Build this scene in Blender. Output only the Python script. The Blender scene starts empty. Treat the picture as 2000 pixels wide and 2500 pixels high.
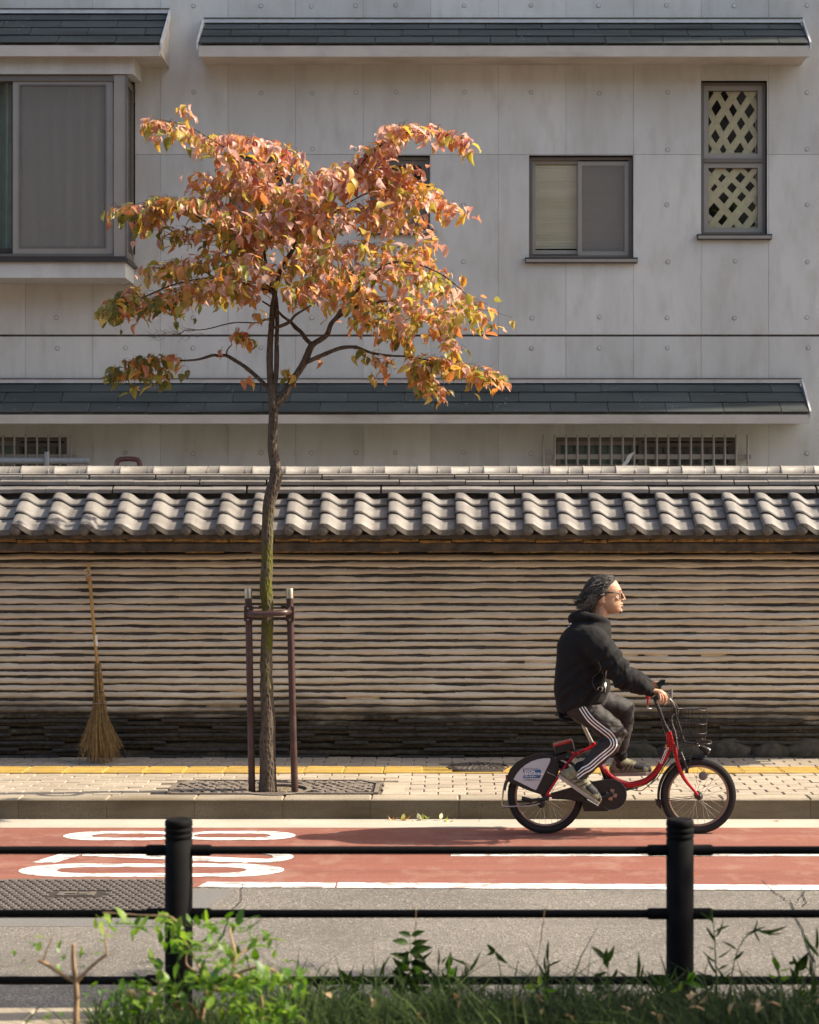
import bpy, bmesh, math, random
from mathutils import Vector, Matrix, Euler, noise
from mathutils.bvhtree import BVHTree
R = math.radians
rng = random.Random(7)
sc = bpy.context.scene
COL = sc.collection

# ------------------------------------------------------------------ camera, world, sun, exposure
F, XC, YC, H = 4167.0, 1100.0, 1250.0, 2.095      # focal length in photo pixels, principal point, eye height
cd = bpy.data.cameras.new('camera'); cam = bpy.data.objects.new('camera', cd); COL.objects.link(cam)
cam.location = (0, 0, H); cam.rotation_euler = (R(90), 0, 0)
cd.sensor_fit = 'HORIZONTAL'; cd.sensor_width = 24.0; cd.lens = 24.0*F/2000
cd.shift_x = -(XC-1000)/2000; cd.clip_end = 500; cd.clip_start = .05
cd.dof.use_dof = True; cd.dof.focus_distance = 11.6; cd.dof.aperture_fstop = 2.8
sc.camera = cam
SUN_EL, SUN_AZ = 41.0, 4.0                         # azimuth: degrees from +X (along the street) towards +Y (behind the wall)
L = Vector((math.cos(R(SUN_EL))*math.cos(R(SUN_AZ)), math.cos(R(SUN_EL))*math.sin(R(SUN_AZ)), math.sin(R(SUN_EL))))
w = bpy.data.worlds.new('World'); sc.world = w; w.use_nodes = True
nt = w.node_tree; bg = nt.nodes['Background']
sky = nt.nodes.new('ShaderNodeTexSky'); sky.sky_type = 'NISHITA'; sky.sun_disc = False
sky.sun_elevation = R(SUN_EL); sky.sun_rotation = R(90-SUN_AZ); sky.air_density = 1.0; sky.dust_density = 3.0; sky.ozone_density = 0.35
nt.links.new(sky.outputs[0], bg.inputs[0]); bg.inputs[1].default_value = 0.125
sd = bpy.data.lights.new('sun', 'SUN'); sun = bpy.data.objects.new('sun', sd); COL.objects.link(sun)
sd.energy = 3.7; sd.angle = R(0.5); sd.color = (1.0, .89, .72)
sun.rotation_euler = L.to_track_quat('Z', 'Y').to_euler(); sun.location = L*40
sc.view_settings.view_transform = 'Standard'; sc.view_settings.look = 'None'
sc.view_settings.exposure = 1.25; sc.view_settings.gamma = 1.0; sc.view_settings.use_curve_mapping = False
sc.render.engine = 'CYCLES'; sc.cycles.max_bounces = 8; sc.cycles.transparent_max_bounces = 12

# ------------------------------------------------------------------ helpers
def P(px, py, d):                                  # a photo point at a known distance -> world
    return Vector(((px-XC)*d/F, d, H-(py-YC)*d/F))
WM = {}
def wm(o): return WM.get(o.name, Matrix.Identity(4))
def attach(o, parent, M=None):
    M = M or Matrix.Identity(4)
    if parent is not None:
        o.parent = parent; o.matrix_parent_inverse = wm(parent).inverted()
    o.matrix_basis = M; WM[o.name] = M.copy()
    return o
def link(name, mesh, parent=None, M=None, loc=None, rot=None):
    o = bpy.data.objects.new(name, mesh); COL.objects.link(o)
    if M is None:
        M = Matrix.Translation(loc or (0, 0, 0)) @ (Euler(rot).to_matrix().to_4x4() if rot else Matrix.Identity(4))
    return attach(o, parent, M)
def tag(o, label=None, cat=None, group=None, kind=None):
    if label: o['label'] = label
    if cat: o['category'] = cat
    if group: o['group'] = group
    if kind: o['kind'] = kind
    return o
def thing(name, loc, label, cat, group=None):
    o = link(name, None, loc=loc); o.empty_display_size = .1
    return tag(o, label, cat, group)

class MB:
    def __init__(s): s.v = []; s.f = []; s.sm = []; s.mi = []; s.m = 0
    def add(s, vs, fs, smooth=False):
        b = len(s.v); s.v += [tuple(x) for x in vs]
        for f in fs: s.f.append([b+i for i in f]); s.sm.append(smooth); s.mi.append(s.m)
    def box(s, c, d, rot=None, taper=1.0):
        x, y, z = d[0]/2, d[1]/2, d[2]/2
        vs = [Vector(q) for q in ((-x,-y,-z),(x,-y,-z),(x,y,-z),(-x,y,-z),(-x*taper,-y*taper,z),(x*taper,-y*taper,z),(x*taper,y*taper,z),(-x*taper,y*taper,z))]
        if rot is not None: vs = [rot @ q for q in vs]
        c = Vector(c); s.add([q+c for q in vs], [(3,2,1,0),(4,5,6,7),(0,1,5,4),(1,2,6,5),(2,3,7,6),(3,0,4,7)])
    def span(s, a, b):
        s.box([(a[i]+b[i])/2 for i in range(3)], [abs(b[i]-a[i]) for i in range(3)])
    def bevbox(s, c, d, b, rot=None):              # box whose top edges are chamfered (b), 10 faces
        x, y, z = d[0]/2, d[1]/2, d[2]/2
        vs = [(-x,-y,-z),(x,-y,-z),(x,y,-z),(-x,y,-z),(-x,-y,z-b),(x,-y,z-b),(x,y,z-b),(-x,y,z-b),(-x+b,-y+b,z),(x-b,-y+b,z),(x-b,y-b,z),(-x+b,y-b,z)]
        vs = [Vector(q) for q in vs]
        if rot is not None: vs = [rot @ q for q in vs]
        c = Vector(c)
        fs = [(3,2,1,0),(8,9,10,11)]
        for i in range(4):
            j = (i+1) % 4; fs += [(i,j,4+j,4+i),(4+i,4+j,8+j,8+i)]
        s.add([q+c for q in vs], fs)
    def tube(s, pts, r, n=8, caps=True, sy=1.0, smooth=True, up=None):
        pts = [Vector(p) for p in pts]; k = len(pts)
        rs = r if isinstance(r, (list, tuple)) else [r]*k
        t0 = (pts[1]-pts[0]).normalized()
        a = Vector(up) if up else (Vector((0,0,1)) if abs(t0.z) < .9 else Vector((0,1,0)))
        u = (a - t0*a.dot(t0)).normalized(); vs = []
        for i, p in enumerate(pts):
            t = (pts[min(i+1,k-1)]-pts[max(i-1,0)]).normalized()
            u = u - t*u.dot(t); u = u.normalized() if u.length > 1e-6 else t.orthogonal().normalized()
            w_ = t.cross(u)
            for j in range(n):
                an = 2*math.pi*j/n; vs.append(p + u*(math.cos(an)*rs[i]) + w_*(math.sin(an)*rs[i]*sy))
        fs = [(i*n+j, i*n+(j+1)%n, (i+1)*n+(j+1)%n, (i+1)*n+j) for i in range(k-1) for j in range(n)]
        s.add(vs, fs, smooth)
        if caps:
            s.add(vs[:n], [tuple(range(n-1,-1,-1))]); s.add(vs[-n:], [tuple(range(n))])
    def ring(s, c, R_, r, axis=(0,1,0), n=48, m=8, sy=1.0, a0=0, a1=360):
        ax = Vector(axis).normalized(); u = ax.orthogonal().normalized() if abs(ax.y) < .9 else Vector((1,0,0)); w_ = u.cross(ax)
        c = Vector(c); closed = abs(a1-a0) >= 359.9; k = n if closed else n+1
        vs = []
        for i in range(k):
            an = R(a0+(a1-a0)*i/n); d = u*math.cos(an)+w_*math.sin(an)
            for j in range(m):
                b = 2*math.pi*j/m; vs.append(c + d*(R_+r*math.cos(b)) + ax*(r*sy*math.sin(b)))
        fs = [(i*m+j, i*m+(j+1)%m, ((i+1)%k)*m+(j+1)%m, ((i+1)%k)*m+j) for i in range(n) for j in range(m)]
        s.add(vs, fs, True)
    def sph(s, c, r, nu=16, nv=10, rot=None):
        r = r if isinstance(r, (list, tuple)) else (r, r, r); c = Vector(c); vs = []
        for i in range(nv+1):
            th = math.pi*i/nv
            for j in range(nu):
                ph = 2*math.pi*j/nu; q = Vector((r[0]*math.sin(th)*math.cos(ph), r[1]*math.sin(th)*math.sin(ph), r[2]*math.cos(th)))
                vs.append(c + (rot @ q if rot is not None else q))
        fs = [(i*nu+j, (i+1)*nu+j, (i+1)*nu+(j+1)%nu, i*nu+(j+1)%nu) for i in range(nv) for j in range(nu)]
        s.add(vs, fs, True)
    def lathe(s, prof, c, n=24, rot=None, smooth=True):
        c = Vector(c); vs = []
        for r, z in prof:
            for j in range(n):
                an = 2*math.pi*j/n; q = Vector((r*math.cos(an), r*math.sin(an), z)); vs.append(c+(rot @ q if rot is not None else q))
        fs = [(i*n+j, i*n+(j+1)%n, (i+1)*n+(j+1)%n, (i+1)*n+j) for i in range(len(prof)-1) for j in range(n)]
        s.add(vs, fs, smooth)
        s.add(vs[:n], [tuple(range(n-1,-1,-1))]); s.add(vs[-n:], [tuple(range(n))])
    def prism(s, pts, ext):                        # polygon extruded by ext
        pts = [Vector(p) for p in pts]; e = Vector(ext); n = len(pts)
        s.add(pts+[p+e for p in pts], [tuple(range(n-1,-1,-1)), tuple(range(n,2*n))]+[(i,(i+1)%n,n+(i+1)%n,n+i) for i in range(n)])
    def grid(s, fn, nu, nv, smooth=True):
        vs = [fn(i/nu, j/nv) for i in range(nu+1) for j in range(nv+1)]
        s.add(vs, [(i*(nv+1)+j, (i+1)*(nv+1)+j, (i+1)*(nv+1)+j+1, i*(nv+1)+j+1) for i in range(nu) for j in range(nv)], smooth)
    def mesh(s, name, mats):
        me = bpy.data.meshes.new(name); me.from_pydata(s.v, [], s.f)
        me.polygons.foreach_set('use_smooth', s.sm)
        if not isinstance(mats, (list, tuple)): mats = [mats]
        for m in mats: me.materials.append(m)
        if len(mats) > 1: me.polygons.foreach_set('material_index', s.mi)
        me.update(); return me
    def build(s, name, mat, parent=None, M=None, kind=None):
        o = link(name, s.mesh(name, mat), parent, M)
        if kind: o['kind'] = kind
        return o
def fixn(me):                                      # consistent outward normals
    bm = bmesh.new(); bm.from_mesh(me); bmesh.ops.recalc_face_normals(bm, faces=bm.faces); bm.to_mesh(me); bm.free()
def remesh(mb, voxel, smooth=4, factor=.5):        # overlapping closed shapes -> ONE continuous surface
    me = mb.mesh('tmp', []); fixn(me); o = bpy.data.objects.new('tmp', me); COL.objects.link(o)
    m = o.modifiers.new('r', 'REMESH'); m.mode = 'VOXEL'; m.voxel_size = voxel; m.use_smooth_shade = True
    if smooth:
        q = o.modifiers.new('s', 'SMOOTH'); q.factor = factor; q.iterations = smooth
    dg = bpy.context.evaluated_depsgraph_get(); dg.update()
    out = bpy.data.meshes.new_from_object(o.evaluated_get(dg)); bpy.data.objects.remove(o); bpy.data.meshes.remove(me)
    out.polygons.foreach_set('use_smooth', [True]*len(out.polygons))
    return out
def text_mesh(body, size, mat, extrude=.0006, align='LEFT', bold=0, spacing=1.0):
    c = bpy.data.curves.new('t', 'FONT'); c.body = body; c.size = size; c.extrude = extrude; c.align_x = align; c.offset = bold; c.resolution_u = 3
    c.space_character = spacing
    o = bpy.data.objects.new('t', c); COL.objects.link(o); dg = bpy.context.evaluated_depsgraph_get(); dg.update()
    me = bpy.data.meshes.new_from_object(o.evaluated_get(dg)); bpy.data.objects.remove(o); bpy.data.curves.remove(c)
    me.materials.clear(); me.materials.append(mat); return me
def spline(pts, n=8):                              # Catmull-Rom through pts
    pts = [Vector(p) for p in pts]; out = []
    for i in range(len(pts)-1):
        a, b, c, d = pts[max(i-1,0)], pts[i], pts[i+1], pts[min(i+2,len(pts)-1)]
        for k in range(n):
            t = k/n; out.append(.5*((2*b)+(c-a)*t+(2*a-5*b+4*c-d)*t*t+(3*b-a-3*c+d)*t**3))
    return out+[pts[-1]]
def lerp(a, b, t): return a+(b-a)*t
def interp(xs, ys, x):
    if x <= xs[0]: return ys[0]
    for i in range(len(xs)-1):
        if x <= xs[i+1]: return lerp(ys[i], ys[i+1], (x-xs[i])/(xs[i+1]-xs[i]))
    return ys[-1]
def nz(x, y=0., z=0.): return noise.noise(Vector((x, y, z)))

# ------------------------------------------------------------------ materials (all procedural)
class N:
    def __init__(s, name):
        s.m = bpy.data.materials.new(name); s.m.use_nodes = True; s.t = s.m.node_tree; s.b = s.t.nodes['Principled BSDF']
        s.pos = s.t.nodes.new('ShaderNodeNewGeometry').outputs['Position']
    def new(s, k, **kw):
        n = s.t.nodes.new(k)
        for a, v in kw.items(): setattr(n, a, v)
        return n
    def lk(s, a, b): s.t.links.new(a, b)
    def vec(s, scale):
        n = s.new('ShaderNodeMapping'); n.inputs['Scale'].default_value = scale if isinstance(scale, (tuple, list)) else (scale,)*3
        s.lk(s.pos, n.inputs['Vector']); return n.outputs[0]
    def noise(s, scale, detail=4, rough=.55, dist=0):
        n = s.new('ShaderNodeTexNoise'); n.inputs['Scale'].default_value = 1; n.inputs['Detail'].default_value = detail
        n.inputs['Roughness'].default_value = rough; n.inputs['Distortion'].default_value = dist
        s.lk(s.vec(scale), n.inputs['Vector']); return n.outputs['Fac']
    def vor(s, scale, out='Distance', feature='F1'):
        n = s.new('ShaderNodeTexVoronoi'); n.feature = feature; n.inputs['Scale'].default_value = 1; s.lk(s.vec(scale), n.inputs['Vector']); return n.outputs[out]
    def ramp(s, x, lo, hi, a=0., b=1.):
        n = s.new('ShaderNodeMapRange'); n.inputs[1].default_value = lo; n.inputs[2].default_value = hi; n.inputs[3].default_value = a; n.inputs[4].default_value = b
        s.lk(x, n.inputs[0]); return n.outputs[0]
    def math(s, op, a, b):
        n = s.new('ShaderNodeMath', operation=op)
        for i, q in enumerate((a, b)):
            if isinstance(q, (int, float)): n.inputs[i].default_value = q
            else: s.lk(q, n.inputs[i])
        return n.outputs[0]
    def mix(s, fac, a, b, blend='MIX'):
        n = s.new('ShaderNodeMix', data_type='RGBA', blend_type=blend)
        for sock, q in ((n.inputs[0], fac), (n.inputs[6], a), (n.inputs[7], b)):
            if isinstance(q, (int, float)): sock.default_value = q
            elif isinstance(q, (tuple, list)): sock.default_value = (*q, 1) if len(q) == 3 else q
            else: s.lk(q, sock)
        return n.outputs[2]
    def bump(s, h, strength, dist=.01):
        n = s.new('ShaderNodeBump'); n.inputs['Strength'].default_value = strength; n.inputs['Distance'].default_value = dist
        s.lk(h, n.inputs['Height'])
        if s.b.inputs['Normal'].is_linked: s.lk(s.b.inputs['Normal'].links[0].from_socket, n.inputs['Normal'])
        s.lk(n.outputs[0], s.b.inputs['Normal'])
    def rnd(s): return s.new('ShaderNodeObjectInfo').outputs['Random']
    def z(s):
        n = s.new('ShaderNodeSeparateXYZ'); s.lk(s.pos, n.inputs[0]); return n.outputs[2]
    def done(s, col, rough=.8, metal=0., spec=.4):
        for sock, q in ((s.b.inputs['Base Color'], col), (s.b.inputs['Roughness'], rough), (s.b.inputs['Metallic'], metal), (s.b.inputs['Specular IOR Level'], spec)):
            if isinstance(q, (int, float)): sock.default_value = q
            elif isinstance(q, (tuple, list)): sock.default_value = (*q, 1)
            else: s.lk(q, sock)
        return s.m
def simple(name, col, rough=.6, metal=0., spec=.4, var=.25, scale=30, bump=0., rnd=0., dirt=None):
    n = N(name); c = n.mix(n.ramp(n.noise(scale), .3, .7), tuple(x*(1-var) for x in col), tuple(min(1, x*(1+var)) for x in col))
    if rnd: c = n.mix(1.0, c, n.mix(n.rnd(), (1-rnd,)*3, (1+rnd,)*3), 'MULTIPLY')
    if dirt: c = n.mix(n.ramp(n.noise(dirt[1], 5), .5, .75, 0, dirt[2]), c, dirt[0])
    if bump: n.bump(n.noise(scale*3, 3), bump, .004)
    return n.done(c, rough, metal, spec)
M = {}
def m_concrete():
    n = N('concrete')
    c = n.mix(n.ramp(n.noise((1.3, 1.3, .8), 4), .3, .7), (.50, .495, .455), (.61, .607, .57))
    c = n.mix(n.ramp(n.noise((9, 9, 3), 6), .48, .75, 0, .45), c, (.40, .365, .31))
    c = n.mix(n.ramp(n.noise((3.2, 3.2, .25), 5, .6),  .55, .8, 0, .45), c, (.335, .31, .26))      # rain streaks
    c = n.mix(n.ramp(n.vor(42), .10, .05, 0, .55), c, (.14, .13, .12))                                # blow holes
    c = n.mix(n.ramp(n.noise(160, 2), .55, .75, 0, .3), c, (.2, .19, .175))
    c = n.mix(1.0, c, n.mix(n.rnd(), (.90, .905, .90), (1.06, 1.06, 1.05)), 'MULTIPLY')
    n.bump(n.noise(60, 5), .12, .004); return n.done(c, .85, spec=.25)
M['concrete'] = m_concrete()
def m_asphalt():
    n = N('asphalt'); v = n.vor(105, 'Color'); sep = n.new('ShaderNodeSeparateColor'); n.lk(v, sep.inputs[0])
    c = n.mix(n.ramp(n.noise(.9, 3), .35, .65), (.155, .138, .115), (.205, .182, .152))
    c = n.mix(n.ramp(sep.outputs[0], .68, .97, 0, .6), c, (.46, .41, .35))
    c = n.mix(n.ramp(sep.outputs[1], .75, .98, 0, .75), c, (.045, .042, .04))
    c = n.mix(n.ramp(n.noise(260, 2), .4, .7, 0, .5), c, (.09, .085, .078))
    c = n.mix(n.ramp(n.noise((.10, 1.6, 1), 4, .6), .42, .62, 0, .4), c, (.125, .112, .096)); c = n.mix(n.ramp(n.noise(2.2, 6, .7), .51, .64, 0, .45), c, (.115, .103, .088))
    n.bump(n.vor(105), .5, .005); n.bump(n.noise(260, 2), .5, .004); return n.done(c, .85, spec=.3)
M['asphalt'] = m_asphalt()
def m_patch():
    n = N('asphalt_patch'); c = n.mix(n.ramp(n.noise(120, 3), .3, .7), (.10, .095, .09), (.21, .20, .185))
    n.bump(n.noise(200, 2), .5, .004); return n.done(c, .88, spec=.25)
M['patch'] = m_patch()
def m_red():
    n = N('red_lane'); c = n.mix(n.ramp(n.noise(150, 3), .3, .7), (.18, .062, .043), (.295, .126, .092))
    c = n.mix(n.ramp(n.noise(1.4, 4), .4, .7, 0, .4), c, (.25, .115, .088)); c = n.mix(n.ramp(n.noise(7, 5), .6, .8, 0, .35), c, (.17, .05, .04))
    c = n.mix(n.ramp(n.noise((.12, 5, 1), 5, .6), .44, .62, 0, .5), c, (.16, .062, .047)); c = n.mix(n.ramp(n.noise(3.5, 6, .7), .50, .64, 0, .45), c, (.33, .20, .155))
    n.bump(n.noise(170, 2), .55, .005); return n.done(c, .9, spec=.2)
M['red'] = m_red()
def m_paint():
    n = N('road_paint'); c = n.mix(n.ramp(n.noise(24, 4), .3, .7), (.70, .68, .63), (.82, .80, .76))
    c = n.mix(n.ramp(n.noise((7, 20, 9), 6, .7), .50, .545, 0, .85), c, (.24, .20, .175)); n.bump(n.noise(150, 2), .3, .003)
    return n.done(c, .75, spec=.3)
M['paint'] = m_paint()
def m_stone(name, a, b, spk, dark=None, sc_=130, zlow=None):
    n = N(name); c = n.mix(n.ramp(n.noise(2.5, 4), .3, .7), a, b)
    c = n.mix(n.ramp(n.noise(sc_, 3), .52, .72, 0, .75), c, spk)
    if dark: c = n.mix(n.ramp(n.noise((1.2, 4, 6), 5), .48, .72, 0, .65), c, dark)
    c = n.mix(1.0, c, n.mix(n.rnd(), (.9,)*3, (1.08,)*3), 'MULTIPLY')
    n.bump(n.noise(sc_, 3), .5, .005); return n.done(c, .9, spec=.2)
M['paver'] = m_stone('paver', (.335, .28, .212), (.425, .36, .278), (.25, .20, .145))
M['sand_joint'] = m_stone('sand_joint', (.15, .12, .085), (.2, .165, .12), (.07, .055, .04))
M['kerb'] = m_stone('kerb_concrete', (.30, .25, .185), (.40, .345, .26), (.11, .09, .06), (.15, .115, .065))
M['kerb_front'] = m_stone('kerb_front_dark', (.135, .108, .072), (.185, .155, .108), (.05, .04, .026), (.075, .058, .034))  # front faces get a darker tone than the rest of the stone
M['gutter'] = m_stone('gutter_concrete', (.40, .355, .285), (.49, .44, .36), (.30, .265, .21))
def m_mortar():
    n = N('wall_mortar'); c = n.mix(n.ramp(n.noise((2.2, 2, 9), 5), .3, .7), (.52, .43, .31), (.66, .58, .46))
    c = n.mix(n.ramp(n.noise((5, 5, 26), 4), .54, .8, 0, .5), c, (.46, .34, .22))
    c = n.mix(n.ramp(n.noise((1.2, 1, 14), 4), .5, .75, 0, .55), c, (.68, .63, .56))
    c = n.mix(n.ramp(n.noise(70, 4), .6, .8, 0, .55), c, (.17, .12, .085))
    z = n.math('ADD', n.z(), n.math('MULTIPLY', n.noise((1.3, 1, 3), 6, .65), .42))       # moss and damp rise unevenly from the ground
    c = n.mix(n.ramp(z, .82, .64, 0, .96), c, n.mix(n.ramp(n.noise(30, 5), .4, .7), (.016, .013, .008), (.058, .044, .024)))
    c = n.mix(n.math('MULTIPLY', n.ramp(z, .86, .6), n.ramp(n.noise(55, 4), .60, .70, 0, .8)), c, (.15, .13, .09))
    n.bump(n.noise((25, 25, 90), 5), .5, .008); n.bump(n.noise(200, 2), .25, .003); return n.done(c, .95, spec=.15)
M['mortar'] = m_mortar()
M['wall_tile'] = simple('wall_tile', (.038, .034, .030), .75, var=.4, scale=18, bump=.3, rnd=.4, dirt=((.09, .075, .06), 14, .5))
def m_rooftile():
    n = N('roof_tile'); c = n.mix(n.ramp(n.noise((5, 8, 8), 4), .3, .7), (.175, .160, .145), (.26, .242, .22))
    c = n.mix(n.ramp(n.noise(14, 6), .55, .8, 0, .5), c, (.12, .10, .08))
    c = n.mix(n.ramp(n.noise((30, 6, 6), 3), .62, .72, 0, .35), c, (.095, .085, .075))
    c = n.mix(1.0, c, n.mix(n.rnd(), (.88, .87, .86), (1.1, 1.1, 1.1)), 'MULTIPLY')
    n.bump(n.noise(90, 3), .08, .003); return n.done(c, n.ramp(n.noise(12, 3), .3, .7, .5, .68), spec=.4)
M['rooftile'] = m_rooftile()
M['eave_cap'] = simple('shaded_eave_cap', (.125, .110, .092), .9, var=.3, scale=90, bump=.35, rnd=.15, dirt=((.07, .06, .045), 20, .6))  # grainy matte caps and lips; the shade on them is darkened into the colour
M['low_curtain'] = simple('dim_curtain', (.13, .125, .11), .9)
M['mud'] = simple('ochre_mud', (.26, .155, .055), .95, var=.6, scale=22, bump=.6, dirt=((.06, .05, .04), 9, .8))
M['eave_dark'] = simple('weathered_eave_tile', (.085, .075, .065), .8, var=.4, scale=12, bump=.2, dirt=((.17, .12, .07), 6, .5))
M['moss_stone'] = simple('mossy_stone', (.060, .052, .040), .95, var=.5, scale=16, bump=.7, dirt=((.03, .035, .014), 5, .7))
def m_shingle():
    n = N('slate_shingle'); c = n.mix(n.ramp(n.noise((1.1, 5, 5), 4), .3, .7), (.034, .042, .040), (.060, .070, .067))
    c = n.mix(n.ramp(n.noise(240, 2), .5, .8, 0, .5), c, (.12, .135, .135)); c = n.mix(n.ramp(n.noise((.8, 2, 9), 4), .54, .7, 0, .6), c, (.026, .024, .019))
    c = n.mix(n.math('MULTIPLY', n.ramp(n.vor((20, 20, 26)), .13, .05), n.ramp(n.noise(1.5, 2), .54, .62)), c, (.55, .54, .5))   # droppings
    c = n.mix(1.0, c, n.mix(n.rnd(), (.85,)*3, (1.15,)*3), 'MULTIPLY'); n.bump(n.noise(220, 2), .35, .003); return n.done(c, .85, spec=.3)
M['shingle'] = m_shingle()
M['fascia'] = simple('painted_fascia', (.48, .44, .38), .7, var=.10, scale=4, bump=.05, dirt=((.20, .155, .11), (1.5, 3, 7), .5))
M['flashing'] = simple('metal_flashing', (.62, .60, .57), .45, .3, var=.08, scale=6, dirt=((.3, .28, .25), 9, .4))
M['bronze'] = simple('bronze_aluminium', (.17, .148, .122), .42, .35, var=.08, scale=5)
M['bronze_dark'] = simple('dark_bronze_aluminium', (.060, .050, .042), .45, .3, var=.1, scale=5)
M['sash'] = simple('taupe_aluminium', (.31, .28, .24), .45, .25, var=.06, scale=5)
M['black_gap'] = simple('dark_interior', (.012, .012, .012), .9, var=.2)
def m_glass(name, tint, gl=.12, k=.85):
    n = N(name); t = n.new('ShaderNodeBsdfTransparent'); t.inputs[0].default_value = (*tint, 1)
    g = n.new('ShaderNodeBsdfGlossy'); g.inputs[1 if 'Roughness' not in g.inputs else 'Roughness'].default_value = .03
    lw = n.new('ShaderNodeLayerWeight'); lw.inputs[0].default_value = .5; mx = n.new('ShaderNodeMixShader')
    n.lk(n.math('ADD', n.math('MULTIPLY', n.math('POWER', lw.outputs['Facing'], 4.0), k), gl*.3), mx.inputs[0]); n.lk(t.outputs[0], mx.inputs[1]); n.lk(g.outputs[0], mx.inputs[2])
    n.lk(mx.outputs[0], n.t.nodes['Material Output'].inputs[0]); return n.m
M['glass'] = m_glass('window_glass', (.95, .96, .94))
M['lens'] = m_glass('spectacle_lens', (.97, .98, .98), .03, .05)
def m_screen(name, col, op):
    n = N(name); t = n.new('ShaderNodeBsdfTransparent'); d = n.new('ShaderNodeBsdfDiffuse'); d.inputs[0].default_value = (*col, 1)
    mx = n.new('ShaderNodeMixShader'); mx.inputs[0].default_value = op; n.lk(t.outputs[0], mx.inputs[1]); n.lk(d.outputs[0], mx.inputs[2])
    n.lk(mx.outputs[0], n.t.nodes['Material Output'].inputs[0]); return n.m
M['screen'] = m_screen('fly_screen', (.25, .235, .21), .52)
M['curtain'] = simple('grey_curtain', (.46, .445, .415), .9, var=.1, scale=8)
M['green_curtain'] = simple('green_curtain', (.13, .18, .15), .9, var=.15, scale=8)
M['blind'] = simple('cream_blind', (.80, .77, .65), .55, var=.05, scale=5)
M['tape'] = simple('beige_packing_tape', (.58, .50, .33), .4, var=.12, scale=22, bump=.25)
M['pipe'] = simple('grey_pipe', (.30, .31, .31), .5, var=.1)
M['wire'] = simple('steel_wire', (.35, .33, .30), .4, .7)
def m_bark():
    n = N('bark'); z = n.z()
    c = n.mix(n.ramp(n.vor((60, 60, 26)), .1, .5), (.030, .023, .017), (.105, .08, .06))
    c = n.mix(n.ramp(n.noise((9, 9, 4), 4), .5, .7, 0, .6), c, (.17, .135, .105))
    mz = n.math('MULTIPLY', n.math('MULTIPLY', n.ramp(z, .75, 1.15), n.ramp(z, 2.2, 1.85)), n.ramp(n.noise((14, 14, 5), 5), .40, .56))
    c = n.mix(mz, c, n.mix(n.noise(70), (.055, .055, .010), (.125, .12, .022)))               # moss
    n.bump(n.vor((60, 60, 26)), .8, .012); n.bump(n.noise(120, 4), .4, .005); return n.done(c, .92, spec=.2)
M['bark'] = m_bark()
def m_leaf(name, rnd_kind, stops, transl=.5, rough=.42, shift=True, spec=.45):
    n = N(name)
    r = n.rnd() if rnd_kind == 'obj' else n.new('ShaderNodeNewGeometry').outputs['Random Per Island']
    if shift:                                      # lower leaves have turned less than the top ones
        sx = n.new('ShaderNodeSeparateXYZ'); n.lk(n.pos, sx.inputs[0])
        k = n.math('ADD', n.ramp(sx.outputs[2], 3.1, 4.9, .30, .01), n.ramp(sx.outputs[0], -2.6, -1.3, .22, 0))
        r = n.math('ADD', n.math('MULTIPLY', r, .76), k)
    cr = n.new('ShaderNodeValToRGB'); e = cr.color_ramp.elements
    while len(e) < len(stops): e.new(.5)
    for q, (p, col) in zip(e, stops): q.position = p; q.color = (*col, 1)
    n.lk(r, cr.inputs[0]); c = n.mix(n.ramp(n.noise(45, 4), .4, .75, 0, .5), cr.outputs[0], (.46, .22, .12) if shift else (.12, .18, .03))
    tr = n.new('ShaderNodeBsdfTranslucent'); hs = n.new('ShaderNodeHueSaturation'); hs.inputs['Saturation'].default_value = 1.08; hs.inputs['Value'].default_value = 1.5
    n.lk(c, hs.inputs['Color']); n.lk(hs.outputs[0], tr.inputs[0]); n.done(c, rough, spec=spec); n.bump(n.noise(90, 2), .3, .003)
    mx = n.new('ShaderNodeMixShader'); mx.inputs[0].default_value = transl
    n.lk(n.b.outputs[0], mx.inputs[1]); n.lk(tr.outputs[0], mx.inputs[2]); n.lk(mx.outputs[0], n.t.nodes['Material Output'].inputs[0]); return n.m
AUT = [(0., (.25, .025, .022)), (.13, (.38, .12, .10)), (.22, (.64, .45, .40)), (.36, (.64, .42, .34)), (.47, (.56, .23, .13)), (.60, (.58, .25, .06)), (.70, (.58, .40, .09)), (.82, (.36, .34, .06)), (.92, (.19, .22, .04)), (1., (.10, .13, .025))]
M['leaf1'] = m_leaf('autumn_leaf', 'obj', AUT, .42); M['leafN'] = m_leaf('autumn_foliage', 'isl', AUT, .42)
GRN = [(0., (.045, .115, .012)), (.45, (.11, .235, .018)), (1., (.28, .38, .055))]
M['green1'] = m_leaf('green_leaf', 'obj', GRN, .45, .4, False); M['greenN'] = m_leaf('green_foliage', 'isl', GRN, .45, .4, False)
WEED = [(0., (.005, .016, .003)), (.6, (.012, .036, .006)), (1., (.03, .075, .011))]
M['weed1'] = m_leaf('shaded_weed_leaf', 'obj', WEED, .4, .5, False, .2)  # darker copy of the leaf green: the verge shade is put into the colour
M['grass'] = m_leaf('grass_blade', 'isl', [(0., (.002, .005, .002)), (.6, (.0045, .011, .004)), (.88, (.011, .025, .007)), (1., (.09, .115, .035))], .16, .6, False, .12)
M['soil'] = simple('soil', (.045, .035, .025), .95, var=.5, scale=20, bump=.8)
M['guard'] = simple('brown_painted_steel', (.055, .026, .023), .38, .0, .5, var=.2, scale=9, dirt=((.12, .09, .08), 12, .4))
M['cap'] = simple('aged_aluminium_cap', (.50, .44, .34), .35, .8, var=.15, scale=15)
M['iron'] = simple('cast_iron_grate', (.20, .165, .135), .7, .2, var=.25, scale=25, bump=.4)
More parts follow.
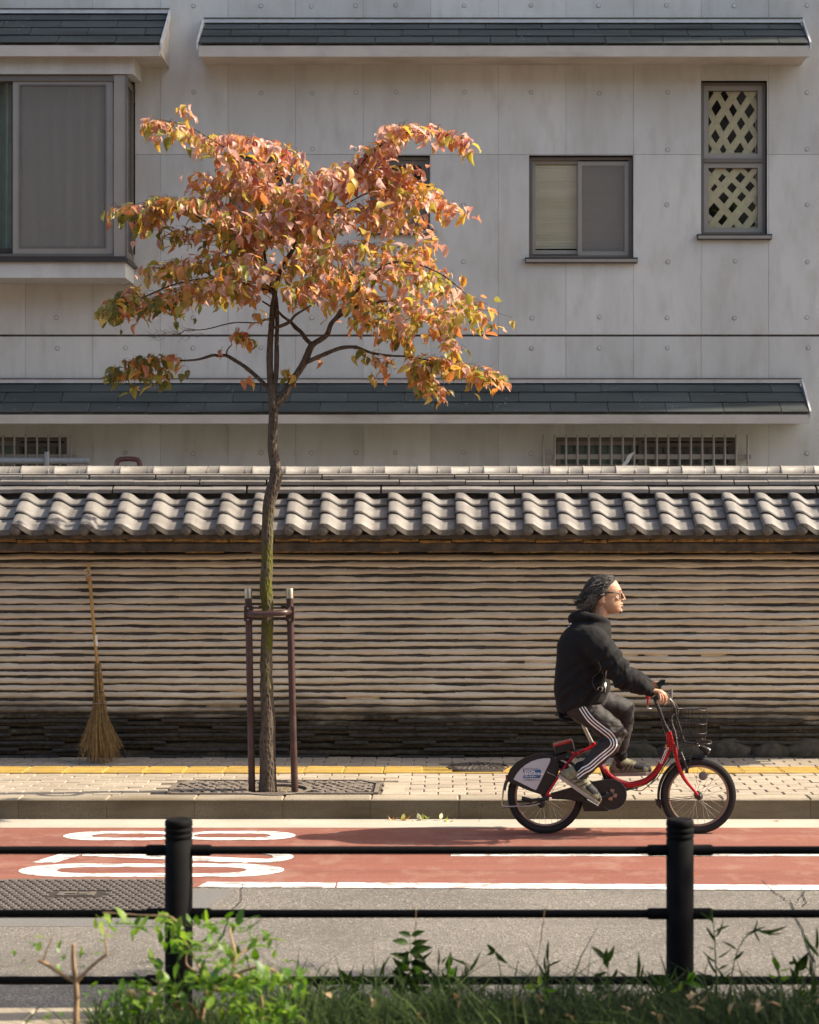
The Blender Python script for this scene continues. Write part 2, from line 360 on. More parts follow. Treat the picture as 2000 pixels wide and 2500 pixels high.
M['iron_dark'] = simple('dark_cast_iron', (.065, .052, .045), .6, .35, var=.3, scale=14, bump=.3)
M['iron_worn'] = simple('worn_cast_iron', (.20, .17, .145), .5, .4, var=.2, scale=40)
M['yellow'] = simple('yellow_tactile', (.50, .325, .07), .75, var=.14, scale=12, bump=.2, rnd=.08, dirt=((.42, .30, .16), 8, .5))
M['bamboo'] = simple('bamboo', (.42, .24, .065), .5, var=.25, scale=14, dirt=((.2, .11, .03), 11, .5))
M['straw'] = simple('bamboo_twig', (.24, .15, .055), .8, var=.45, scale=30)
M['label_white'] = simple('white_label', (.66, .65, .62), .6, var=.06)
M['fence'] = simple('black_fence_paint', (.005, .0046, .0046), .75, 0, .12, var=.2, scale=20, dirt=((.012, .011, .010), 10, .5))
M['red_paint'] = simple('metallic_red_paint', (.42, .008, .014), .22, .35, .6, var=.08)
M['blk'] = simple('black_plastic', (.014, .014, .015), .42, var=.2)
M['rubber'] = simple('tyre_rubber', (.017, .016, .016), .75, var=.25, scale=60, bump=.3)
M['rim'] = simple('bronze_rim', (.33, .24, .19), .38, .7, var=.08)
M['dark_wire'] = simple('dark_coated_wire', (.05, .04, .034), .32, .4, .5)
M['steel'] = simple('bright_steel', (.55, .54, .52), .25, .95, var=.06)
M['alu'] = simple('satin_aluminium', (.42, .40, .37), .38, .8, var=.1)
M['panel'] = simple('silver_panel', (.50, .53, .56), .4, .1, var=.05, scale=4)
M['blue'] = simple('blue_banner', (.020, .12, .26), .5, var=.15)
M['ink'] = simple('dark_print', (.06, .08, .1), .6)
M['white'] = simple('white_print', (.80, .80, .80), .55, var=.03)
M['red_glass'] = simple('red_reflector', (.45, .012, .01), .2, 0, .6)
M['amber'] = simple('grey_reflector', (.16, .15, .15), .35)
M['hoodie'] = simple('black_fleece', (.0125, .0113, .0115), .9, 0, .25, var=.25, scale=60, bump=.3)
M['hood_in'] = simple('grey_lining', (.10, .09, .085), .9)
M['trouser'] = simple('charcoal_nylon', (.030, .025, .0235), .68, 0, .35, var=.12, scale=25, bump=.1)
def m_skin():
    n = N('skin'); c = n.mix(n.ramp(n.noise(28, 4), .35, .7), (.42, .225, .13), (.52, .30, .19)); n.b.inputs['Subsurface Weight'].default_value = .12
    n.b.inputs['Subsurface Radius'].default_value = (.02, .008, .004); n.b.inputs['Subsurface Scale'].default_value = .5
    n.bump(n.noise(220, 2), .12, .002); return n.done(c, .48, spec=.4)
M['skin'] = m_skin()
M['hair'] = simple('black_grey_hair', (.022, .0185, .0165), .6, 0, .35, var=.5, scale=70)
M['hair_grey'] = simple('grey_hair_strand', (.20, .175, .155), .5, 0, .4, var=.5, scale=50)
M['shoe'] = simple('olive_mesh_shoe', (.20, .185, .115), .75, var=.2, scale=45, bump=.3)
M['shoe_blk'] = simple('black_mesh_shoe', (.022, .021, .022), .7, var=.25, scale=60, bump=.3)
M['sole'] = simple('grey_sole', (.36, .32, .27), .7, var=.08)
M['lace'] = simple('grey_lace', (.2, .2, .19), .8)
M['twig'] = simple('pale_twig', (.34, .22, .12), .8, var=.3, scale=25, bump=.3)

# ================================================================== SETTING: ground, road, kerbs, pavement
def sheet(name, x0, x1, y0, y1, z, mat, kind='structure', nx=1, ny=1):
    b = MB(); b.grid(lambda u, v: (lerp(x0, x1, u), lerp(y0, y1, v), z), nx, ny, False)
    o = b.build(name, mat); o['kind'] = kind; return o
sheet('ground', -140, 140, -140, 140, -.012, M['asphalt'])
D_KERB, D_WALL, D_LANE, D_GUT, D_NEAR = 11.63, 13.60, 9.50, 11.31, 6.74
road = sheet('road', -60, 60, D_NEAR, D_LANE+.3, 0, M['asphalt'])
red = sheet('bike_lane', -60, 60, D_LANE+.02, D_GUT, .002, M['red'])
gut = sheet('gutter', -60, 60, D_GUT, D_KERB+.05, .003, M['gutter'])
patch = MB(); patch.prism([P(590, 2160, 0) and (-1.20, 9.47, .0005), (-9, 9.60, .0005), (-9, 8.62, .0005), (-1.36, 8.62, .0005)][::-1], (0, 0, .0008)); patch.build('asphalt_patch', M['patch'], road)

# white lines: the outer edge line (slightly skewed) and the inner one
def ground_poly(name, pts, z, mat, parent, h=.0015):
    b = MB(); a = sum(pts[i][0]*pts[(i+1) % len(pts)][1]-pts[(i+1) % len(pts)][0]*pts[i][1] for i in range(len(pts)))
    if a < 0: pts = pts[::-1]
    b.prism([(x, y, z) for x, y in pts], (0, 0, h)); return b.build(name, mat, parent)
ground_poly('edge_line', [(-1.375, 9.645), (-.645, 9.632), (-.645, 9.50), (-1.415, 9.51)], .003, M['paint'], red)
ground_poly('edge_line', [(-.635, 9.632), (9, 9.39), (9, 9.27), (-.635, 9.50)], .003, M['paint'], red)
ground_poly('inner_line', [(.003, 10.46), (30, 10.49), (30, 10.40), (.003, 10.37)], .003, M['paint'], red)
# bus-lane hours painted for traffic heading +X: strokes as closed rings, reading 8 - 2 0 from the kerb outwards
def loop_marking(name, x0, x1, y0, y1, tw, holes):
    b = MB(); yc = (y0+y1)/2; n = 28
    def sd(x0, x1, y0, y1, k):                      # stadium with elongated ends
        out = []; ry = (y1-y0)/2; rx = min((x1-x0)/2, ry*k)
        for i in range(n):
            a = 2*math.pi*i/n; ca = math.cos(a); out.append(((x1-rx if ca >= 0 else x0+rx)+rx*ca, (y0+y1)/2+ry*math.sin(a)))
        return out
    z0, z1 = .003, .0045
    if len(holes) == 1:
        o = sd(x0, x1, y0, y1, 1.9); h = sd(*holes[0], y0+tw, y1-tw, 1.9); vs = [(x, y, z1) for x, y in o+h]
        b.add(vs, [(i, (i+1) % n, n+(i+1) % n, n+i) for i in range(n)])
    else:                                          # an 8: two rings meeting at a waist
        xm = (holes[0][1]+holes[1][0])/2
        for (a0, a1), h in (((x0, xm+.02), holes[0]), ((xm-.02, x1), holes[1])):
            o = sd(a0, a1, y0, y1, 1.7); q = sd(*h, y0+tw, y1-tw, 1.7); dz = 0 if a0 == x0 else .0006
            b.add([(x, y, z1+dz) for x, y in o+q], [(i, (i+1) % n, n+(i+1) % n, n+i) for i in range(n)])
    return b.build(name, M['paint'], red)
loop_marking('digit_marking', -2.50, -1.0, 10.87, 11.18, .085, [(-2.32, -1.83), (-1.66, -1.16)])
loop_marking('digit_marking', -2.52, -.97, 9.78, 10.15, .10, [(-2.30, -1.19)])
b = MB()                                           # the 2: foot bar, diagonal, bowl
b.prism([(-2.50, 10.18, .003), (-2.36, 10.18, .003), (-2.22, 10.50, .003), (-2.36, 10.50, .003)], (0, 0, .0015))
b.prism([(-2.27, 10.50, .0036), (-2.24, 10.38, .0036), (-1.22, 10.17, .0036), (-1.10, 10.28, .0036)], (0, 0, .0015))
vs = []; n = 14
for i in range(n+1):
    a = R(-100+190*i/n); vs.append((-1.15+.20*math.cos(a), 10.335+.165*math.sin(a), .0058))
for i in range(n+1):
    a = R(-100+190*i/n); vs.append((-1.15+.075*math.cos(a), 10.335+.085*math.sin(a), .0058))
b.add(vs, [(i, i+1, n+2+i, n+1+i) for i in range(n)]); b.build('digit_marking', M['paint'], red)
ground_poly('dash_marking', [(-1.80, 10.80), (-1.68, 10.80), (-1.68, 10.58), (-1.80, 10.58)], .003, M['paint'], red)
# cracks in the asphalt at the right
def crack(pts, wd):
    b = MB(); vs = []
    pts = [(lerp(a[0], c[0], t/5), lerp(a[1], c[1], t/5)) for a, c in zip(pts, pts[1:]) for t in range(5)]+[pts[-1]]
    for i, (x, y) in enumerate(pts):
        k = wd*(.5+.9*abs(nz(i*.9, wd*90))); x += .018*nz(i*.7, 3.1); y += .012*nz(i*.6, 8.2)
        vs += [(x-k/2, y+.2*k, .0052), (x+k/2, y-.2*k, .0052)]
    b.add(vs, [(2*i, 2*i+1, 2*i+3, 2*i+2) for i in range(len(pts)-1)]); b.build('crack', M['black_gap'], road)
def G(px, py): d = F*H/(py-YC); return ((px-XC)*d/F, d)
crack([G(1885, 2175), G(1905, 2190), G(1930, 2205), G(1945, 2240), G(1965, 2290), G(1980, 2330), G(1988, 2390), G(1996, 2460)], .010)
crack([G(1860, 2150), G(1885, 2176)], .007); crack([G(1945, 2205), G(1965, 2180), G(1955, 2172)], .006); crack([G(1930, 2205), G(1950, 2214)], .007)
crack([G(1960, 2180), G(1968, 2205), G(1960, 2216)], .008); crack([G(592, 2160), G(588, 2200), G(560, 2235), G(540, 2300)], .006)

# kerb stones
Z_S = .14
kerb = MB(); kerb.span((-60, D_KERB+.006, -.01), (60, D_KERB+.17, Z_S-.012)); kerb = kerb.build('kerb', M['sand_joint']); kerb['kind'] = 'structure'
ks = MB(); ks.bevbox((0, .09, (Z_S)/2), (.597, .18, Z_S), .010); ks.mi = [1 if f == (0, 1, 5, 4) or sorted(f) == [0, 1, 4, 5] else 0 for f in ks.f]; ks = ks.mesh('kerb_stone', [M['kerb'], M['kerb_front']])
k0 = (725/1.725*0+ (261-XC)/358.)                  # a joint seen at photo x = 261
for i in range(-6, 13):
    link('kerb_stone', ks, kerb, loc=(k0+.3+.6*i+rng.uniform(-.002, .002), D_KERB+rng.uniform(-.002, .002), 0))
# pavement: bed, pavers, tactile tiles
side = sheet('pavement', -60, 60, D_KERB+.17, D_WALL+.3, Z_S-.012, M['sand_joint'])
bed2 = MB(); bed2.span((-60, D_KERB+.17, -.01), (60, D_WALL+.3, Z_S-.02)); bed2.build('pavement_bed', M['sand_joint'], side)
GX0, GX1, GY0, GY1 = -1.99, -.50, D_KERB+.185, 12.43
MHX, MHY, MHR = (1168-XC)*13.07/F, 13.06, .235
pv = [MB(), MB(), MB()]
for q, b in enumerate(pv): b.bevbox((0, 0, 0), (.192, .0985, .03), (.004, .006, .003)[q])
pv = [b.mesh('paver', M['paver']) for b in pv]
Y_TACT0, Y_TACT1 = 12.785, 13.09
rows = [11.812+.105*i+.0525 for i in range(9)] + [13.10+.0525+.105*i for i in range(5)]
cand = []; placed = 0
for j, y in enumerate(rows):
    for i in range(-20, 17):
        x = .2*i+(.1 if j % 2 else 0)+.013; a = .05
        if y < GY1+.04 and GX0-.09 < x < GX1+.10 and j < 9: continue
        if (x-MHX)**2+(y-MHY)**2 < (MHR+.07)**2: continue
        cand.append((abs(x+.3)*.25+(9 if j > 8 else 0)+abs(y-12.2), x, y))
cand.sort(); rest = MB()
for q, (s_, x, y) in enumerate(cand):
    dz = rng.uniform(-.003, .003); rx, ry = rng.uniform(-.012, .012), rng.uniform(-.012, .012)
    if q < 300: link('paver', pv[q % 3], side, loc=(x, y, Z_S-.015+dz), rot=(rx, ry, rng.uniform(-.01, .01)))
    else: rest.bevbox((x, y, Z_S-.015+dz), (.192, .0985, .03), .004)
rest.build('outer_paver', M['paver'], side, kind='stuff')
bs = MB(); bs.bevbox((GX1+.10, (GY0+12.22)/2, Z_S-.015), (.15, 12.22-GY0, .034), .004)
bs.build('edge_slab', M['paver'], side)
tt = MB(); tt.box((0, 0, -.01), (.292, .298, .02))
for i in range(4): tt.bevbox((0, -.112+.075*i, .0025), (.276, .036, .007), .004)
tt = tt.mesh('tactile_tile', M['yellow'])
tx0 = (165-XC)/322.
for i in range(-8, 25):
    x = tx0+.15+.3*i
    if abs(x-MHX) < .30: continue
    link('tactile_tile', tt, side, loc=(x, (Y_TACT0+Y_TACT1)/2+rng.uniform(-.002, .002), Z_S+.001+rng.uniform(-.0015, .0015)), rot=(0, rng.uniform(-.004, .004), 0))
# round cover let into the tactile strip
mh = thing('manhole_cover', (MHX, MHY, Z_S), 'round dark iron manhole cover interrupting the yellow tactile strip', 'manhole cover')
b = MB(); b.lathe([(MHR, -.02), (MHR, .006), (MHR-.012, .008), (MHR-.016, .004), (MHR-.03, .004)], (MHX, MHY, Z_S), 40, smooth=False); b.build('frame', M['iron_dark'], mh)
b = MB(); b.lathe([(MHR-.032, -.02), (MHR-.032, .006), (MHR-.04, .008)], (MHX, MHY, Z_S), 40, smooth=False); b.build('lid', M['iron_dark'], mh)
b = MB()
for i in range(70):
    rr = .185*math.sqrt((i+.5)/70); a = i*2.399963; b.box((MHX+rr*math.cos(a), MHY+rr*math.sin(a), Z_S+.010), (.026, .012, .006), Matrix.Rotation(a, 3, 'Z'))
b.build('raised_pattern', M['iron_worn'], mh, kind='stuff')
b = MB()                                           # cut yellow pieces left and right and in front of the round cover
for x0, x1 in ((MHX-.42, MHX-.20), (MHX+.20, MHX+.42)):
    for i in range(4):
        y = Y_TACT0+.04+.075*i; dx = math.sqrt(max(0, (MHR+.01)**2-(y-MHY)**2))
        a0, a1 = (x0, min(x1, MHX-dx)) if x0 < MHX else (max(x0, MHX+dx), x1)
        if abs(y-MHY) < MHR+.01 and a1-a0 > .02: b.span((a0, y-.018, Z_S-.01), (a1, y+.018, Z_S+.004))
b.span((MHX-.42, Y_TACT0, Z_S-.01), (MHX+.42, Y_TACT0+.03, Z_S+.003)); b.build('cut_tactile_tile', M['yellow'], side)
# rectangular cover in the road
RX0, RX1, RY0, RY1 = (-20-XC)*9.6/F, (478-XC)*9.65/F, 8.86, 9.69
rc = thing('utility_cover', ((RX0+RX1)/2, (RY0+RY1)/2, 0), 'large rectangular iron cover with raised studs set in the road', 'manhole cover')
def rrect(x0, x1, y0, y1, r, n=6):
    return [(cx+r*math.cos(R(a0+90*i/n)), cy+r*math.sin(R(a0+90*i/n))) for cx, cy, a0 in ((x1-r, y1-r, 0), (x0+r, y1-r, 90), (x0+r, y0+r, 180), (x1-r, y0+r, 270)) for i in range(n+1)]
o_, i_ = rrect(RX0, RX1, RY0, RY1, .10), rrect(RX0+.03, RX1-.03, RY0+.03, RY1-.03, .08)
b = MB(); k = len(o_); b.add([(x, y, .013) for x, y in o_]+[(x, y, .013) for x, y in i_], [(i, (i+1) % k, k+(i+1) % k, k+i) for i in range(k)]); b.build('frame', M['iron_worn'], rc)
b = MB(); b.prism([(x, y, .004) for x, y in rrect(RX0+.004, RX1-.004, RY0+.004, RY1-.004, .1)], (0, 0, .0045)); b.build('lid', M['iron_dark'], rc)
b = MB(); nx, ny = 20, 17; lx, ly = (RX0+RX1)/2-.03, (RY0+RY1)/2+.03
for i in range(nx):
    for j in range(ny):
        x = RX0+.065+(RX1-RX0-.13)*(i+(.5 if j % 2 else 0))/(nx-.5); y = RY0+.06+(RY1-RY0-.12)*j/(ny-1)
        if abs(x-lx) < .15 and abs(y-ly) < .085 or x > RX1-.05: continue
        b.bevbox((x, y, .012), (.036, .020, .013), .004)
b.build('stud', M['iron_worn'], rc, kind='stuff')
b = MB(); b.span((lx-.135, ly-.07, .008), (lx+.135, ly+.07, .0115)); b.build('plate', M['iron_dark'], rc)
b = MB()
for (x0, y0, x1, y1) in ((-.10, -.045, -.065, .045), (.065, -.045, .10, .045), (-.06, .0, -.005, .045), (.012, -.01, .06, .03), (-.06, -.045, .06, -.03)): b.span((lx+x0, ly+y0, .011), (lx+x1, ly+y1, .0165))
b.build('emblem', M['iron_worn'], rc)
# near side: kerb slabs and the planted verge
nk = MB(); nk.span((-60, 6.44, -.01), (60, D_NEAR-.006, .125)); nk = nk.build('near_kerb', M['sand_joint']); nk['kind'] = 'structure'
ns = MB(); ns.bevbox((0, 0, .07), (.594, .30, .14), .008); ns = ns.mesh('kerb_slab', M['kerb'])
for i in range(-5, 5): link('kerb_slab', ns, nk, loc=((70-XC)*6.6/F+.3+.6*i, 6.59, rng.uniform(-.002, .002)))
v = MB(); v.grid(lambda u, w_: (lerp(-30, 30, u), lerp(-12, 6.45, w_), .125+.02*nz(u*40, w_*14)), 60, 30); v = v.build('verge', M['soil']); v['kind'] = 'structure'

# ================================================================== TILE-TOPPED MUD WALL
wall = thing('tiled_mud_wall', (0, D_WALL+.3, 0), 'long ribbed mud wall topped with a grey tiled roof along the pavement', 'wall')
WX0, WX1 = -5.0, 4.3
Z0, PITCH, NROW = Z_S, .0578, 28
b = MB(); b.span((WX0, D_WALL+.055, 0), (WX1, D_WALL+.50, 2.02)); b.build('core', M['eave_dark'], wall)
def wave(x, r): return .009*nz(x*1.3, r*3.7)+.006*nz(x*4.1, r*5.3)+.003*nz(x*13, r*9.1)
def depth(x, r): return .010*nz(x*2.3, r*2.9+40)+.007*nz(x*8.3, r*6.1+20)
T = .0125                                            # visible edge of an embedded tile
NX = 300
for r in range(NROW):
    zb, zt = Z0+r*PITCH+T, Z0+(r+1)*PITCH          # this mortar band sits on tile course r
    low = r < 6
    prof = [(-.034, 0.0), (-.008, .03), (-.001, .14), (.004, .32), (.0025, .55), (-.004, .78), (-.012, .95), (-.034, 1.0)]
    def fn(u, v, r=r, zb=zb, zt=zt, low=low):
        x = lerp(WX0, WX1, u); k = round(v*(len(prof)-1)); o, h = prof[k]
        bot = zb+wave(x, r+.5)*(1.6 if low else 1); top = zt+wave(x, r+1)
        g = depth(x, r)*(1.5 if low else 1)+(.006*nz(x*30, r, h*3) if 0 < k < 7 else 0)*(1.3 if low else .45)
        if low: g -= .012
        return (x, D_WALL-(o+.012)-g*(1 if 0 < k < 7 else 0), lerp(bot, top, h)+(.002*nz(x*25, r*3, h*5) if 0 < k < 7 else 0))
    m = MB(); m.grid(fn, NX, len(prof)-1); m.build('mortar_course', M['mortar'], wall)
# flat tiles laid between the mortar courses: the rows nearest eye level one by one, the others joined
et = []
for q in range(6):
    b = MB(); n = 8; vs = []
    for i in range(n+1):
        x = lerp(-.1325, .1325, i/n); zz = .0016*nz(i*.8, q*3.3); yy = .003*nz(i*.6, q*7.7)
        vs += [(x, -.030+yy, -.0125+zz), (x, -.033+yy, zz), (x, -.030+yy, .0125+zz), (x, .03, .0125+zz), (x, .03, -.0125+zz)]
    fs = [(5*i+j, 5*i+(j+1) % 5, 5*i+5+(j+1) % 5, 5*i+5+j) for i in range(n) for j in range(5)]+[(4, 3, 2, 1, 0), tuple(5*n+i for i in range(5))]
    b.add(vs, fs); et.append(b)
etm = [b.mesh('embedded_tile', M['wall_tile']) for b in et]; restw = MB(); cnt = 0
GAPS = [(8, -.7), (9, -1.62), (7, -1.8), (13, .72), (14, 2.05), (14, 1.7), (14, 1.35), ]    # places plastered over
for r in sorted(range(NROW), key=lambda r: abs(r-16)):
    off = rng.uniform(0, .27); i = 0; x = WX0+off
    while x < WX1-.13:
        gap = any(g == r and abs(x-gx) < .13 for g, gx in GAPS)
        z = Z0+r*PITCH+T/2+wave(x, r)*.9; y = D_WALL+.029+rng.uniform(-.004, .003)-(.020 if r < 6 else 0); tilt = (wave(x+.13, r)-wave(x-.13, r))/.26
        if not gap and not (r < 6 and rng.random() < .25):
            if cnt < 300 and -3.9 < x < 3.2: link('embedded_tile', etm[(r*7+i) % 6], wall, loc=(x, y, z), rot=(0, -tilt, 0)); cnt += 1
            else:
                s_ = et[(r*7+i) % 6]; restw.add([(vx+x, vy+y, vz+z-vx*-tilt*1.0) for vx, vy, vz in s_.v], s_.f)
        x += .269; i += 1
restw.build('outer_tile', M['wall_tile'], wall, kind='stuff')
for g, gx in GAPS:
    b = MB(); z = Z0+g*PITCH+T/2
    b.grid(lambda u, v: (gx+.15*(u-.5)*2*(1+.25*nz(v*2, g)), D_WALL-.018*math.sin(math.pi*u)**.5*math.sin(math.pi*v)**.5+.022-.005*nz(u*6+g, v*4), z+(v-.5)*.055), 16, 6)
    b.build('mortar_patch', M['mortar'], wall)
# foundation boulders at the right, loose lumps elsewhere
for x, wd, h in ((1.30, .2, .10), (1.50, .30, .13), (1.83, .34, .13), (2.20, .36, .14), (2.55, .3, .12), (2.85, .36, .14), (3.2, .3, .12), (1.06, .2, .07)):
    b = MB(); b.grid(lambda u, v: (x+(wd/2+.02)*math.cos(2*math.pi*u)*math.sin(math.pi*v)*(1+.2*nz(math.cos(6.28*u)*2+x*5, math.sin(6.28*u)*2, v*3)), D_WALL-.005+.04*math.sin(2*math.pi*u)*math.sin(math.pi*v), Z_S-.03+(h+.03)*(.5+.5*math.cos(math.pi*v))*(1+.2*nz(u*4+x, v*5))), 18, 10)
    b.build('foundation_stone', M['moss_stone'], wall)
# corbelled layers under the eave
def band(name, y, z0, z1, out, mat, amp, seg, sd_):
    b = MB()
    x = WX0; k = 0
    while x < WX1:
        ln = seg*rng.uniform(.55, 1.3); m_ = MB()
        q = [(x+.004, y), (x+ln-.006, y)]; zz = rng.uniform(-amp, amp)
        b.grid(lambda u, v: (lerp(x+.004, x+ln-.006, u), y-out*(0 if v in (0, 1) and False else (1-.5*abs(2*v-1)**3))-amp*1.5*nz(x+u*ln*9, v*3, sd_)+(.05 if v in (0, 1) else 0), lerp(z0, z1, v)+zz+amp*nz((x+u*ln)*7, v, sd_)), 6, 5)
        x += ln; k += 1
    return b.build(name, mat, wall, kind='stuff')
bb = MB(); bb.span((WX0, 13.40, 1.785), (WX1, D_WALL+.1, 1.90)); bb.span((WX0, 13.30, 1.885), (WX1, D_WALL+.1, 1.985)); bb.build('corbel', M['eave_dark'], wall)
band('mud_filling', 13.50, 1.775, 1.805, .015, M['mud'], .006, .26, 3); band('mud_filling', 13.37, 1.858, 1.895, .02, M['mud'], .009, .30, 9)
x = WX0
while x < WX1:
    ln = rng.uniform(.26, .30); b = MB(); b.bevbox((x+ln/2, 13.46, 1.832+rng.uniform(-.003, .003)), (ln-.003, .14, .043), .006); b.build('eave_tile', M['eave_dark'], wall); x += ln
# roof: three courses of S-shaped tiles, the lowest with round end caps
PW = .2655; SL = math.atan2(.28, .40); EXP = .172
def tile_h(u):
    if u < .05: return .049+.006*(u/.05)**.6
    if u < .20: return .055+.003*math.sin(math.pi*(u-.05)/.15)
    if u < .60: t = (u-.20)/.40; return .055*(1-(t*t*(3-2*t)))
    return .008*((u-.60)/.40)**1.8
def roof_tile(eave, short=False):
    b = MB(); n = 22; us = [0, 0]+[i/n for i in range(n+1)]+[1.0]; hs = [-.006, .012]+[tile_h(i/n) for i in range(n+1)]+[-.004]
    Ln = EXP+.07 if not short else .098; k = len(us); rows_ = [(0, 0), (.006, .0035), (Ln*.4, .002), (Ln, -.004)]
    vs = [(u*PW, y, h+(dz if h > -.003 else 0)) for y, dz in rows_ for u, h in zip(us, hs)]
    b.add(vs, [(i*k+j, i*k+j+1, (i+1)*k+j+1, (i+1)*k+j) for i in range(len(rows_)-1) for j in range(k-1)], True)
    t = .0125 if not eave else .042                 # front edge / hanging lip
    fr = [(u*PW, 0, h) for u, h in zip(us[2:-1], hs[2:-1])]
    lo = []; kk = len(fr)                            # edges and caps hang plumb although the tile slopes
    for x, y, z in fr:
        q = t*(1 if not eave else (.35+.65*min(1, max(0, (x/PW-.12)/.18)))); lo.append((x, y-q*math.sin(SL), z-q*math.cos(SL)))
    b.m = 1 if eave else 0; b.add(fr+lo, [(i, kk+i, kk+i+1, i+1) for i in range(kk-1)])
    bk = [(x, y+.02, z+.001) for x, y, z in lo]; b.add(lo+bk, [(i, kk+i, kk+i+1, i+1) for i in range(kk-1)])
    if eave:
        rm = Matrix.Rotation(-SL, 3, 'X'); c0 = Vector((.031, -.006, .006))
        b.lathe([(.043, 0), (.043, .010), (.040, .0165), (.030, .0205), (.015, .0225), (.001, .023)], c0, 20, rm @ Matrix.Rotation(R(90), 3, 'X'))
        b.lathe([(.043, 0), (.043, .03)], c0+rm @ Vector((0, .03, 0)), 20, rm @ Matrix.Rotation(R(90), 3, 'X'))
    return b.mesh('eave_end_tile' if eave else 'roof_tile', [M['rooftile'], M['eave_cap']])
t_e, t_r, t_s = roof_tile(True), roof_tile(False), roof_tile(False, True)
ex, ez = 13.235, 1.955                              # front edge of the eave row
x_first = (37-XC)*13.24/F-.031                     # centre of the leftmost cap in view
for c_ in range(3):
    yy = ex+.010+c_*EXP*math.cos(SL); zz = ez+c_*EXP*math.sin(SL)+.002*c_
    for i in range(-5, 28):
        x = x_first+PW*i+rng.uniform(-.002, .002)
        if x < WX0-.2 or x > WX1: continue
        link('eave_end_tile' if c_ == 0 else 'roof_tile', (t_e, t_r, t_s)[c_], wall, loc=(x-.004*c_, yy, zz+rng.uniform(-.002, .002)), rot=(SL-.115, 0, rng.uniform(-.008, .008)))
b = MB()
def slab(y0, z0, y1, z1, t): b.prism([(WX0, y0, z0), (WX0, y1, z1), (WX0, y1, z1-t), (WX0, y0, z0-t)], (WX1-WX0, 0, 0))
slab(13.27, 1.950, 13.64, 2.185, .03); slab(14.45, 1.955, 14.00, 2.26, .05); b.span((WX0, 13.50, 1.86), (WX1, 14.25, 1.99)); b.build('roof_bed', M['black_gap'], wall)
b = MB(); b.span((WX0, 13.66, 2.02), (WX1, 14.06, 2.30)); b.span((WX0, 13.73, 2.29), (WX1, 13.99, 2.40)); b.build('ridge_core', M['eave_dark'], wall)
b = MB(); vs = []
for q in range(33):                                # rear slope, only its outline is ever in sight
    b.box((WX0+.15+.28*q, 14.24, 2.125), (.26, .56, .02), Matrix.Rotation(-SL, 3, 'X'))
b.build('rear_roof_slope', M['rooftile'], wall, kind='stuff')
def noshi(yb, zb, yf, zf, zl, off):                # ridge course: sloped top from (yb,zb) to front edge (yf,zf), down to zl
    b = MB(); prf = [(yb+.03, zb+.004), (yf, zf), (yf, zl), (yb+.03, zl+.004)]
    b.prism([(-.132, y, z) for y, z in prf], (.264, 0, 0)); fix = b.mesh('ridge_course_tile', M['rooftile']); fixn(fix)
    b2 = MB(); b2.prism([(-.132, 27.72-y, z) for y, z in prf], (.264, 0, 0)); f2 = b2.mesh('ridge_course_tile', M['rooftile']); fixn(f2)
    x = WX0+off
    while x < WX1:
        link('ridge_course_tile', fix, wall, loc=(x, rng.uniform(-.003, .003), rng.uniform(-.002, .002)), rot=(0, rng.uniform(-.004, .004), 0)); x += .2675
    x = WX0+off; bb_ = MB()
    while x < WX1: bb_.add([(vx+x, vy, vz) for vx, vy, vz in b2.v], b2.f); x += .2675
    o = bb_.build('rear_ridge_tile', M['rooftile'], wall, kind='stuff'); fixn(o.data)
noshi(13.665, 2.313, 13.60, 2.275, 2.245, .03); noshi(13.69, 2.353, 13.655, 2.338, 2.312, .18); noshi(13.745, 2.402, 13.705, 2.382, 2.356, .09)
b = MB(); n = 12
pr = [(.072*math.cos(R(a)), .072*math.sin(R(a))) for a in [180-180*i/n for i in range(n+1)]]
vs = []
for xx, s_ in ((-.1325, 1.0), (-.118, 1.0), (-.1175, .965), (.1325, .965)):
    vs += [(xx, -y*s_, z*s_) for y, z in pr]
kk = n+1; b.add(vs, [(i*kk+j, i*kk+j+1, (i+1)*kk+j+1, (i+1)*kk+j) for i in range(3) for j in range(n)], True); b.add(vs[:kk], [tuple(range(kk))]); b.add(vs[-kk:], [tuple(range(kk-1, -1, -1))])
rt = b.mesh('ridge_tile', M['rooftile']); fixn(rt)
x = WX0+.05
while x < WX1:
    link('ridge_tile', rt, wall, loc=(x, 13.86, 2.398+rng.uniform(-.003, .003)), rot=(0, rng.uniform(-.006, .006), rng.uniform(-.006, .006)))
    b = MB(); xx = x+rng.uniform(.02, .1); pts = [(xx+rng.uniform(-.008, .008)*(i > 1), 13.86-.0735*math.cos(R(a))-(.02 if i == 0 else 0), 2.398+.0745*math.sin(R(a))) for i, a in enumerate((-25, 0, 30, 60, 90, 130, 180))]
    b.tube(pts, .0013, 5); b.tube([pts[4], pts[4]+Vector((.012, -.01, .022)) if isinstance(pts[4], Vector) else (pts[4][0]+.01, pts[4][1]-.01, pts[4][2]+.02)], .001, 4); b.build('tie_wire', M['wire'], wall)
    x += .2675

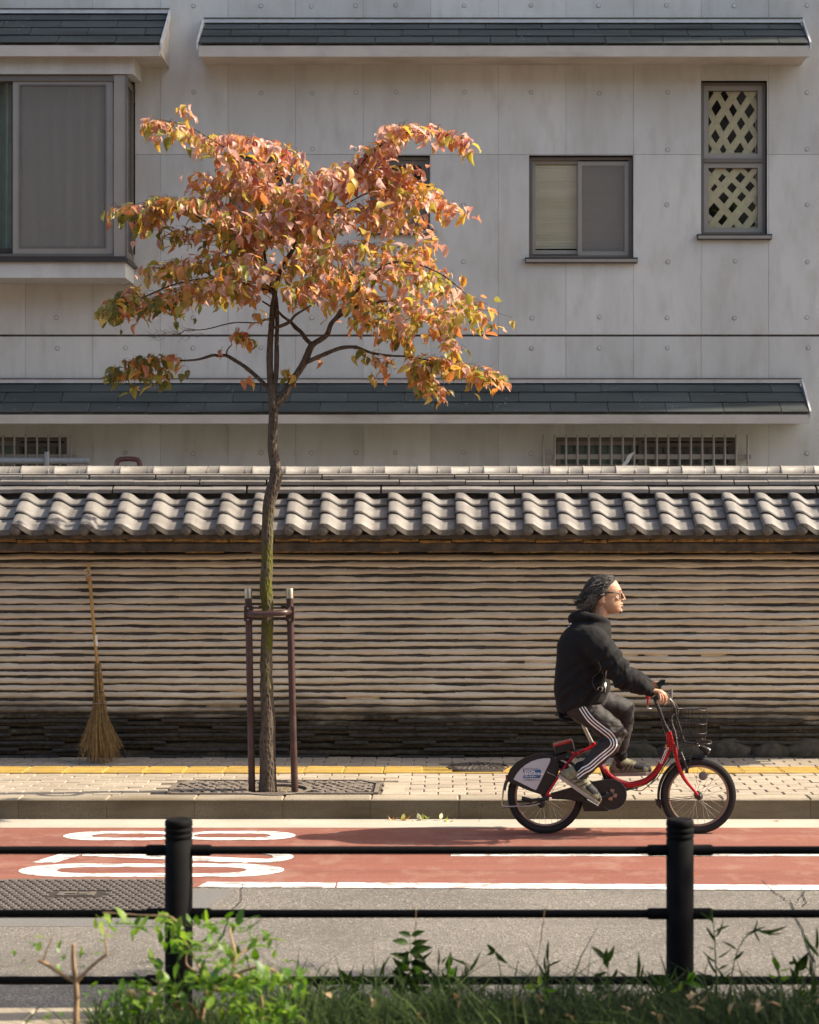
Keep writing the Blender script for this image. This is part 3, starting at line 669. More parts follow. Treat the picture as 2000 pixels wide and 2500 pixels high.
# ================================================================== CONCRETE BUILDING
D_B = 15.15; SB = F/D_B
def bx(px): return (px-XC)/SB
def bz(py): return H-(py-YC)/SB
bld = thing('concrete_building', (0, D_B+3, 0), 'large exposed concrete building with slate canopies and bronze windows behind the wall', 'building')
BX0, BX1, BZ1 = -9.5, bx(1978)+4.1, 13.0
openings = {'centre': (bx(940-0), bx(1050), bz(567), bz(380)), 'right': (bx(1292), bx(1546), bz(630), bz(379)), 'slit': (bx(1712), bx(1873), bz(573), bz(197)),
            'bay': (-9.0, bx(330), bz(622), bz(185)), 'low_right': (bx(1352), bx(1800), bz(1150), bz(1068)), 'low_left': (-6.5, bx(163), bz(1150), bz(1068))}
openings['centre'] = (bx(904), bx(1050), bz(560), bz(379))
openings['left_small'] = (bx(560), bx(716), bz(560), bz(379))
cols = [bx(1052)+.6*k for k in range(-14, 30)]; cols = [BX0]+[c for c in cols if BX0+.1 < c < BX1-.1]+[BX1]
rws = [0, 1.9, bz(819), bz(377), bz(377)+1.6075, bz(377)+3.2, bz(377)+4.8, BZ1]
ops = list(openings.values())
def cut(x0, x1, z0, z1):                           # rectangles of a cell that are not window opening
    xs = sorted({x0, x1} | {o for q in ops for o in q[:2] if x0 < o < x1}); zs = sorted({z0, z1} | {o for q in ops for o in q[2:] if z0 < o < z1})
    for a, b_ in zip(xs, xs[1:]):
        for c, d in zip(zs, zs[1:]):
            if not any(q[0] <= (a+b_)/2 <= q[1] and q[2] <= (c+d)/2 <= q[3] for q in ops): yield a, b_, c, d
core = MB()
for x0, x1 in zip(cols, cols[1:]):
    for z0, z1 in zip(rws, rws[1:]):
        gz0 = .0015 if abs(z0-rws[2]) > .01 else .010; gz1 = .0015 if abs(z1-rws[2]) > .01 else .010
        b = MB(); dy = rng.uniform(-.0012, .0012); g = .0010
        for a, c, d, e in cut(x0, x1, z0, z1):
            core.add([(a, D_B+.014, d), (c, D_B+.014, d), (c, D_B+.014, e), (a, D_B+.014, e)], [(0, 1, 2, 3)])
            A, C_ = a+(g if a == x0 else 0), c-(g if c == x1 else 0); D_, E = d+(gz0 if d == z0 else 0), e-(gz1 if e == z1 else 0); y = D_B+dy
            b.add([(A, y, D_), (C_, y, D_), (C_, y, E), (A, y, E)], [(0, 1, 2, 3)])
            for (p, q) in (((A, D_), (A, E)), ((C_, E), (C_, D_)), ((C_, D_), (A, D_)), ((A, E), (C_, E))):
                b.add([(p[0], y, p[1]), (q[0], y, q[1]), (q[0], D_B+.016, q[1]), (p[0], D_B+.016, p[1])], [(0, 1, 2, 3)])
        if b.f: b.build('concrete_panel', M['concrete'], bld)
core.build('joint_backing', M['eave_dark'], bld)
b = MB(); b.span((BX1-.3, D_B+.02, 0), (BX1, D_B+9, BZ1)); b.span((BX0, D_B+.02, 0), (BX0+.3, D_B+9, BZ1)); b.span((BX0+.3, D_B+.3, BZ1-.3), (BX1-.3, D_B+9, BZ1)); b.span((BX0+.3, D_B+8.7, 0), (BX1-.3, D_B+9, BZ1-.3))
b.build('outer_wall', M['concrete'], bld)
# form-tie plugs
pl = MB(); pl.lathe([(.0165, .0), (.0165, .0012), (.0135, .0016), (.0125, .0006), (.0115, .0022), (.006, .0026)], (0, 0, 0), 16, Matrix.Rotation(R(90), 3, 'X'), False); pl = pl.mesh('tie_plug', M['concrete'])
pr_ = MB(); pr_.lathe([(.0195, .0), (.0195, .0009), (.0160, .0012), (.0160, 0)], (0, 0, 0), 16, Matrix.Rotation(R(90), 3, 'X'), False); pr_ = pr_.mesh('plug_ring', M['eave_dark'])
for py in (14, 226, 364, 501, 639, 775, 849, 1106):
    for px in (139, 305, 471, 637, 762, 870, 967, 1132, 1297, 1463, 1629, 1794, 1972):
        x, z = bx(px+rng.uniform(-2, 2)), bz(py+rng.uniform(-1.5, 1.5))
        if any(q[0]-.06 < x < q[1]+.06 and q[2]-.1 < z < q[3]+.06 for q in ops) or (py == 639 and 1280 < px < 1560) or (px < 345 and py < 700): continue
        if py == 226 and px < 420 or rng.random() < .06 or (py == 1106 and 1330 < px < 1830): continue
        o = link('tie_plug', pl, bld, loc=(x, D_B-.0015, z)); link('plug_ring', pr_, o, loc=(x, D_B-.0013, z))
# ---- canopies
sh = {}
def canopy(name, x0, x1, x0b, x1b, ztop, p, drop, ncourse, fz, joint0, right_end=True, left_end=True):
    """slate canopy: ridge flashing at the wall, courses of shingles, fascia board, verge trims"""
    cn = MB(); y0, y1 = D_B-.002, D_B-p; zb = ztop-drop
    cn.prism([(x0b, y1+.02, zb-.018), (x0, y0, ztop-.018), (x0, y0, fz+.02), (x0b, y1+.02, fz+.02)][::-1], (0, 0, 0)) if False else None
    cn.add([(x0, y0, ztop-.016), (x1, y0, ztop-.016), (x1b, y1+.015, zb-.016), (x0b, y1+.015, zb-.016), (x0, y0, fz+.03), (x1, y0, fz+.03), (x1b, y1+.015, fz+.03), (x0b, y1+.015, fz+.03)],
           [(0, 1, 2, 3), (7, 6, 5, 4), (3, 2, 6, 7), (1, 5, 6, 2), (0, 3, 7, 4)])
    c = cn.build('canopy', M['fascia'], bld)
    f = MB(); f.span((x0b+.004, y1-.004, fz), (x1b-.004, y1+.03, zb-.016)); f.build('fascia', M['fascia'], c)
    f = MB(); f.span((x0, D_B-.035, ztop-.002), (x1, D_B-.002, ztop+.034)); f.build('flashing', M['flashing'], c)
    f = MB(); f.span((x0-.004, D_B-.045, ztop+.034), (x1+.004, D_B-.002, ztop+.040)); f.build('drip_edge', M['bronze_dark'], c)
    n = (drop**2+p**2)**.5; dirv = Vector((0, -p, -drop)).normalized(); nrm = Vector((0, -drop, p)).normalized(); cl = n/ncourse
    for k in range(ncourse):
        t0, t1 = k*cl-.03, (k+1)*cl; xa = joint0+(.25 if k % 2 else 0)+(.02*k)
        def pt(x, t, h): fr = t/n; q = Vector((x, D_B-.002, ztop))+dirv*t+nrm*h; return q
        js = [xa+.5*i for i in range(-30, 30)]
        def lim(t, side): return lerp(x0, x0b, t/n)+.01 if side == 0 else lerp(x1, x1b, t/n)-.01
        edges = [None]+[j for j in js if lim(t1, 0)+.05 < j < lim(t1, 1)-.05]+[None]
        for a, e in zip(edges, edges[1:]):
            aa = [(a+.003 if a is not None else lim(t, 0)) for t in (max(t0, .0), t1)]; ee = [(e-.003 if e is not None else lim(t, 1)) for t in (max(t0, .0), t1)]
            h0, h1 = .001, .013+rng.uniform(-.0015, .002); j1 = rng.uniform(-.003, .003)
            T0 = max(t0, 0.); m = MB(); top = [pt(aa[0], T0, h0), pt(ee[0], T0, h0), pt(ee[1], t1+j1, h1), pt(aa[1], t1+j1, h1)]; bot = [pt(aa[0], T0, h0-.006), pt(ee[0], T0, h0-.006), pt(ee[1], t1+j1, h1-.011), pt(aa[1], t1+j1, h1-.011)]
            m.add(top+bot, [(0, 3, 2, 1), (4, 5, 6, 7), (2, 3, 7, 6), (0, 4, 7, 3), (1, 2, 6, 5)]); m.build('shingle', M['shingle'], c)
    for on, xt, xb, s_ in ((left_end, x0, x0b, -1), (right_end, x1, x1b, 1)):
        if on:
            f = MB(); w_ = .016; a = [Vector((xt, D_B-.03, ztop+.03)), Vector((xb, y1-.008, zb+.014)), Vector((xb, y1-.008, zb-.05)), Vector((xt, D_B-.03, ztop-.05))]
            f.prism(a if s_ > 0 else a, (s_*w_, 0, 0)); o = f.build('verge_trim', M['flashing'], c); fixn(o.data)
    return c
SE = F/(D_B-.386)
def ex_(px): return (px-XC)/SE
def ez_(py): return H-(py-YC)/SE
jt = bx(1318/1.725*0+1000+318/1.725)
canopy('upper', bx(500), bx(1957), ex_(484), ex_(1977), bz(57), .386, bz(57)-ez_(107), 3, ez_(138), jt)
canopy('lower', -9.2, bx(1955), -9.2, ex_(1977), bz(935), .386, bz(935)-ez_(1008), 3, ez_(1034), bx(1000+565/1.725), True, False)
DL = .52; SLf = F/(D_B-DL)
canopy('left', -9.2, bx(414), -9.2, (391-XC)/SLf, bz(34), DL, bz(34)-(H-(106-YC)/SLf), 4, H-(137-YC)/SLf, bx(385/1.725), True, False)
# ---- windows
def bars(b, x0, x1, z0, z1, y, wd, dp):            # a rectangular frame of four bars
    b.span((x0, y, z0), (x0+wd, y+dp, z1)); b.span((x1-wd, y, z0), (x1, y+dp, z1)); b.span((x0+wd, y+.001, z0), (x1-wd, y+dp-.001, z0+wd)); b.span((x0+wd, y+.001, z1-wd), (x1-wd, y+dp-.001, z1))
def opening_box(b, x0, x1, z0, z1, y0, y1):        # reveal and the dark room behind, open to the front
    b.add([(x0, y0, z0), (x1, y0, z0), (x1, y0, z1), (x0, y0, z1), (x0, y1, z0), (x1, y1, z0), (x1, y1, z1), (x0, y1, z1)], [(4, 5, 6, 7), (0, 4, 7, 3), (1, 2, 6, 5), (0, 1, 5, 4), (3, 7, 6, 2)])
def window(key, sill=True):
    x0, x1, z0, z1 = openings[key]; b = MB(); opening_box(b, x0, x1, z0, z1, D_B+.02, D_B+.9)
    o = b.build('window', M['black_gap'], bld)
    b = MB(); opening_box(b, x0, x1, z0, z1, D_B-.0, D_B+.09); b.f = b.f[1:]; b.sm = b.sm[1:]; b.mi = b.mi[1:]; b.build('reveal', M['bronze_dark'], o)
    b = MB(); bars(b, x0+.004, x1-.004, z0+.004, z1-.004, D_B+.045, .028, .06); b.build('frame', M['bronze'], o)
    if sill:
        b = MB(); b.span((x0-.035, D_B-.045, z0-.048), (x1+.035, D_B+.045, z0-.008)); b.span((x0-.04, D_B-.05, z0-.008), (x1+.04, D_B+.05, z0-.001)); b.build('sill', M['bronze_dark'], o)
        b = MB(); b.span((x0-.030, D_B-.0475, z0-.041), (x1+.030, D_B-.0445, z0-.014)); b.build('sill_face', M['sash'], o)
    return o, x0, x1, z0, z1
def pane(o, x0, x1, z0, z1, y):
    b = MB(); b.span((x0, y, z0), (x1, y+.005, z1)); b.build('pane', M['glass'], o)
def sash(o, x0, x1, z0, z1, y, wd=.042, mat='sash', glass=True):
    b = MB(); bars(b, x0, x1, z0, z1, y, wd, .03); b.build('sash', M[mat], o)
    if glass: pane(o, x0+wd, x1-wd, z0+wd, z1-wd, y+.012)
# the two-sash window with blinds
o, x0, x1, z0, z1 = window('right'); xm = bx(1413)
sash(o, x0+.03, xm+.02, z0+.045, z1-.03, D_B+.075, .030); sash(o, xm-.002, x1-.035, z0+.03, z1-.045, D_B+.048, .036, 'sash', False)
b = MB(); b.span((xm+.034, D_B+.052, z0+.066), (x1-.071, D_B+.054, z1-.081)); b.build('fly_screen', M['screen'], o)
sl = MB(); sl.add([(-.5, -.014, -.002), (.5, -.014, -.002), (.5, .0, .002), (-.5, .0, .002), (.5, .014, -.002), (-.5, .014, -.002)], [(0, 1, 2, 3), (3, 2, 4, 5)], True)
for nm, a, c in (('l', x0+.055, xm-.005), ('r', xm+.04, x1-.075)):
    m = MB(); m.add([(x*(c-a), y, z) for x, y, z in sl.v], sl.f, True); m = m.mesh('blind_slat', M['blind']); z = z1-.06; k = 0
    while z > z0+(.095 if nm == 'l' else .10):
        link('blind_slat', m, o, loc=((a+c)/2, D_B+.105, z), rot=(R(-58+rng.uniform(-4, 4)), 0, rng.uniform(-.0015, .0015))); z -= .0255
    b = MB(); b.span((a, D_B+.115, z-.03), (c, D_B+.135, z-.002)); b.build('blind_rail', M['blind'], o)
    for q in (.28, .9): b = MB(); b.tube([(lerp(a, c, q), D_B+.112, z), (lerp(a, c, q), D_B+.112, z1-.05)], .0016, 4); b.build('blind_cord', M['curtain'], o)
# the slit window with taped lattice
o, x0, x1, z0, z1 = window('slit'); zm = bz(389)
b = MB(); b.span((x0+.03, D_B+.04, zm-.018), (x1-.03, D_B+.10, zm+.018)); b.build('transom', M['bronze'], o)
def clip(poly, x0, x1, z0, z1):
    for ax, lim, s_ in ((0, x0, 1), (0, x1, -1), (1, z0, 1), (1, z1, -1)):
        out = []
        for i in range(len(poly)):
            p, q = poly[i], poly[(i+1) % len(poly)]; dp, dq = s_*(p[ax]-lim), s_*(q[ax]-lim)
            if dp >= 0: out.append(p)
            if (dp >= 0) != (dq >= 0): t = dp/(dp-dq); out.append((lerp(p[0], q[0], t), lerp(p[1], q[1], t)))
        poly = out
        if not poly: return []
    return poly
for zl, zh, up in ((z0+.03, zm-.02, False), (zm+.02, z1-.03, True)):
    sash(o, x0+.03, x1-.03, zl, zh, D_B+.055, .042)
    px0, px1, pz0, pz1 = x0+.074, x1-.074, zl+.044, zh-.044; n = 0
    for sgn, ang0 in ((1, 52 if not up else 56), (-1, 45 if not up else 60)):
        for k in range(-4, 5):
            a = R(ang0*sgn+rng.uniform(-4, 4)); wd = (.066 if sgn > 0 else .056)*rng.uniform(.8, 1.15)
            d = Vector((math.cos(a), math.sin(a))); nn = Vector((-d.y, d.x)); c = Vector(((px0+px1)/2, (pz0+pz1)/2))+nn*(k*.128+rng.uniform(-.014, .014))
            pg = clip([tuple(c+d*s1*.6+nn*s2*wd/2) for s1, s2 in ((-1, -1), (1, -1), (1, 1), (-1, 1))], px0, px1, pz0, pz1)
            if len(pg) < 3: continue
            y = D_B+.085+.0012*n; n += 1; b = MB(); b.prism([(p[0], y+.004*nz(p[0]*20, p[1]*20), p[1]) for p in pg], (0, .0008, 0)); q = b.build('tape_strip', M['tape'], o); fixn(q.data)
    b = MB(); b.span((px0, D_B+.112, pz0), (px0+.012, D_B+.114, pz1)); b.span((px1-.010, D_B+.112, pz0), (px1, D_B+.114, pz1)); b.span((px0, D_B+.115, pz0), (px1, D_B+.117, pz0+.02)); b.build('tape_edge', M['tape'], o)
# the windows half hidden by the tree
for key in ('centre', 'left_small'):
    o, x0, x1, z0, z1 = window(key); zm = z0+.22
    sash(o, x0+.03, x1-.03, z0+.03, z1-.03, D_B+.06, .05, 'bronze'); b = MB(); b.span((x0+.08, D_B+.055, lerp(z0, z1, .62)), (x1-.08, D_B+.085, lerp(z0, z1, .62)+.03)); b.build('transom', M['bronze'], o)
    b = MB(); b.span((x0+.08, D_B+.14, z0+.08), (x1-.08, D_B+.15, z1-.35)); b.build('curtain', M['curtain'], o)
# low windows behind bar grilles
for key, gx0, gx1 in (('low_right', bx(1328), bx(1824)), ('low_left', -6.0, bx(184))):
    o, x0, x1, z0, z1 = window(key, False)
    xm = bx(1565) if key == 'low_right' else bx(40)
    sash(o, x0+.03, xm+.02, z0+.03, z1-.03, D_B+.075, .035); sash(o, xm-.015, x1-.03, z0+.03, z1-.045, D_B+.05, .035, 'bronze')
    b = MB(); b.span((x0+.06, D_B+.13, z0), (xm-.03, D_B+.135, z1-.05)); b.build('curtain', M['green_curtain'], o)
    b = MB(); b.span((xm+.03, D_B+.15, z0), (x1-.07, D_B+.155, z1-.06)); b.build('curtain', M['low_curtain'], o)
    g = MB(); yb = D_B-.09; zr = bz(1116)
    g.span((gx0-.02, yb-.012, zr-.022), (gx1+.02, yb+.012, zr+.022)); g.span((gx0-.02, yb-.012, zr-.49), (gx1+.02, yb+.012, zr-.45)); gr = g.build('window_grille', M['sash'], bld)
    bar = MB(); bar.tube([(0, 0, -.57), (0, 0, .195)], .010, 8); bar = bar.mesh('bar', M['sash']); k = 0
    while gx1-.0-.1*k > gx0-.01:
        x = gx1-.013-.1*k; k += 1
        if x < -4.6: break
        link('bar', bar, gr, loc=(x, yb-.020, zr))
    for xx in (gx0, gx1): b = MB(); b.span((xx-.012, yb+.012, zr-.018), (xx+.012, D_B, zr+.018)); b.build('bracket', M['sash'], gr)
    if key == 'low_right':
        b = MB(); xr = bx(1532); b.grid(lambda u, v: (xr+.06*u-.09*v+.012*nz(u*3, v*4), yb-.035-.01*nz(v*5, u), zr+.02-.14*v+.03*u), 3, 6); b.build('rag', M['label_white'], gr)
# services glimpsed over the wall at the left
b = MB(); b.tube([(-5, 14.9, bz(1133)*.0+2.545), (bx(230), 14.9, 2.54)], .028, 12); b.tube([(bx(132), 14.88, 2.50), (bx(132), 14.88, 2.62)], .022, 10); b.tube([(bx(230)-.02, 14.9, 2.54), (bx(230)+.01, 14.9, 2.54)], .033, 12); b.build('service_pipe', M['pipe'], bld)
b = MB(); b.tube(spline([(bx(298), 14.9, 2.45), (bx(300), 14.9, 2.535), (bx(312), 14.9, 2.556), (bx(340), 14.9, 2.556), (bx(352), 14.9, 2.535), (bx(354), 14.9, 2.45)], 5), .022, 8); b.build('vent_hood', simple('brown_vent', (.12, .05, .04), .5), bld)
# ---- bay window
DF = D_B-.42; SF = F/DF
def fx(px): return (px-XC)/SF
def fz_(py): return H-(py-YC)/SF
b = MB(); b.prism([(-9.2, DF, fz_(180)), (-9.2, D_B, bz(200)), (-9.2, D_B, fz_(137)+.3), (-9.2, DF, fz_(137)+.02)], (9.2+bx(346), 0, 0)); bay = b.build('bay_window', M['concrete'], bld); fixn(bay.data)
b = MB(); b.span((-9.2, DF, fz_(678)), (bx(328), D_B-.002, fz_(640))); b.build('base_slab', M['concrete'], bay)
b = MB(); b.span((-9.2, DF-.03, fz_(640)), (bx(336), D_B-.002, fz_(640)+.022)); b.span((-9.2, DF-.01, fz_(640)+.022), (bx(330), D_B-.002, fz_(640)+.05)); b.build('sill', M['bronze_dark'], bay)
zt, zbm = fz_(181), fz_(640)+.05; xr = bx(328)-.004
b = MB(); b.span((-9, DF+.03, zt-.05), (xr, DF+.10, zt)); b.span((-9, DF+.035, zbm), (xr, DF+.10, zbm+.03)); b.build('frame', M['bronze'], bay)
b = MB(); b.span((fx(277), DF+.02, zbm), (fx(309), DF+.06, zt-.001)); b.build('corner_panel', M['sash'], bay)
b = MB(); b.span((fx(309), DF+.016, zbm+.001), (xr, DF+.06, zt-.002)); b.span((xr-.03, D_B-.06, zbm), (xr, D_B-.002, zt-.001)); b.span((xr-.028, DF+.06, zbm+.0), (xr-.002, D_B-.06, zbm+.06)); b.span((xr-.028, DF+.06, zt-.06), (xr-.002, D_B-.06, zt-.001)); b.build('side_frame', M['bronze'], bay)
b = MB(); b.span((xr-.02, DF+.06, zbm+.06), (xr-.014, D_B-.06, zt-.06)); b.build('side_pane', M['glass'], bay)
sx0, sx1, sz0, sz1 = fx(28), fx(273), fz_(619), fz_(187)
b = MB(); bars(b, sx0, sx1, sz0, sz1, DF+.045, .055, .03); b.build('sash', M['sash'], bay)
b = MB(); bars(b, sx0+.055, sx1-.055, sz0+.055, sz1-.055, DF+.04, .012, .02); b.build('screen_frame', M['bronze'], bay)
b = MB(); b.span((sx0+.06, DF+.05, sz0+.06), (sx1-.06, DF+.052, sz1-.06)); b.build('fly_screen', M['screen'], bay)
b = MB(); b.span((sx0+.05, DF+.085, sz0+.05), (sx1-.05, DF+.09, sz1-.05)); b.build('pane', M['glass'], bay)
b = MB(); b.span((-6, DF+.085, sz0+.02), (sx0+.03, DF+.115, sz0+.06)); b.span((sx0-.02, DF+.08, sz0+.05), (sx0+.035, DF+.115, sz1)); b.build('rear_sash', M['bronze_dark'], bay)
b = MB(); b.span((-6, DF+.10, sz0+.06), (sx0-.02, DF+.104, sz1-.02)); b.build('pane', M['glass'], bay)
def drape(name, xa, xb, za, zb, y, mat, fold, amp):
    b = MB(); b.grid(lambda u, v: (lerp(xa, xb, u), y+amp*math.sin(u*fold*6.283+1.2*nz(u*fold*.7, v*.8))+amp*.8*nz(u*fold*2, v*2), lerp(za, zb, v)), int(fold*10), 8); b.build(name, mat, bay)
drape('curtain', sx0-.1, sx1+.06, sz0+.04, sz1, DF+.20, M['curtain'], 9, .014)
drape('curtain', sx0-.9, sx0+.02, sz0+.04, sz1, DF+.20, M['green_curtain'], 5, .02)
b = MB(); b.span((sx0+.06, DF+.15, fz_(527)), (sx1-.06, DF+.16, fz_(521))); b.build('rail', M['curtain'], bay)
b = MB(); b.span((-9.1, D_B-.02, zbm), (xr-.03, D_B+.9, zbm+.01)); b.add([(-9.1, D_B+.6, zbm), (xr, D_B+.6, zbm), (xr, D_B+.6, zt), (-9.1, D_B+.6, zt)], [(0, 1, 2, 3)]); b.build('room', M['black_gap'], bay)

# unseen mid-rise added behind the camera to cut the low sky; panes mirror it
opp = thing('added_sky_blocker', (0, -9, 0), 'added unseen block with rows of windows behind the camera, cutting the low sky light', 'building')
b = MB(); b.span((-26, -16, 0), (26, -9, 13)); b.build('wall', simple('render_wall', (.30, .27, .24), .9), opp)
wn = MB(); wn.span((-.8, -.02, -.7), (.8, .03, .7)); wn = wn.mesh('window', M['bronze_dark'])
for i in range(-8, 9):
    for j in range(4): link('window', wn, opp, loc=(i*2.9, -9+.0, 2.0+3.3*j))

# ================================================================== STREET TREE (flowering dogwood in autumn colour)
D_T = 11.98
tree = thing('dogwood_tree', (P(655, 1930, D_T).x, D_T, Z_S), 'young street tree with drooping red and orange autumn leaves in the pavement grate', 'tree')
def TP(px, py, dy=0.): return P(px, py, D_T+dy)
def limb(name, pts, rad, n=8, sub=5, bumpy=.0):
    pts = [TP(*p) for p in pts]; q = spline(pts, sub); k = len(q)
    rs = [interp([i/(len(rad)-1) for i in range(len(rad))], rad, i/(k-1)) for i in range(k)]
    q = [p+Vector((nz(p.z*4, p.x*3)*.012, nz(p.z*4, p.x*3+9)*.012, 0))*min(1, rs[i]*40) for i, p in enumerate(q)]
    rs = [r*(1+.16*nz(i*.9, pts[0].x*7)+bumpy*max(0, nz(i*.37, 5.5))) for i, r in enumerate(rs)]
    b = MB(); b.tube(q, rs, n); return b.build(name, M['bark'], tree)
u = 1/347.8
limb('trunk', [(655, 1945), (655, 1900), (653, 1800), (652, 1700), (651, 1600), (654, 1500), (650, 1440), (653, 1390), (652, 1330), (655, 1270), (661, 1215), (672, 1165), (668, 1110), (666, 1050), (667, 990), (666, 940)],
     [25*u, 20.5*u, 18*u, 16.5*u, 14.5*u, 14*u, 15.5*u, 14*u, 13.5*u, 14.5*u, 16*u, 15*u, 12.5*u, 11*u, 11.5*u, 12*u], 14, 4, .12)
limb('branch', [(664, 960), (660, 900), (659, 830), (664, 770), (668, 730), (690, 650), (720, 600), (740, 540)], [9*u, 8*u, 7.5*u, 7*u, 5.5*u, 4.5*u, 3.5*u, 2*u])
limb('branch', [(670, 955), (676, 900), (675, 830), (676, 780), (672, 720), (650, 640), (637, 540), (640, 460)], [7*u, 6*u, 5.5*u, 5*u, 4.5*u, 4*u, 3*u, 2.2*u])
limb('branch', [(674, 988), (695, 962), (714, 932), (741, 888), (757, 850), (768, 838), (798, 818), (812, 787), (840, 765), (875, 748), (940, 735), (1010, 730)], [11*u, 10*u, 9*u, 8.5*u, 8*u, 7*u, 6.5*u, 5.5*u, 4.5*u, 3.5*u, 2.5*u, 1.5*u])
limb('branch', [(744, 886), (784, 868, -.05), (830, 850, -.12), (870, 848, -.18), (906, 861, -.22), (950, 868, -.25), (1000, 871, -.28), (1071, 884, -.3), (1130, 895, -.3)], [6*u, 5.5*u, 5*u, 4*u, 3.2*u, 2.8*u, 2.2*u, 1.6*u, 1*u])
limb('branch', [(763, 842), (748, 828, .05), (737, 812, .1), (722, 800, .15), (708, 785, .2), (690, 772, .2), (676, 758, .2), (640, 735, .2)], [6*u, 5.5*u, 5*u, 5.5*u, 4*u, 3.5*u, 3*u, 2*u])
limb('branch', [(672, 800), (690, 794, -.1), (708, 785, -.15), (723, 768, -.2), (770, 740, -.25)], [4.5*u, 4.5*u, 4*u, 3*u, 1.5*u])
limb('branch', [(660, 955), (640, 932), (602, 898, .05), (575, 880, .08), (553, 868, .1), (535, 869, .1), (521, 867, .1), (500, 873, .12), (480, 878, .14), (443, 880, .15), (396, 875, .2), (330, 890, .2)], [5.5*u, 5*u, 5*u, 4.5*u, 4.3*u, 4*u, 4*u, 3.5*u, 3*u, 2.5*u, 1.6*u, 1*u])
limb('twig', [(553, 868, .1), (555, 855, .08), (563, 845, .06), (567, 841, .06)], [2*u, 1.6*u, 1.3*u, 1.3*u], 6)
limb('branch', [(664, 775), (645, 782, .3), (625, 788, .3), (570, 788, .4), (501, 804, .5), (455, 806, .5), (437, 815, .5), (400, 818, .55)], [2.2*u, 2*u, 1.8*u, 1.6*u, 1.4*u, 1.1*u, .8*u, .5*u], 6)
limb('branch', [(638, 520), (637, 463, -.1), (600, 410, -.15), (559, 368, -.2), (500, 330, -.25), (450, 305, -.25), (380, 290, -.25)], [3*u, 3*u, 2.6*u, 2.2*u, 1.6*u, 1.2*u, .7*u], 6)
limb('branch', [(668, 720), (640, 660), (611, 625), (570, 600, -.1), (530, 560, -.2), (440, 510, -.3), (340, 505, -.35), (275, 505, -.4)], [4.2*u, 4*u, 3.6*u, 3*u, 2.4*u, 1.8*u, 1.2*u, .7*u])
limb('branch', [(672, 715), (620, 700, .1), (540, 680, .1), (440, 690, .1), (340, 730, .05), (265, 760, 0)], [4*u, 3.4*u, 2.6*u, 2*u, 1.4*u, .7*u])
limb('branch', [(700, 640), (760, 540, -.05), (840, 450, -.1), (910, 370, -.1), (985, 325, -.1), (1060, 330, -.1), (1150, 350, -.1)], [4*u, 3.6*u, 3*u, 2.4*u, 1.8*u, 1.2*u, .7*u])
limb('branch', [(730, 590), (800, 530, .3), (900, 470, .4), (1000, 460, .4), (1080, 490, .4), (1140, 530, .4)], [3*u, 2.8*u, 2.2*u, 1.7*u, 1.2*u, .7*u], 6)
limb('branch', [(812, 787), (880, 700, -.2), (960, 640, -.3), (1060, 660, -.4), (1140, 720, -.4), (1195, 785, -.4)], [4*u, 3.2*u, 2.6*u, 2*u, 1.4*u, .7*u])
limb('branch', [(690, 660), (740, 630, .6), (800, 640, 1.0), (860, 680, 1.25), (900, 720, 1.4)], [3*u, 2.6*u, 2.2*u, 1.6*u, .8*u], 6)
limb('branch', [(668, 700), (620, 690, .5), (570, 680, .9), (500, 700, 1.2), (440, 730, 1.35)], [3*u, 2.6*u, 2.2*u, 1.6*u, .8*u], 6)
tw = MB()
def twig(a, c, r=.0016):
    m_ = (a+c)/2+Vector((rng.uniform(-.02, .02), rng.uniform(-.02, .02), rng.uniform(0, .03))); tw.tube([a, m_, c], [r, r*.8, r*.5], 4, False)
# leaves: ovate, folded along the midrib, curling towards the tip; local: base at 0, hanging along -Z, face towards -Y
def leaf_mesh(seed, L_=.1, W=.052, curl=.5, fold=.35, mats=None, nseg=6):
    r = random.Random(seed); b = MB(); vs = []; y = 0; z = 0; a = r.uniform(-1.15, -.1); tw_ = r.uniform(-.3, .3)
    for i in range(nseg+1):
        t = i/nseg; wd = W*(math.sin(math.pi*t**.78)**.9 if 0 < t < 1 else 0)*(1-.25*t)+.0006
        an = tw_*t; f = fold*(.6+.4*t)
        for s_ in (-1, 0, 1):
            x = s_*wd*.5*math.cos(f); dy = -abs(s_)*wd*.5*math.sin(f)+.003*r.uniform(-1, 1)*(s_ != 0)
            vs.append((x*math.cos(an)-dy*math.sin(an), y+dy*math.cos(an)+x*math.sin(an), z))
        y += L_/nseg*math.sin(a); z -= L_/nseg*math.cos(a); a += curl/nseg*r.uniform(.4, 1.6)
    fs = []
    for i in range(nseg): fs += [(3*i, 3*i+3, 3*i+4, 3*i+1), (3*i+1, 3*i+4, 3*i+5, 3*i+2)]
    b.add(vs, fs, True); b.tube([(0, -.002, .028), (0, .002, .012), (0, 0, 0)], .0009, 3, False); return b
LB = [leaf_mesh(s_, .1, .056+.005*(s_ % 3), curl=(.8, 1.2, 1.6, .5, 1.0, 2.0)[s_ % 6], fold=(.35, .65, .95)[s_ % 3]) for s_ in range(12)]
LM = [b.mesh('leaf', M['leaf1']) for b in LB]
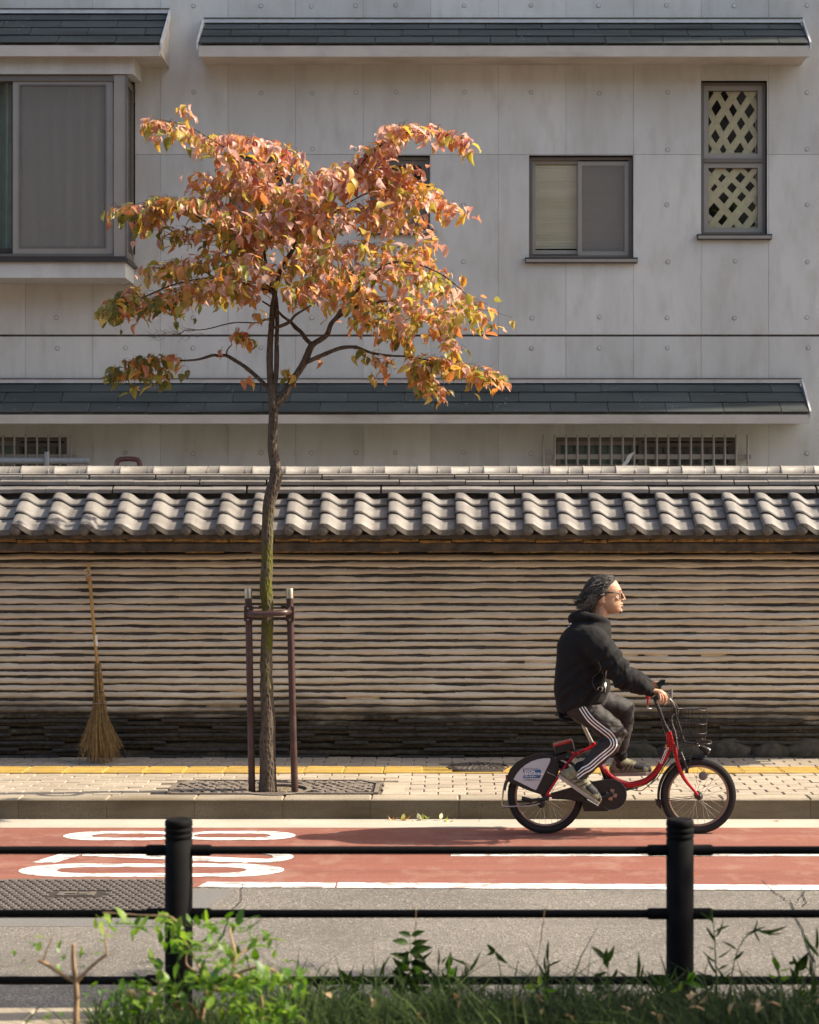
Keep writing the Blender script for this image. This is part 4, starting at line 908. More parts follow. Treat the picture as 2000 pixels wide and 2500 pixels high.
# sprays: photo polyline of the twig the leaves hang from, count, spread (px), depth range (m)
SP = [([(640, 460), (560, 375), (450, 312), (372, 296)], 92, 20, (-.4, .05)), ([(470, 300), (445, 268), (462, 262)], 12, 8, (-.3, -.1)), ([(372, 292), (358, 300)], 10, 8, (-.35, -.2)),
      ([(520, 335), (600, 338), (690, 362), (728, 380)], 70, 16, (-.3, .3)), ([(670, 490), (560, 445), (475, 425)], 58, 18, (-.1, .5)), ([(720, 520), (640, 430), (560, 395)], 78, 26, (-.3, .4)),
      ([(720, 560), (800, 450), (900, 375), (965, 325)], 130, 24, (-.3, .3)), ([(940, 322), (985, 312), (1060, 318), (1105, 330), (1150, 352)], 66, 15, (-.25, .2)),
      ([(860, 430), (980, 430), (1050, 470), (1135, 520)], 105, 22, (-.1, .6)), ([(680, 480), (760, 430), (860, 405)], 85, 24, (-.5, .3)), ([(900, 440), (960, 470), (1010, 500)], 40, 24, (-.3, .5)),
      ([(640, 560), (520, 500), (400, 485), (325, 512), (270, 506)], 135, 17, (-.5, .1)), ([(410, 490), (335, 545), (350, 565)], 34, 16, (-.4, -.1)), ([(440, 580), (380, 588)], 10, 8, (-.1, .1)),
      ([(700, 560), (800, 520), (900, 505), (965, 545)], 95, 26, (-.4, .7)), ([(545, 545), (650, 520), (740, 490)], 95, 26, (-.5, .5)), ([(560, 600), (640, 590), (720, 560)], 45, 20, (-.5, .6)),
      ([(650, 655), (540, 620), (440, 640), (350, 660)], 82, 20, (-.4, .4)), ([(640, 700), (500, 685), (380, 725), (265, 752)], 150, 22, (-.3, .5)), ([(650, 640), (600, 615), (560, 650), (520, 690)], 70, 24, (-.6, .1)), ([(330, 700), (280, 740), (262, 770)], 34, 14, (-.2, .2)),
      ([(680, 655), (780, 610), (900, 595), (990, 605), (1050, 640)], 135, 28, (-.5, .4)), ([(700, 715), (820, 670), (950, 650), (1080, 680), (1190, 775)], 185, 30, (-.6, .3)), ([(780, 690), (870, 730), (1000, 735), (1110, 780)], 115, 26, (-.5, .4)), ([(1000, 640), (1040, 600), (1062, 585)], 24, 14, (-.3, .2)),
      ([(880, 760), (960, 795), (1010, 825)], 52, 20, (-.4, .1)), ([(1010, 880), (1080, 882), (1150, 900), (1222, 925)], 82, 17, (-.45, -.1)), ([(1010, 885), (1040, 930), (1075, 958)], 46, 18, (-.45, -.1)), ([(1060, 760), (1090, 820), (1110, 870)], 26, 14, (-.4, -.1)),
      ([(880, 862), (950, 878), (935, 910)], 15, 12, (-.3, -.1)), ([(440, 878), (380, 872), (310, 885), (272, 915)], 54, 15, (0, .3)), ([(330, 890), (292, 925), (282, 925)], 10, 8, (0, .2)), ([(415, 915), (395, 945)], 5, 6, (.1, .2)),
      ([(575, 810), (612, 832)], 15, 10, (-.1, .2)), ([(590, 925), (612, 918)], 4, 6, (0, .1)), ([(690, 905), (738, 925)], 9, 10, (-.1, .1)), ([(538, 858), (541, 862)], 2, 3, (.08, .1)), ([(620, 770), (655, 800)], 7, 8, (-.1, .1)), ([(775, 880), (770, 885)], 1, 2, (0, 0)), ([(905, 915), (915, 930)], 4, 5, (-.3, -.2)),
      ([(760, 640), (860, 690), (905, 730)], 60, 22, (1.0, 1.5)), ([(560, 690), (500, 705), (440, 735)], 45, 20, (.95, 1.4)), ([(700, 560), (800, 570)], 30, 24, (.5, 1.1)), ([(565, 400), (640, 405), (705, 400)], 40, 22, (-.1, .5)), ([(620, 560), (490, 556), (405, 570)], 40, 22, (-.3, .2)), ([(560, 470), (470, 475)], 22, 22, (-.2, .3)), ([(895, 395), (960, 420), (1015, 410)], 34, 20, (-.1, .4)), ([(870, 490), (960, 520), (1035, 545)], 34, 20, (-.2, .4)), ([(430, 890), (340, 900), (290, 925)], 22, 26, (0, .3)), ([(870, 410), (930, 440), (1000, 478)], 34, 20, (-.1, .4))]
items = []
for pts, n, spread, (da, db) in SP:
    seg = [(Vector(a), Vector(c)) for a, c in zip(pts, pts[1:])]; ln = [(c-a).length for a, c in seg]; tot = sum(ln)
    for k in range(int(n*2.4) if n > 12 else n):
        t = rng.uniform(0, tot); i = 0
        while t > ln[i] and i < len(ln)-1: t -= ln[i]; i += 1
        q = seg[i][0].lerp(seg[i][1], min(1, t/ln[i])); dy = rng.uniform(da, db)
        hang = abs(rng.gauss(0, 1))*spread*1.0; q = Vector((q.x+rng.gauss(0, spread*.75), q.y-4+hang-rng.random()*8))
        p = TP(q.x, q.y, dy); s_ = rng.uniform(.52, 1.22)*(1 if n > 20 else .95)
        yaw = rng.gauss(0, 1.3); pitch = rng.gauss(-.25, .42); roll = rng.gauss(0, .34)
        m = Matrix.Translation(p) @ Matrix.Rotation(yaw, 4, 'Z') @ Matrix.Rotation(pitch, 4, 'X') @ Matrix.Rotation(roll, 4, 'Y') @ Matrix.Scale(s_, 4)
        items.append((dy-s_*.5+rng.random()*.35, m, rng.randrange(12)))
        if rng.random() < .30:
            base = seg[i][0].lerp(seg[i][1], min(1, max(0, t/ln[i]-.12))); twig(TP(base.x, base.y, (da+db)/2), p+Vector((0, 0, .026*s_)))
items.sort(key=lambda q: q[0]); fol = MB()
for k, (d_, m, q) in enumerate(items):
    if k < 300: link('leaf', LM[q], tree, m)
    else: fol.add([tuple(m @ Vector(v)) for v in LB[q].v], LB[q].f, True)
fol.build('foliage', M['leafN'], tree, kind='stuff')
for i in range(70):                                # bare twigs left of the trunk
    a = TP(rng.uniform(420, 640), rng.uniform(560, 600), rng.uniform(0, .4)); tw.tube([a, a+Vector((-.05, 0, rng.uniform(-.01, .03))), a+Vector((-.1-rng.random()*.05, rng.uniform(-.03, .03), rng.uniform(-.03, .05)))], [.002, .0015, .0007], 4, False)
for i in range(26):
    a = TP(rng.uniform(380, 500), rng.uniform(805, 825), rng.uniform(.4, .6)); tw.tube([a, a+Vector((-.04, 0, rng.uniform(-.03, .03))), a+Vector((-.09, 0, rng.uniform(-.05, .05)))], [.0016, .0012, .0006], 4, False)
tw.build('twigs', M['bark'], tree, kind='stuff')
# ---- tree guard: two steel posts, caps, hoop and clamps
gd = thing('tree_guard', (P(664, 1930, D_T).x, D_T, Z_S), 'brown steel tree guard with two capped posts and a hoop round the trunk', 'tree guard')
post = {}
for nm, xb, xt in (('l', 615.5, 606), ('r', 720, 707)):
    a, c = P(xb, 1940, D_T), P(xt, 1437, D_T); b = MB(); b.tube([a, a.lerp(c, .96)], .0243, 18); b.build('post', M['guard'], gd)
    b = MB(); t = (c-a).normalized(); q = a.lerp(c, .953); b.tube([q, c-t*.004, c], [.0262, .0262, .0245], 18); b.build('post_cap', M['cap'], gd); post[nm] = (a, c, t)
    b = MB(); m_ = a.lerp(c, .875); b.box(m_+Vector((0, -.004, .005)), (.058, .062, .105)); cl = b.build('clamp', M['guard'], gd)
    b = MB()
    for dz in (-.036, .044): b.tube([m_+Vector((0, -.034, dz)), m_+Vector((0, -.043, dz))], .008, 6, smooth=False)
    b.build('bolt', M['steel'], cl)
pl_, pr2 = post['l'][0].lerp(post['l'][1], .875), post['r'][0].lerp(post['r'][1], .875); zc = pl_.z+.008
b = MB(); b.tube(spline([(pl_.x+.005, D_T-.03, zc), (pl_.x+.03, D_T-.095, zc), (pl_.x+.10, D_T-.125, zc-.002), (pr2.x-.10, D_T-.125, zc+.006), (pr2.x-.03, D_T-.095, zc+.010), (pr2.x-.005, D_T-.03, zc+.010)], 8), .0215, 14); b.build('hoop', M['guard'], gd)
b = MB()
for dz, w_ in ((-.035, .006), (.035, .006)): b.span((pl_.x, D_T+.03, zc+dz-.006), (pr2.x, D_T+.035, zc+dz+.006))
for x in (.08, .13, .235, .25): b.box((pl_.x+x, D_T+.028, zc+.04), (.022, .012, .022)); b.box((pl_.x+x, D_T+.028, zc-.04), (.018, .012, .018))
b.build('rear_strap', M['guard'], gd)
# ---- tree grate: two cast halves with an irregular pebble pattern, round hole
gt = thing('tree_grate', ((GX0+GX1)/2, 12.05, Z_S), 'cast iron tree grate with pebble pattern around the trunk base', 'tree grate')
HX, HY, HR = P(674, 1930, D_T).x, D_T+.03, .215
out = [(GX0+.02, GY0), (GX1-.0, GY0), (GX1, 12.28), (GX1-.14, GY1), (GX0+.14, GY1), (GX0, 12.28)]
def inside(x, y, mrg=0.):
    return GX0+mrg < x < GX1-mrg and GY0+mrg < y < GY1-mrg and not (y-12.28) > (GX1-mrg*1.3-x)*1.07 and not (y-12.28) > (x-GX0-mrg*1.3)*1.07 and (x-HX)**2+(y-HY)**2 > (HR+mrg)**2
for nm, xa, xb in (('l', GX0, HX-.0015), ('r', HX+.0015, GX1)):
    b = MB(); k = 0; n = 20; ring_ = [(HX+HR*math.cos(R(a)), HY+HR*math.sin(R(a))) for a in ([90+180*i/n for i in range(n+1)] if nm == 'l' else [270+180*i/n for i in range(n+1)])]
    o_ = [(HX-.0015, GY1), (GX0+.14, GY1), (GX0, 12.28), (GX0+.02, GY0), (HX-.0015, GY0)] if nm == 'l' else [(HX+.0015, GY0), (GX1, GY0), (GX1, 12.28), (GX1-.14, GY1), (HX+.0015, GY1)]
    b.prism([(x, y, Z_S-.012) for x, y in o_+ring_[::-1]], (0, 0, .010)); gh = b.build('grate_half', M['iron_dark'], gt); fixn(gh.data)
    b = MB()                                       # rim bars
    for p, q in zip(o_, o_[1:]):
        d = Vector((q[0]-p[0], q[1]-p[1], 0)); l_ = d.length; c = ((p[0]+q[0])/2, (p[1]+q[1])/2)
        nn = Vector((-d.y, d.x, 0)).normalized()*.018; b.box((c[0]+nn.x, c[1]+nn.y, Z_S+.001), (l_-.004, .030, .014), Matrix.Rotation(math.atan2(d.y, d.x), 3, 'Z'))
    b.ring((HX, HY, Z_S+.001), HR+.02, .017, (0, 0, 1), 24, 6, .5, 90 if nm == 'r' else 270, 270 if nm == 'r' else 450) if False else None
    r_ = [(HX+rr*math.cos(R(a)), HY+rr*math.sin(R(a))) for rr in (HR, HR+.04) for a in ([90+180*i/n for i in range(n+1)] if nm == 'l' else [270+180*i/n for i in range(n+1)])]
    m1 = n+1; b.add([(x, y, Z_S+.0075) for x, y in r_], [(i, i+1, m1+i+1, m1+i) for i in range(n)]); b.add([(x, y, z) for z in (Z_S+.0075, Z_S-.05) for x, y in r_[:m1]], [(i, i+1, m1+i+1, m1+i) for i in range(n)])
    b.build('rim', M['iron'], gh)
    b = MB(); cell = .072
    for i in range(40):
        for j in range(14):
            cx, cy = GX0+cell*(i+.5+(.5 if j % 2 else 0)), GY0+cell*.86*(j+.5)
            if not (xa+.03 < cx < xb-.03) or not inside(cx, cy, .055): continue
            k = rng.randint(4, 6); a0 = rng.random()*6; rr = cell*rng.uniform(.40, .56)
            b.prism([(cx+rr*math.cos(a0+6.283*q/k)*rng.uniform(.8, 1.1), cy+rr*math.sin(a0+6.283*q/k)*rng.uniform(.8, 1.1), Z_S-.002) for q in range(k)], (rng.uniform(-.002, .002), rng.uniform(-.002, .002), .0095+rng.uniform(-.002, .002)))
    b.build('pebble_pattern', M['iron'], gh, kind='stuff')
b = MB(); b.lathe([(HR-.005, -.03), (HR-.005, -.028)], (HX, HY, Z_S-.012), 24); b.build('planting_soil', M['soil'], gt)
lit = MB()                                         # dry leaves caught in the grate hole
for i in range(46):
    a, rr = rng.uniform(0, 6.28), HR*math.sqrt(rng.random())*.9
    x, y = HX+rr*math.cos(a), HY+rr*math.sin(a)
    if (x-P(655, 0, D_T).x)**2+(y-D_T)**2 < .07**2: continue
    m = Matrix.Translation((x, y, Z_S-.025+rng.random()*.03)) @ Euler((rng.uniform(.6, 2.2), rng.uniform(-.6, .6), rng.uniform(0, 6.28))).to_matrix().to_4x4() @ Matrix.Scale(rng.uniform(.35, .6), 4)
    q = LB[rng.randrange(12)]; lit.add([tuple(m @ Vector(v)) for v in q.v], q.f, True)
M['dry'] = m_leaf('dry_leaf', 'isl', [(0., (.30, .16, .07)), (.5, (.48, .33, .19)), (1., (.40, .22, .10))], .25, .6, False)
lo = lit.build('leaf_litter', M['dry']); tag(lo, 'dry leaves caught around the trunk in the grate opening', 'leaf litter', kind='stuff')
# ================================================================== BAMBOO BROOM
bp = lambda px, py, d=13.42: P(px, py, d)
br = thing('bamboo_broom', (bp(245, 1862).x, 13.33, Z_S), 'tall bamboo twig broom leaning against the ribbed wall', 'broom')
top, mid, bot = P(216, 1376, 13.545), P(231, 1555, 13.47), P(246, 1862, 13.30)
hs = [top.lerp(mid, t) for t in (0, .2, .215, .42, .435, .72, .735, 1)]+[P(240, 1640, 13.44)]
b = MB(); b.tube(hs, [.0125, .0125, .0145, .0125, .0145, .0125, .0145, .0125, .012], 10); b.build('handle', M['bamboo'], br)
b = MB(); b.tube([P(232.5, 1551, 13.475), P(235.5, 1577, 13.465)], .0142, 12); b.build('paper_band', M['label_white'], br)
b = MB(); c = P(213, 1397, 13.52); b.ring(c, .026, .0022, (.3, 1, .1), 20, 6); b.build('hanging_loop', M['label_white'], br)
b = MB(); b.tube([P(211, 1408, 13.525), P(213, 1420, 13.52)], .006, 6); b.build('hook', simple('orange_plastic', (.4, .12, .03), .5), br)
b = MB()
for i in range(440):
    a = rng.uniform(0, 6.28); rr = math.sqrt(rng.random()); hero = i < 46
    t0, t1 = rng.uniform(0, .25), 1
    s0 = P(rng.gauss(238, 3.5), rng.uniform(1618, 1640), 13.45); s1 = P(241+rr*math.cos(a)*16, 1722, 13.40+.03*math.sin(a)*rr)
    e = P(245+rr*math.cos(a)*64*rng.uniform(.7, 1.05), rng.uniform(1822, 1866)-abs(math.cos(a))*14*rr, 13.31+.12*math.sin(a)*rr-.03)
    m_ = s1.lerp(e, .5)+Vector(((e.x-s1.x)*-.10, 0, 0)); e2 = e+Vector((math.cos(a)*rr*rng.uniform(-.01, .03), 0, rng.uniform(-.01, .03)))
    b.tube(spline([s0, s1, m_, e, e2] if rng.random() < .5 else [s0, s1, m_, e], 3), [.0024, .0016, .0011, .0008] if False else rng.uniform(.0010, .0017)*(1.2 if hero else 1), 3, False)
b.build('twig_bristles', M['straw'], br, kind='stuff')
b = MB()
for k in range(46):                                # the thick bundled canes above the fan
    a = rng.uniform(0, 6.28); rr = math.sqrt(rng.random())
    b.tube([P(238+rr*math.cos(a)*8.5, rng.uniform(1617, 1630), 13.44+.025*math.sin(a)*rr), P(240.5+rr*math.cos(a)*12, 1680, 13.42+.03*math.sin(a)*rr), P(245+rr*math.cos(a)*17, rng.uniform(1722, 1750), 13.385+.04*math.sin(a)*rr)], [.0035, .0034, .0022], 5, False)
b.build('cane_bundle', M['straw'], br, kind='stuff')
for py, rx in ((1632, 9.5), (1641, 10.5), (1686, 14.5), (1716, 16.5)):
    b = MB(); c = P(238+(py-1632)*.075, py, 13.43-(py-1632)*.0005); b.tube([c+Vector((rx/310*1.06*math.cos(R(t)), .034*math.sin(R(t)), .004*math.cos(R(t)))) for t in range(0, 361, 20)], .0016, 4); b.build('wire_tie', M['steel'], br)

# ================================================================== BICYCLE (share bike), wheels in the plane y = D_C
D_C = 11.12
def B(px, py, dy=0.): return P(px, py, D_C+dy)
bike = thing('share_bicycle', (B(1520, 2035).x, D_C, 0), 'red electric share bicycle with front basket and silver wheel cover ridden along the red lane', 'bicycle')
RC, FC = B(1332, 1943), B(1705, 1943); RW = .247
for nm, c in (('rear_wheel', RC), ('front_wheel', FC)):
    c = Vector((c.x, D_C, .247)); b = MB(); b.ring(c, RW-.023, .0235, (0, 1, 0), 64, 10, .95); wh = b.build('wheel', M['rubber'], bike)
    b = MB()                                       # tread ribs
    for i in range(90):
        a = 2*math.pi*i/90
        for s_ in (-1, 1): b.box(c+Vector((math.cos(a)*(RW-.0055), s_*.0115, math.sin(a)*(RW-.0055))), (.009, .016, .004), Matrix.Rotation(-a, 3, 'Y') @ Matrix.Rotation(R(90), 3, 'Y') @ Matrix.Rotation(s_*.5, 3, 'Z'))
    b.build('tread', M['rubber'], wh, kind='stuff')
    b = MB(); b.ring(c, RW-.052, .0095, (0, 1, 0), 64, 8, 1.3); b.build('rim', M['rim'], wh)
    b = MB()
    for i in range(28):
        a = 2*math.pi*i/28; s_ = 1 if i % 2 else -1; o_ = a+(.95 if (i//2) % 2 else -.95)
        b.tube([c+Vector((.022*math.cos(o_), .028*s_, .022*math.sin(o_))), c+Vector((math.cos(a)*(RW-.056), .002*s_, math.sin(a)*(RW-.056)))], .0011, 4, False)
    b.build('spokes', M['steel'], wh)
    b = MB(); b.lathe([(.008, -.055), (.012, -.05), (.026, -.034), (.026, -.028), (.016, -.02), (.016, .02), (.026, .028), (.026, .034), (.008, .055)], c, 16, Matrix.Rotation(R(90), 3, 'X')); b.build('hub', M['blk'], wh)
    if nm == 'front_wheel':
        p = B(1716, 1894); b = MB(); b.lathe([(.002, -.004), (.026, -.004), (.029, 0), (.026, .004), (.002, .004)], (p.x, D_C-.01, p.z), 20, Matrix.Rotation(R(90), 3, 'X') ); b.build('reflector', M['amber'], wh)
def tube(name, pts, r, mat='red_paint', n=12, sub=6, par=None, sm=True):
    b = MB(); q = [B(*p) for p in pts]; q2 = spline(q, sub) if len(q) > 2 and sm else q
    rr = r if not isinstance(r, (list, tuple)) else [interp([i/(len(r)-1) for i in range(len(r))], r, k/(len(q2)-1)) for k in range(len(q2))]
    b.tube(q2, rr, n); return b.build(name, M[mat], par or bike)
fr = tube('frame', [(1634, 1796), (1635, 1815), (1629, 1836), (1616, 1862), (1601, 1886), (1581, 1904), (1557, 1913), (1534, 1916), (1512, 1909), (1492, 1898), (1477, 1882), (1467, 1866), (1459, 1846), (1452, 1828)], .0205, n=16)
tube('head_tube', [(1632, 1786), (1639, 1817)], .0215, par=fr, n=16); tube('seat_tube', [(1447, 1812), (1472, 1878), (1492, 1936)], .0175, 'blk', par=fr)
tube('seat_stay', [(1456, 1819, -.01), (1410, 1840, -.045), (1402, 1845, -.052), (1380, 1872, -.06), (1358, 1905, -.065), (1334, 1942, -.065)], [.011, .0115, .010, .009, .008], par=fr)
tube('seat_stay', [(1456, 1819, .01), (1410, 1840, .045), (1402, 1845, .052), (1380, 1872, .06), (1334, 1942, .065)], [.011, .0115, .010, .009, .008], par=fr)
b = MB(); b.sph(B(1408, 1841, -.045), (.018, .016, .015)); b.build('stay_lug', M['red_paint'], fr)
tube('chain_stay', [(1490, 1938, -.03), (1430, 1946, -.05), (1398, 1946, -.06), (1350, 1942, -.065), (1334, 1943, -.065)], [.012, .011, .009, .009], par=fr)
tube('chain_stay', [(1490, 1938, .03), (1430, 1946, .05), (1334, 1943, .065)], [.012, .011, .009], par=fr)
# lettering along the main tube
def decal(body, size, p0, p1, dy, mat, parent, bold=0, spacing=1.0, ex=.0006):
    me = text_mesh(body, size, mat, ex, 'LEFT', bold, spacing); a, c = B(*p0, dy), B(*p1, dy); d = (c-a).normalized(); up = Vector((0, -1, 0)).cross(d)*1.0
    up = d.cross(Vector((0, -1, 0)))*-1; m = Matrix((d, up, Vector((0, -1, 0)))).transposed().to_4x4(); m.translation = a
    return link('lettering', me, parent, m)
decal('docomo', .035, (1616, 1866), (1632, 1829), -.0215, M['white'], fr, .0006)
b = MB(); b.box(B(1626, 1822, -.0208), (.010, .001, .022), Matrix.Rotation(.25, 3, 'Y')); b.build('sticker', M['yellow'], fr)
b = MB(); b.box(B(1473, 1872, -.0175), (.012, .004, .034), Matrix.Rotation(-.45, 3, 'Y')); b.build('sticker', M['white'], fr)
tube('seat_post', [(1421, 1757), (1427, 1776), (1450, 1822)], .0125, 'alu', sm=False); tube('post_clamp', [(1446, 1813), (1450, 1822)], .021, 'red_paint')
b = MB(); p0 = B(1400, 1741)
b.grid(lambda u, v: (p0.x+lerp(-.10, .14, v), D_C+(.085*(1-v)**1.1+.022)*math.cos(math.pi*u), p0.z+.012*math.sin(math.pi*u)+(.012 if v < .2 else 0)-.012*v-.05*(1-math.sin(math.pi*u))*(1-v*.6)), 14, 10); b.sph(p0+Vector((-.045, 0, -.012)), (.075, .085, .028)); b.sph(p0+Vector((.05, 0, -.016)), (.10, .035, .02)); b.build('saddle', M['blk'], bike)
# battery on the carrier and its mount
ang = Matrix.Rotation(R(-16), 3, 'Y').inverted() if False else Matrix.Rotation(R(-15), 3, 'Y')
c = B(1376, 1823); b = MB(); b.bevbox(c, (.122, .10, .048), .006, ang); bt = b.build('battery', M['blk'], bike)
b = MB(); b.bevbox(c+ang @ Vector((0, 0, .028)), (.124, .102, .012), .004, ang); b.build('battery_lid', M['red_glass'], bt)
b = MB(); b.box(c+ang @ Vector((.064, 0, 0)), (.006, .09, .06), ang); b.build('end_plate', M['alu'], bt)
b = MB(); b.bevbox(B(1372, 1845), (.085, .07, .045), .01, ang); b.sph(B(1382, 1850, -.02), (.03, .02, .022)); b.build('lock_mount', M['blk'], bike)
tube('carrier_strut', [(1390, 1832, -.02), (1402, 1841, -.03)], .005, 'red_paint')
# rear mudguard, skirt cover, printed panel, reflector
b = MB(); cR = Vector((RC.x, D_C, .247)); n = 40
def arc(rad, a, y): return cR+Vector((rad*math.cos(R(a)), y, rad*math.sin(R(a))))
vs = []
for i in range(n+1):
    a = 32+(172-32)*i/n
    for y, rr in ((-.034, .262), (-.030, .274), (0, .281), (.030, .274), (.034, .262)): vs.append(arc(rr, a, y))
b.add(vs, [(5*i+j, 5*i+5+j, 5*i+6+j, 5*i+1+j) for i in range(n) for j in range(4)], True); mg = b.build('rear_mudguard', M['blk'], bike)
def poly(name, pts, dy, th, mat, par):
    b = MB(); q = [B(x, y, dy) for x, y in pts]; b.prism(q, (0, th, 0)); o = b.build(name, M[mat], par); fixn(o.data); return o
skirt = [(1238, 1897), (1246, 1878), (1262, 1861), (1284, 1848), (1308, 1841), (1334, 1841), (1350, 1846), (1362, 1858), (1366, 1878), (1360, 1900), (1346, 1926), (1326, 1946), (1320, 1940), (1290, 1930), (1240, 1908)]
poly('skirt_cover', skirt, -.052, .014, 'blk', mg); poly('skirt_cover', skirt, .040, .014, 'blk', mg)
pa = [(1254, 1903), (1262, 1889), (1272, 1877), (1284, 1867), (1298, 1859), (1313, 1854), (1328, 1851.5), (1342, 1851), (1344.5, 1854), (1342, 1862), (1310, 1928), (1307, 1929)]
pn = poly('advert_panel', pa, -.0555, .003, 'panel', mg)
poly('blue_banner', [(1276, 1879), (1320, 1879), (1323, 1890), (1318, 1900), (1277, 1900), (1280, 1890)], -.0565, .0008, 'blue', pn)
decal('SOCIAL', .0215, (1280.5, 1886), (1300, 1886), -.0573, M['white'], pn, .0007)
decal('INNOVATION', .0205, (1280.5, 1892.3), (1300, 1892.3), -.0573, M['white'], pn, .0007, .93)
decal('パートナー', .0165, (1280.5, 1898.3), (1300, 1898.3), -.0573, M['white'], pn, .0006, .9)
decal('NTT東日本グループ', .0115, (1279, 1906), (1300, 1906), -.0562, M['ink'], pn, .0002)
b = MB()
for i in range(14): b.box(B(1277+2.8*i, 1876, -.0562), (.0045, .0008, .005*rng.uniform(.6, 1.1)))
b.build('small_print', M['ink'], pn)
b = MB(); b.bevbox(B(1238, 1901), (.018, .05, .045), .004); b.build('tail_reflector', M['red_glass'], mg)
tube('bag_loop', [(1388, 1886, -.06), (1392, 1879, -.06), (1397, 1880, -.06), (1395, 1886, -.06)], .0025, 'alu', par=mg)
tube('skirt_edge', [(1337, 1885, -.058), (1343, 1889, -.058), (1350, 1891, -.058), (1360, 1898, -.058)], .0018, 'alu', par=mg)
# stand, hub gear, rods
tube('kick_stand', [(1328, 1958, -.07), (1300, 1967, -.08), (1262, 1968.5, -.085), (1228, 1968, -.085), (1227, 1950, -.085), (1229, 1928, -.085)], .0045, 'alu', 8, 3)
tube('kick_stand', [(1328, 1958, .07), (1262, 1968.5, .085), (1229, 1968, .085), (1230, 1928, .085)], .0045, 'blk', 8, 3)
b = MB(); b.sph(B(1322, 1962, -.06), (.026, .02, .030)); b.sph(B(1333, 1948, -.068), (.020, .014, .018)); b.tube([B(1340, 1950, -.07), B(1300, 1954, -.07), B(1274, 1949, -.07)], [.012, .011, .014], 8); b.tube([B(1300, 1958, -.07), B(1262, 1957, -.07)], .006, 6); b.build('hub_gear', M['blk'], bike)
tube('gear_cable', [(1350, 1946, -.07), (1380, 1950, -.075), (1410, 1956, -.07), (1440, 1960, -.07)], .003, 'blk', 6)
# motor, chain cover, crank, pedals
b = MB(); b.prism([B(1423, 1960, -.05), B(1426, 1981, -.05), B(1482, 1981, -.05), B(1500, 1972, -.05), B(1500, 1920, -.05), B(1445, 1912, -.05)], (0, .10, 0)); mo = b.build('motor_case', M['blk'], bike); fixn(mo.data)
CR = B(1493, 1940, -.075); rr = 37/374.7
co = [CR+Vector((rr*math.cos(R(a)), 0, rr*math.sin(R(a)))) for a in range(100, -121, -10)]+[B(1470, 1972, -.075), B(1445, 1962, -.075), B(1405, 1954, -.075), B(1348, 1951, -.075), B(1345, 1938, -.075), B(1400, 1922, -.075), B(1440, 1910, -.075)]
b = MB(); b.prism(co, (0, .026, 0)); cc = b.build('chain_cover', M['blk'], bike); fixn(cc.data)
b = MB(); edge = [CR+Vector((rr*.975*math.cos(R(a)), -.001, rr*.975*math.sin(R(a)))) for a in range(110, -121, -10)]; b.tube([B(1442, 1911, -.076)]+edge, .004, 8); b.build('cover_rim', simple('gloss_black', (.02, .025, .035), .12, 0, .6), cc)
b = MB()
for k in range(4):
    m = Matrix.Rotation(R(90*k+12), 3, 'Y'); b.prism([CR+Vector((0, -.006, 0))+m @ Vector(q) for q in ((-.010, 0, .0), (-.013, 0, .036), (.013, 0, .036), (.010, 0, 0))], (0, .004, 0))
o = b.build('chainring_spider', M['rim'], cc); fixn(o.data)
for s_, pp, dy in ((-1, (1443, 1955), -.10), (1, (1543, 1924), .10)):
    a, c = B(1493, 1940, dy*.95), B(*pp, dy*1.05); b = MB(); b.tube([a, a.lerp(c, .5), c], [.015, .010, .009], 10); b.tube([a-Vector((0, s_*.03, 0)), a+Vector((0, s_*.012, 0))], .014, 12); ck = b.build('crank', M['blk'], bike)
    b = MB(); b.bevbox(c+Vector((0, s_*.06, 0)), (.085, .09, .020), .005, Matrix.Rotation(R(30 if s_ < 0 else -4), 3, 'Y')); b.build('pedal', M['blk'], ck)
# fork, stem, bars, cables
tube('fork_steerer', [(1641, 1812), (1647, 1824), (1650, 1842)], [.013, .014, .016]); tube('fork_crown', [(1650, 1843, -.05), (1649, 1836), (1650, 1843, .05)], .013)
for s_ in (-1, 1): tube('fork_blade', [(1649, 1838, s_*.042), (1656, 1864, s_*.048), (1666, 1892, s_*.05), (1679, 1912, s_*.05), (1693, 1928, s_*.05), (1706, 1944, s_*.052)], [.0145, .014, .0125, .011, .009, .009])
b = MB(); b.tube([B(1706, 1944, -.06), B(1706, 1944, .06)], .012, 10); b.build('axle', M['blk'], bike)
st = tube('stem', [(1597, 1702), (1612, 1739), (1627, 1780)], .0115, 'blk', sm=False); tube('stem_collar', [(1623, 1771), (1631, 1788)], [.017, .019], 'blk', par=st)
b = MB()
for i in range(9): b.box(B(1604+2.6*i, 1716+6.6*i, -.0115), (.003, .001, .008), Matrix.Rotation(.38, 3, 'Y'))
b.build('height_scale', M['alu'], st)
hb = tube('handlebar', [(1604, 1703, -.28), (1607, 1700, -.20), (1614, 1698, -.10), (1600, 1704, 0), (1614, 1698, .10), (1604, 1690, .20), (1598, 1683, .28)], .0115, 'blk')
for s_, q in ((-1, [(1602, 1704, -.31), (1607, 1700, -.19)]), (1, [(1595, 1682, .31), (1604, 1690, .19)])): tube('grip', q, .0165, 'blk', par=hb, sm=False)
tube('brake_lever', [(1622, 1697, -.15), (1630, 1704, -.17), (1634, 1707, -.22), (1637, 1703, -.28)], [.007, .006, .0055, .005], 'steel', 8, par=hb)
tube('brake_lever', [(1614, 1686, .15), (1624, 1692, .18), (1626, 1690, .26)], [.007, .006, .005], 'steel', 8, par=hb)
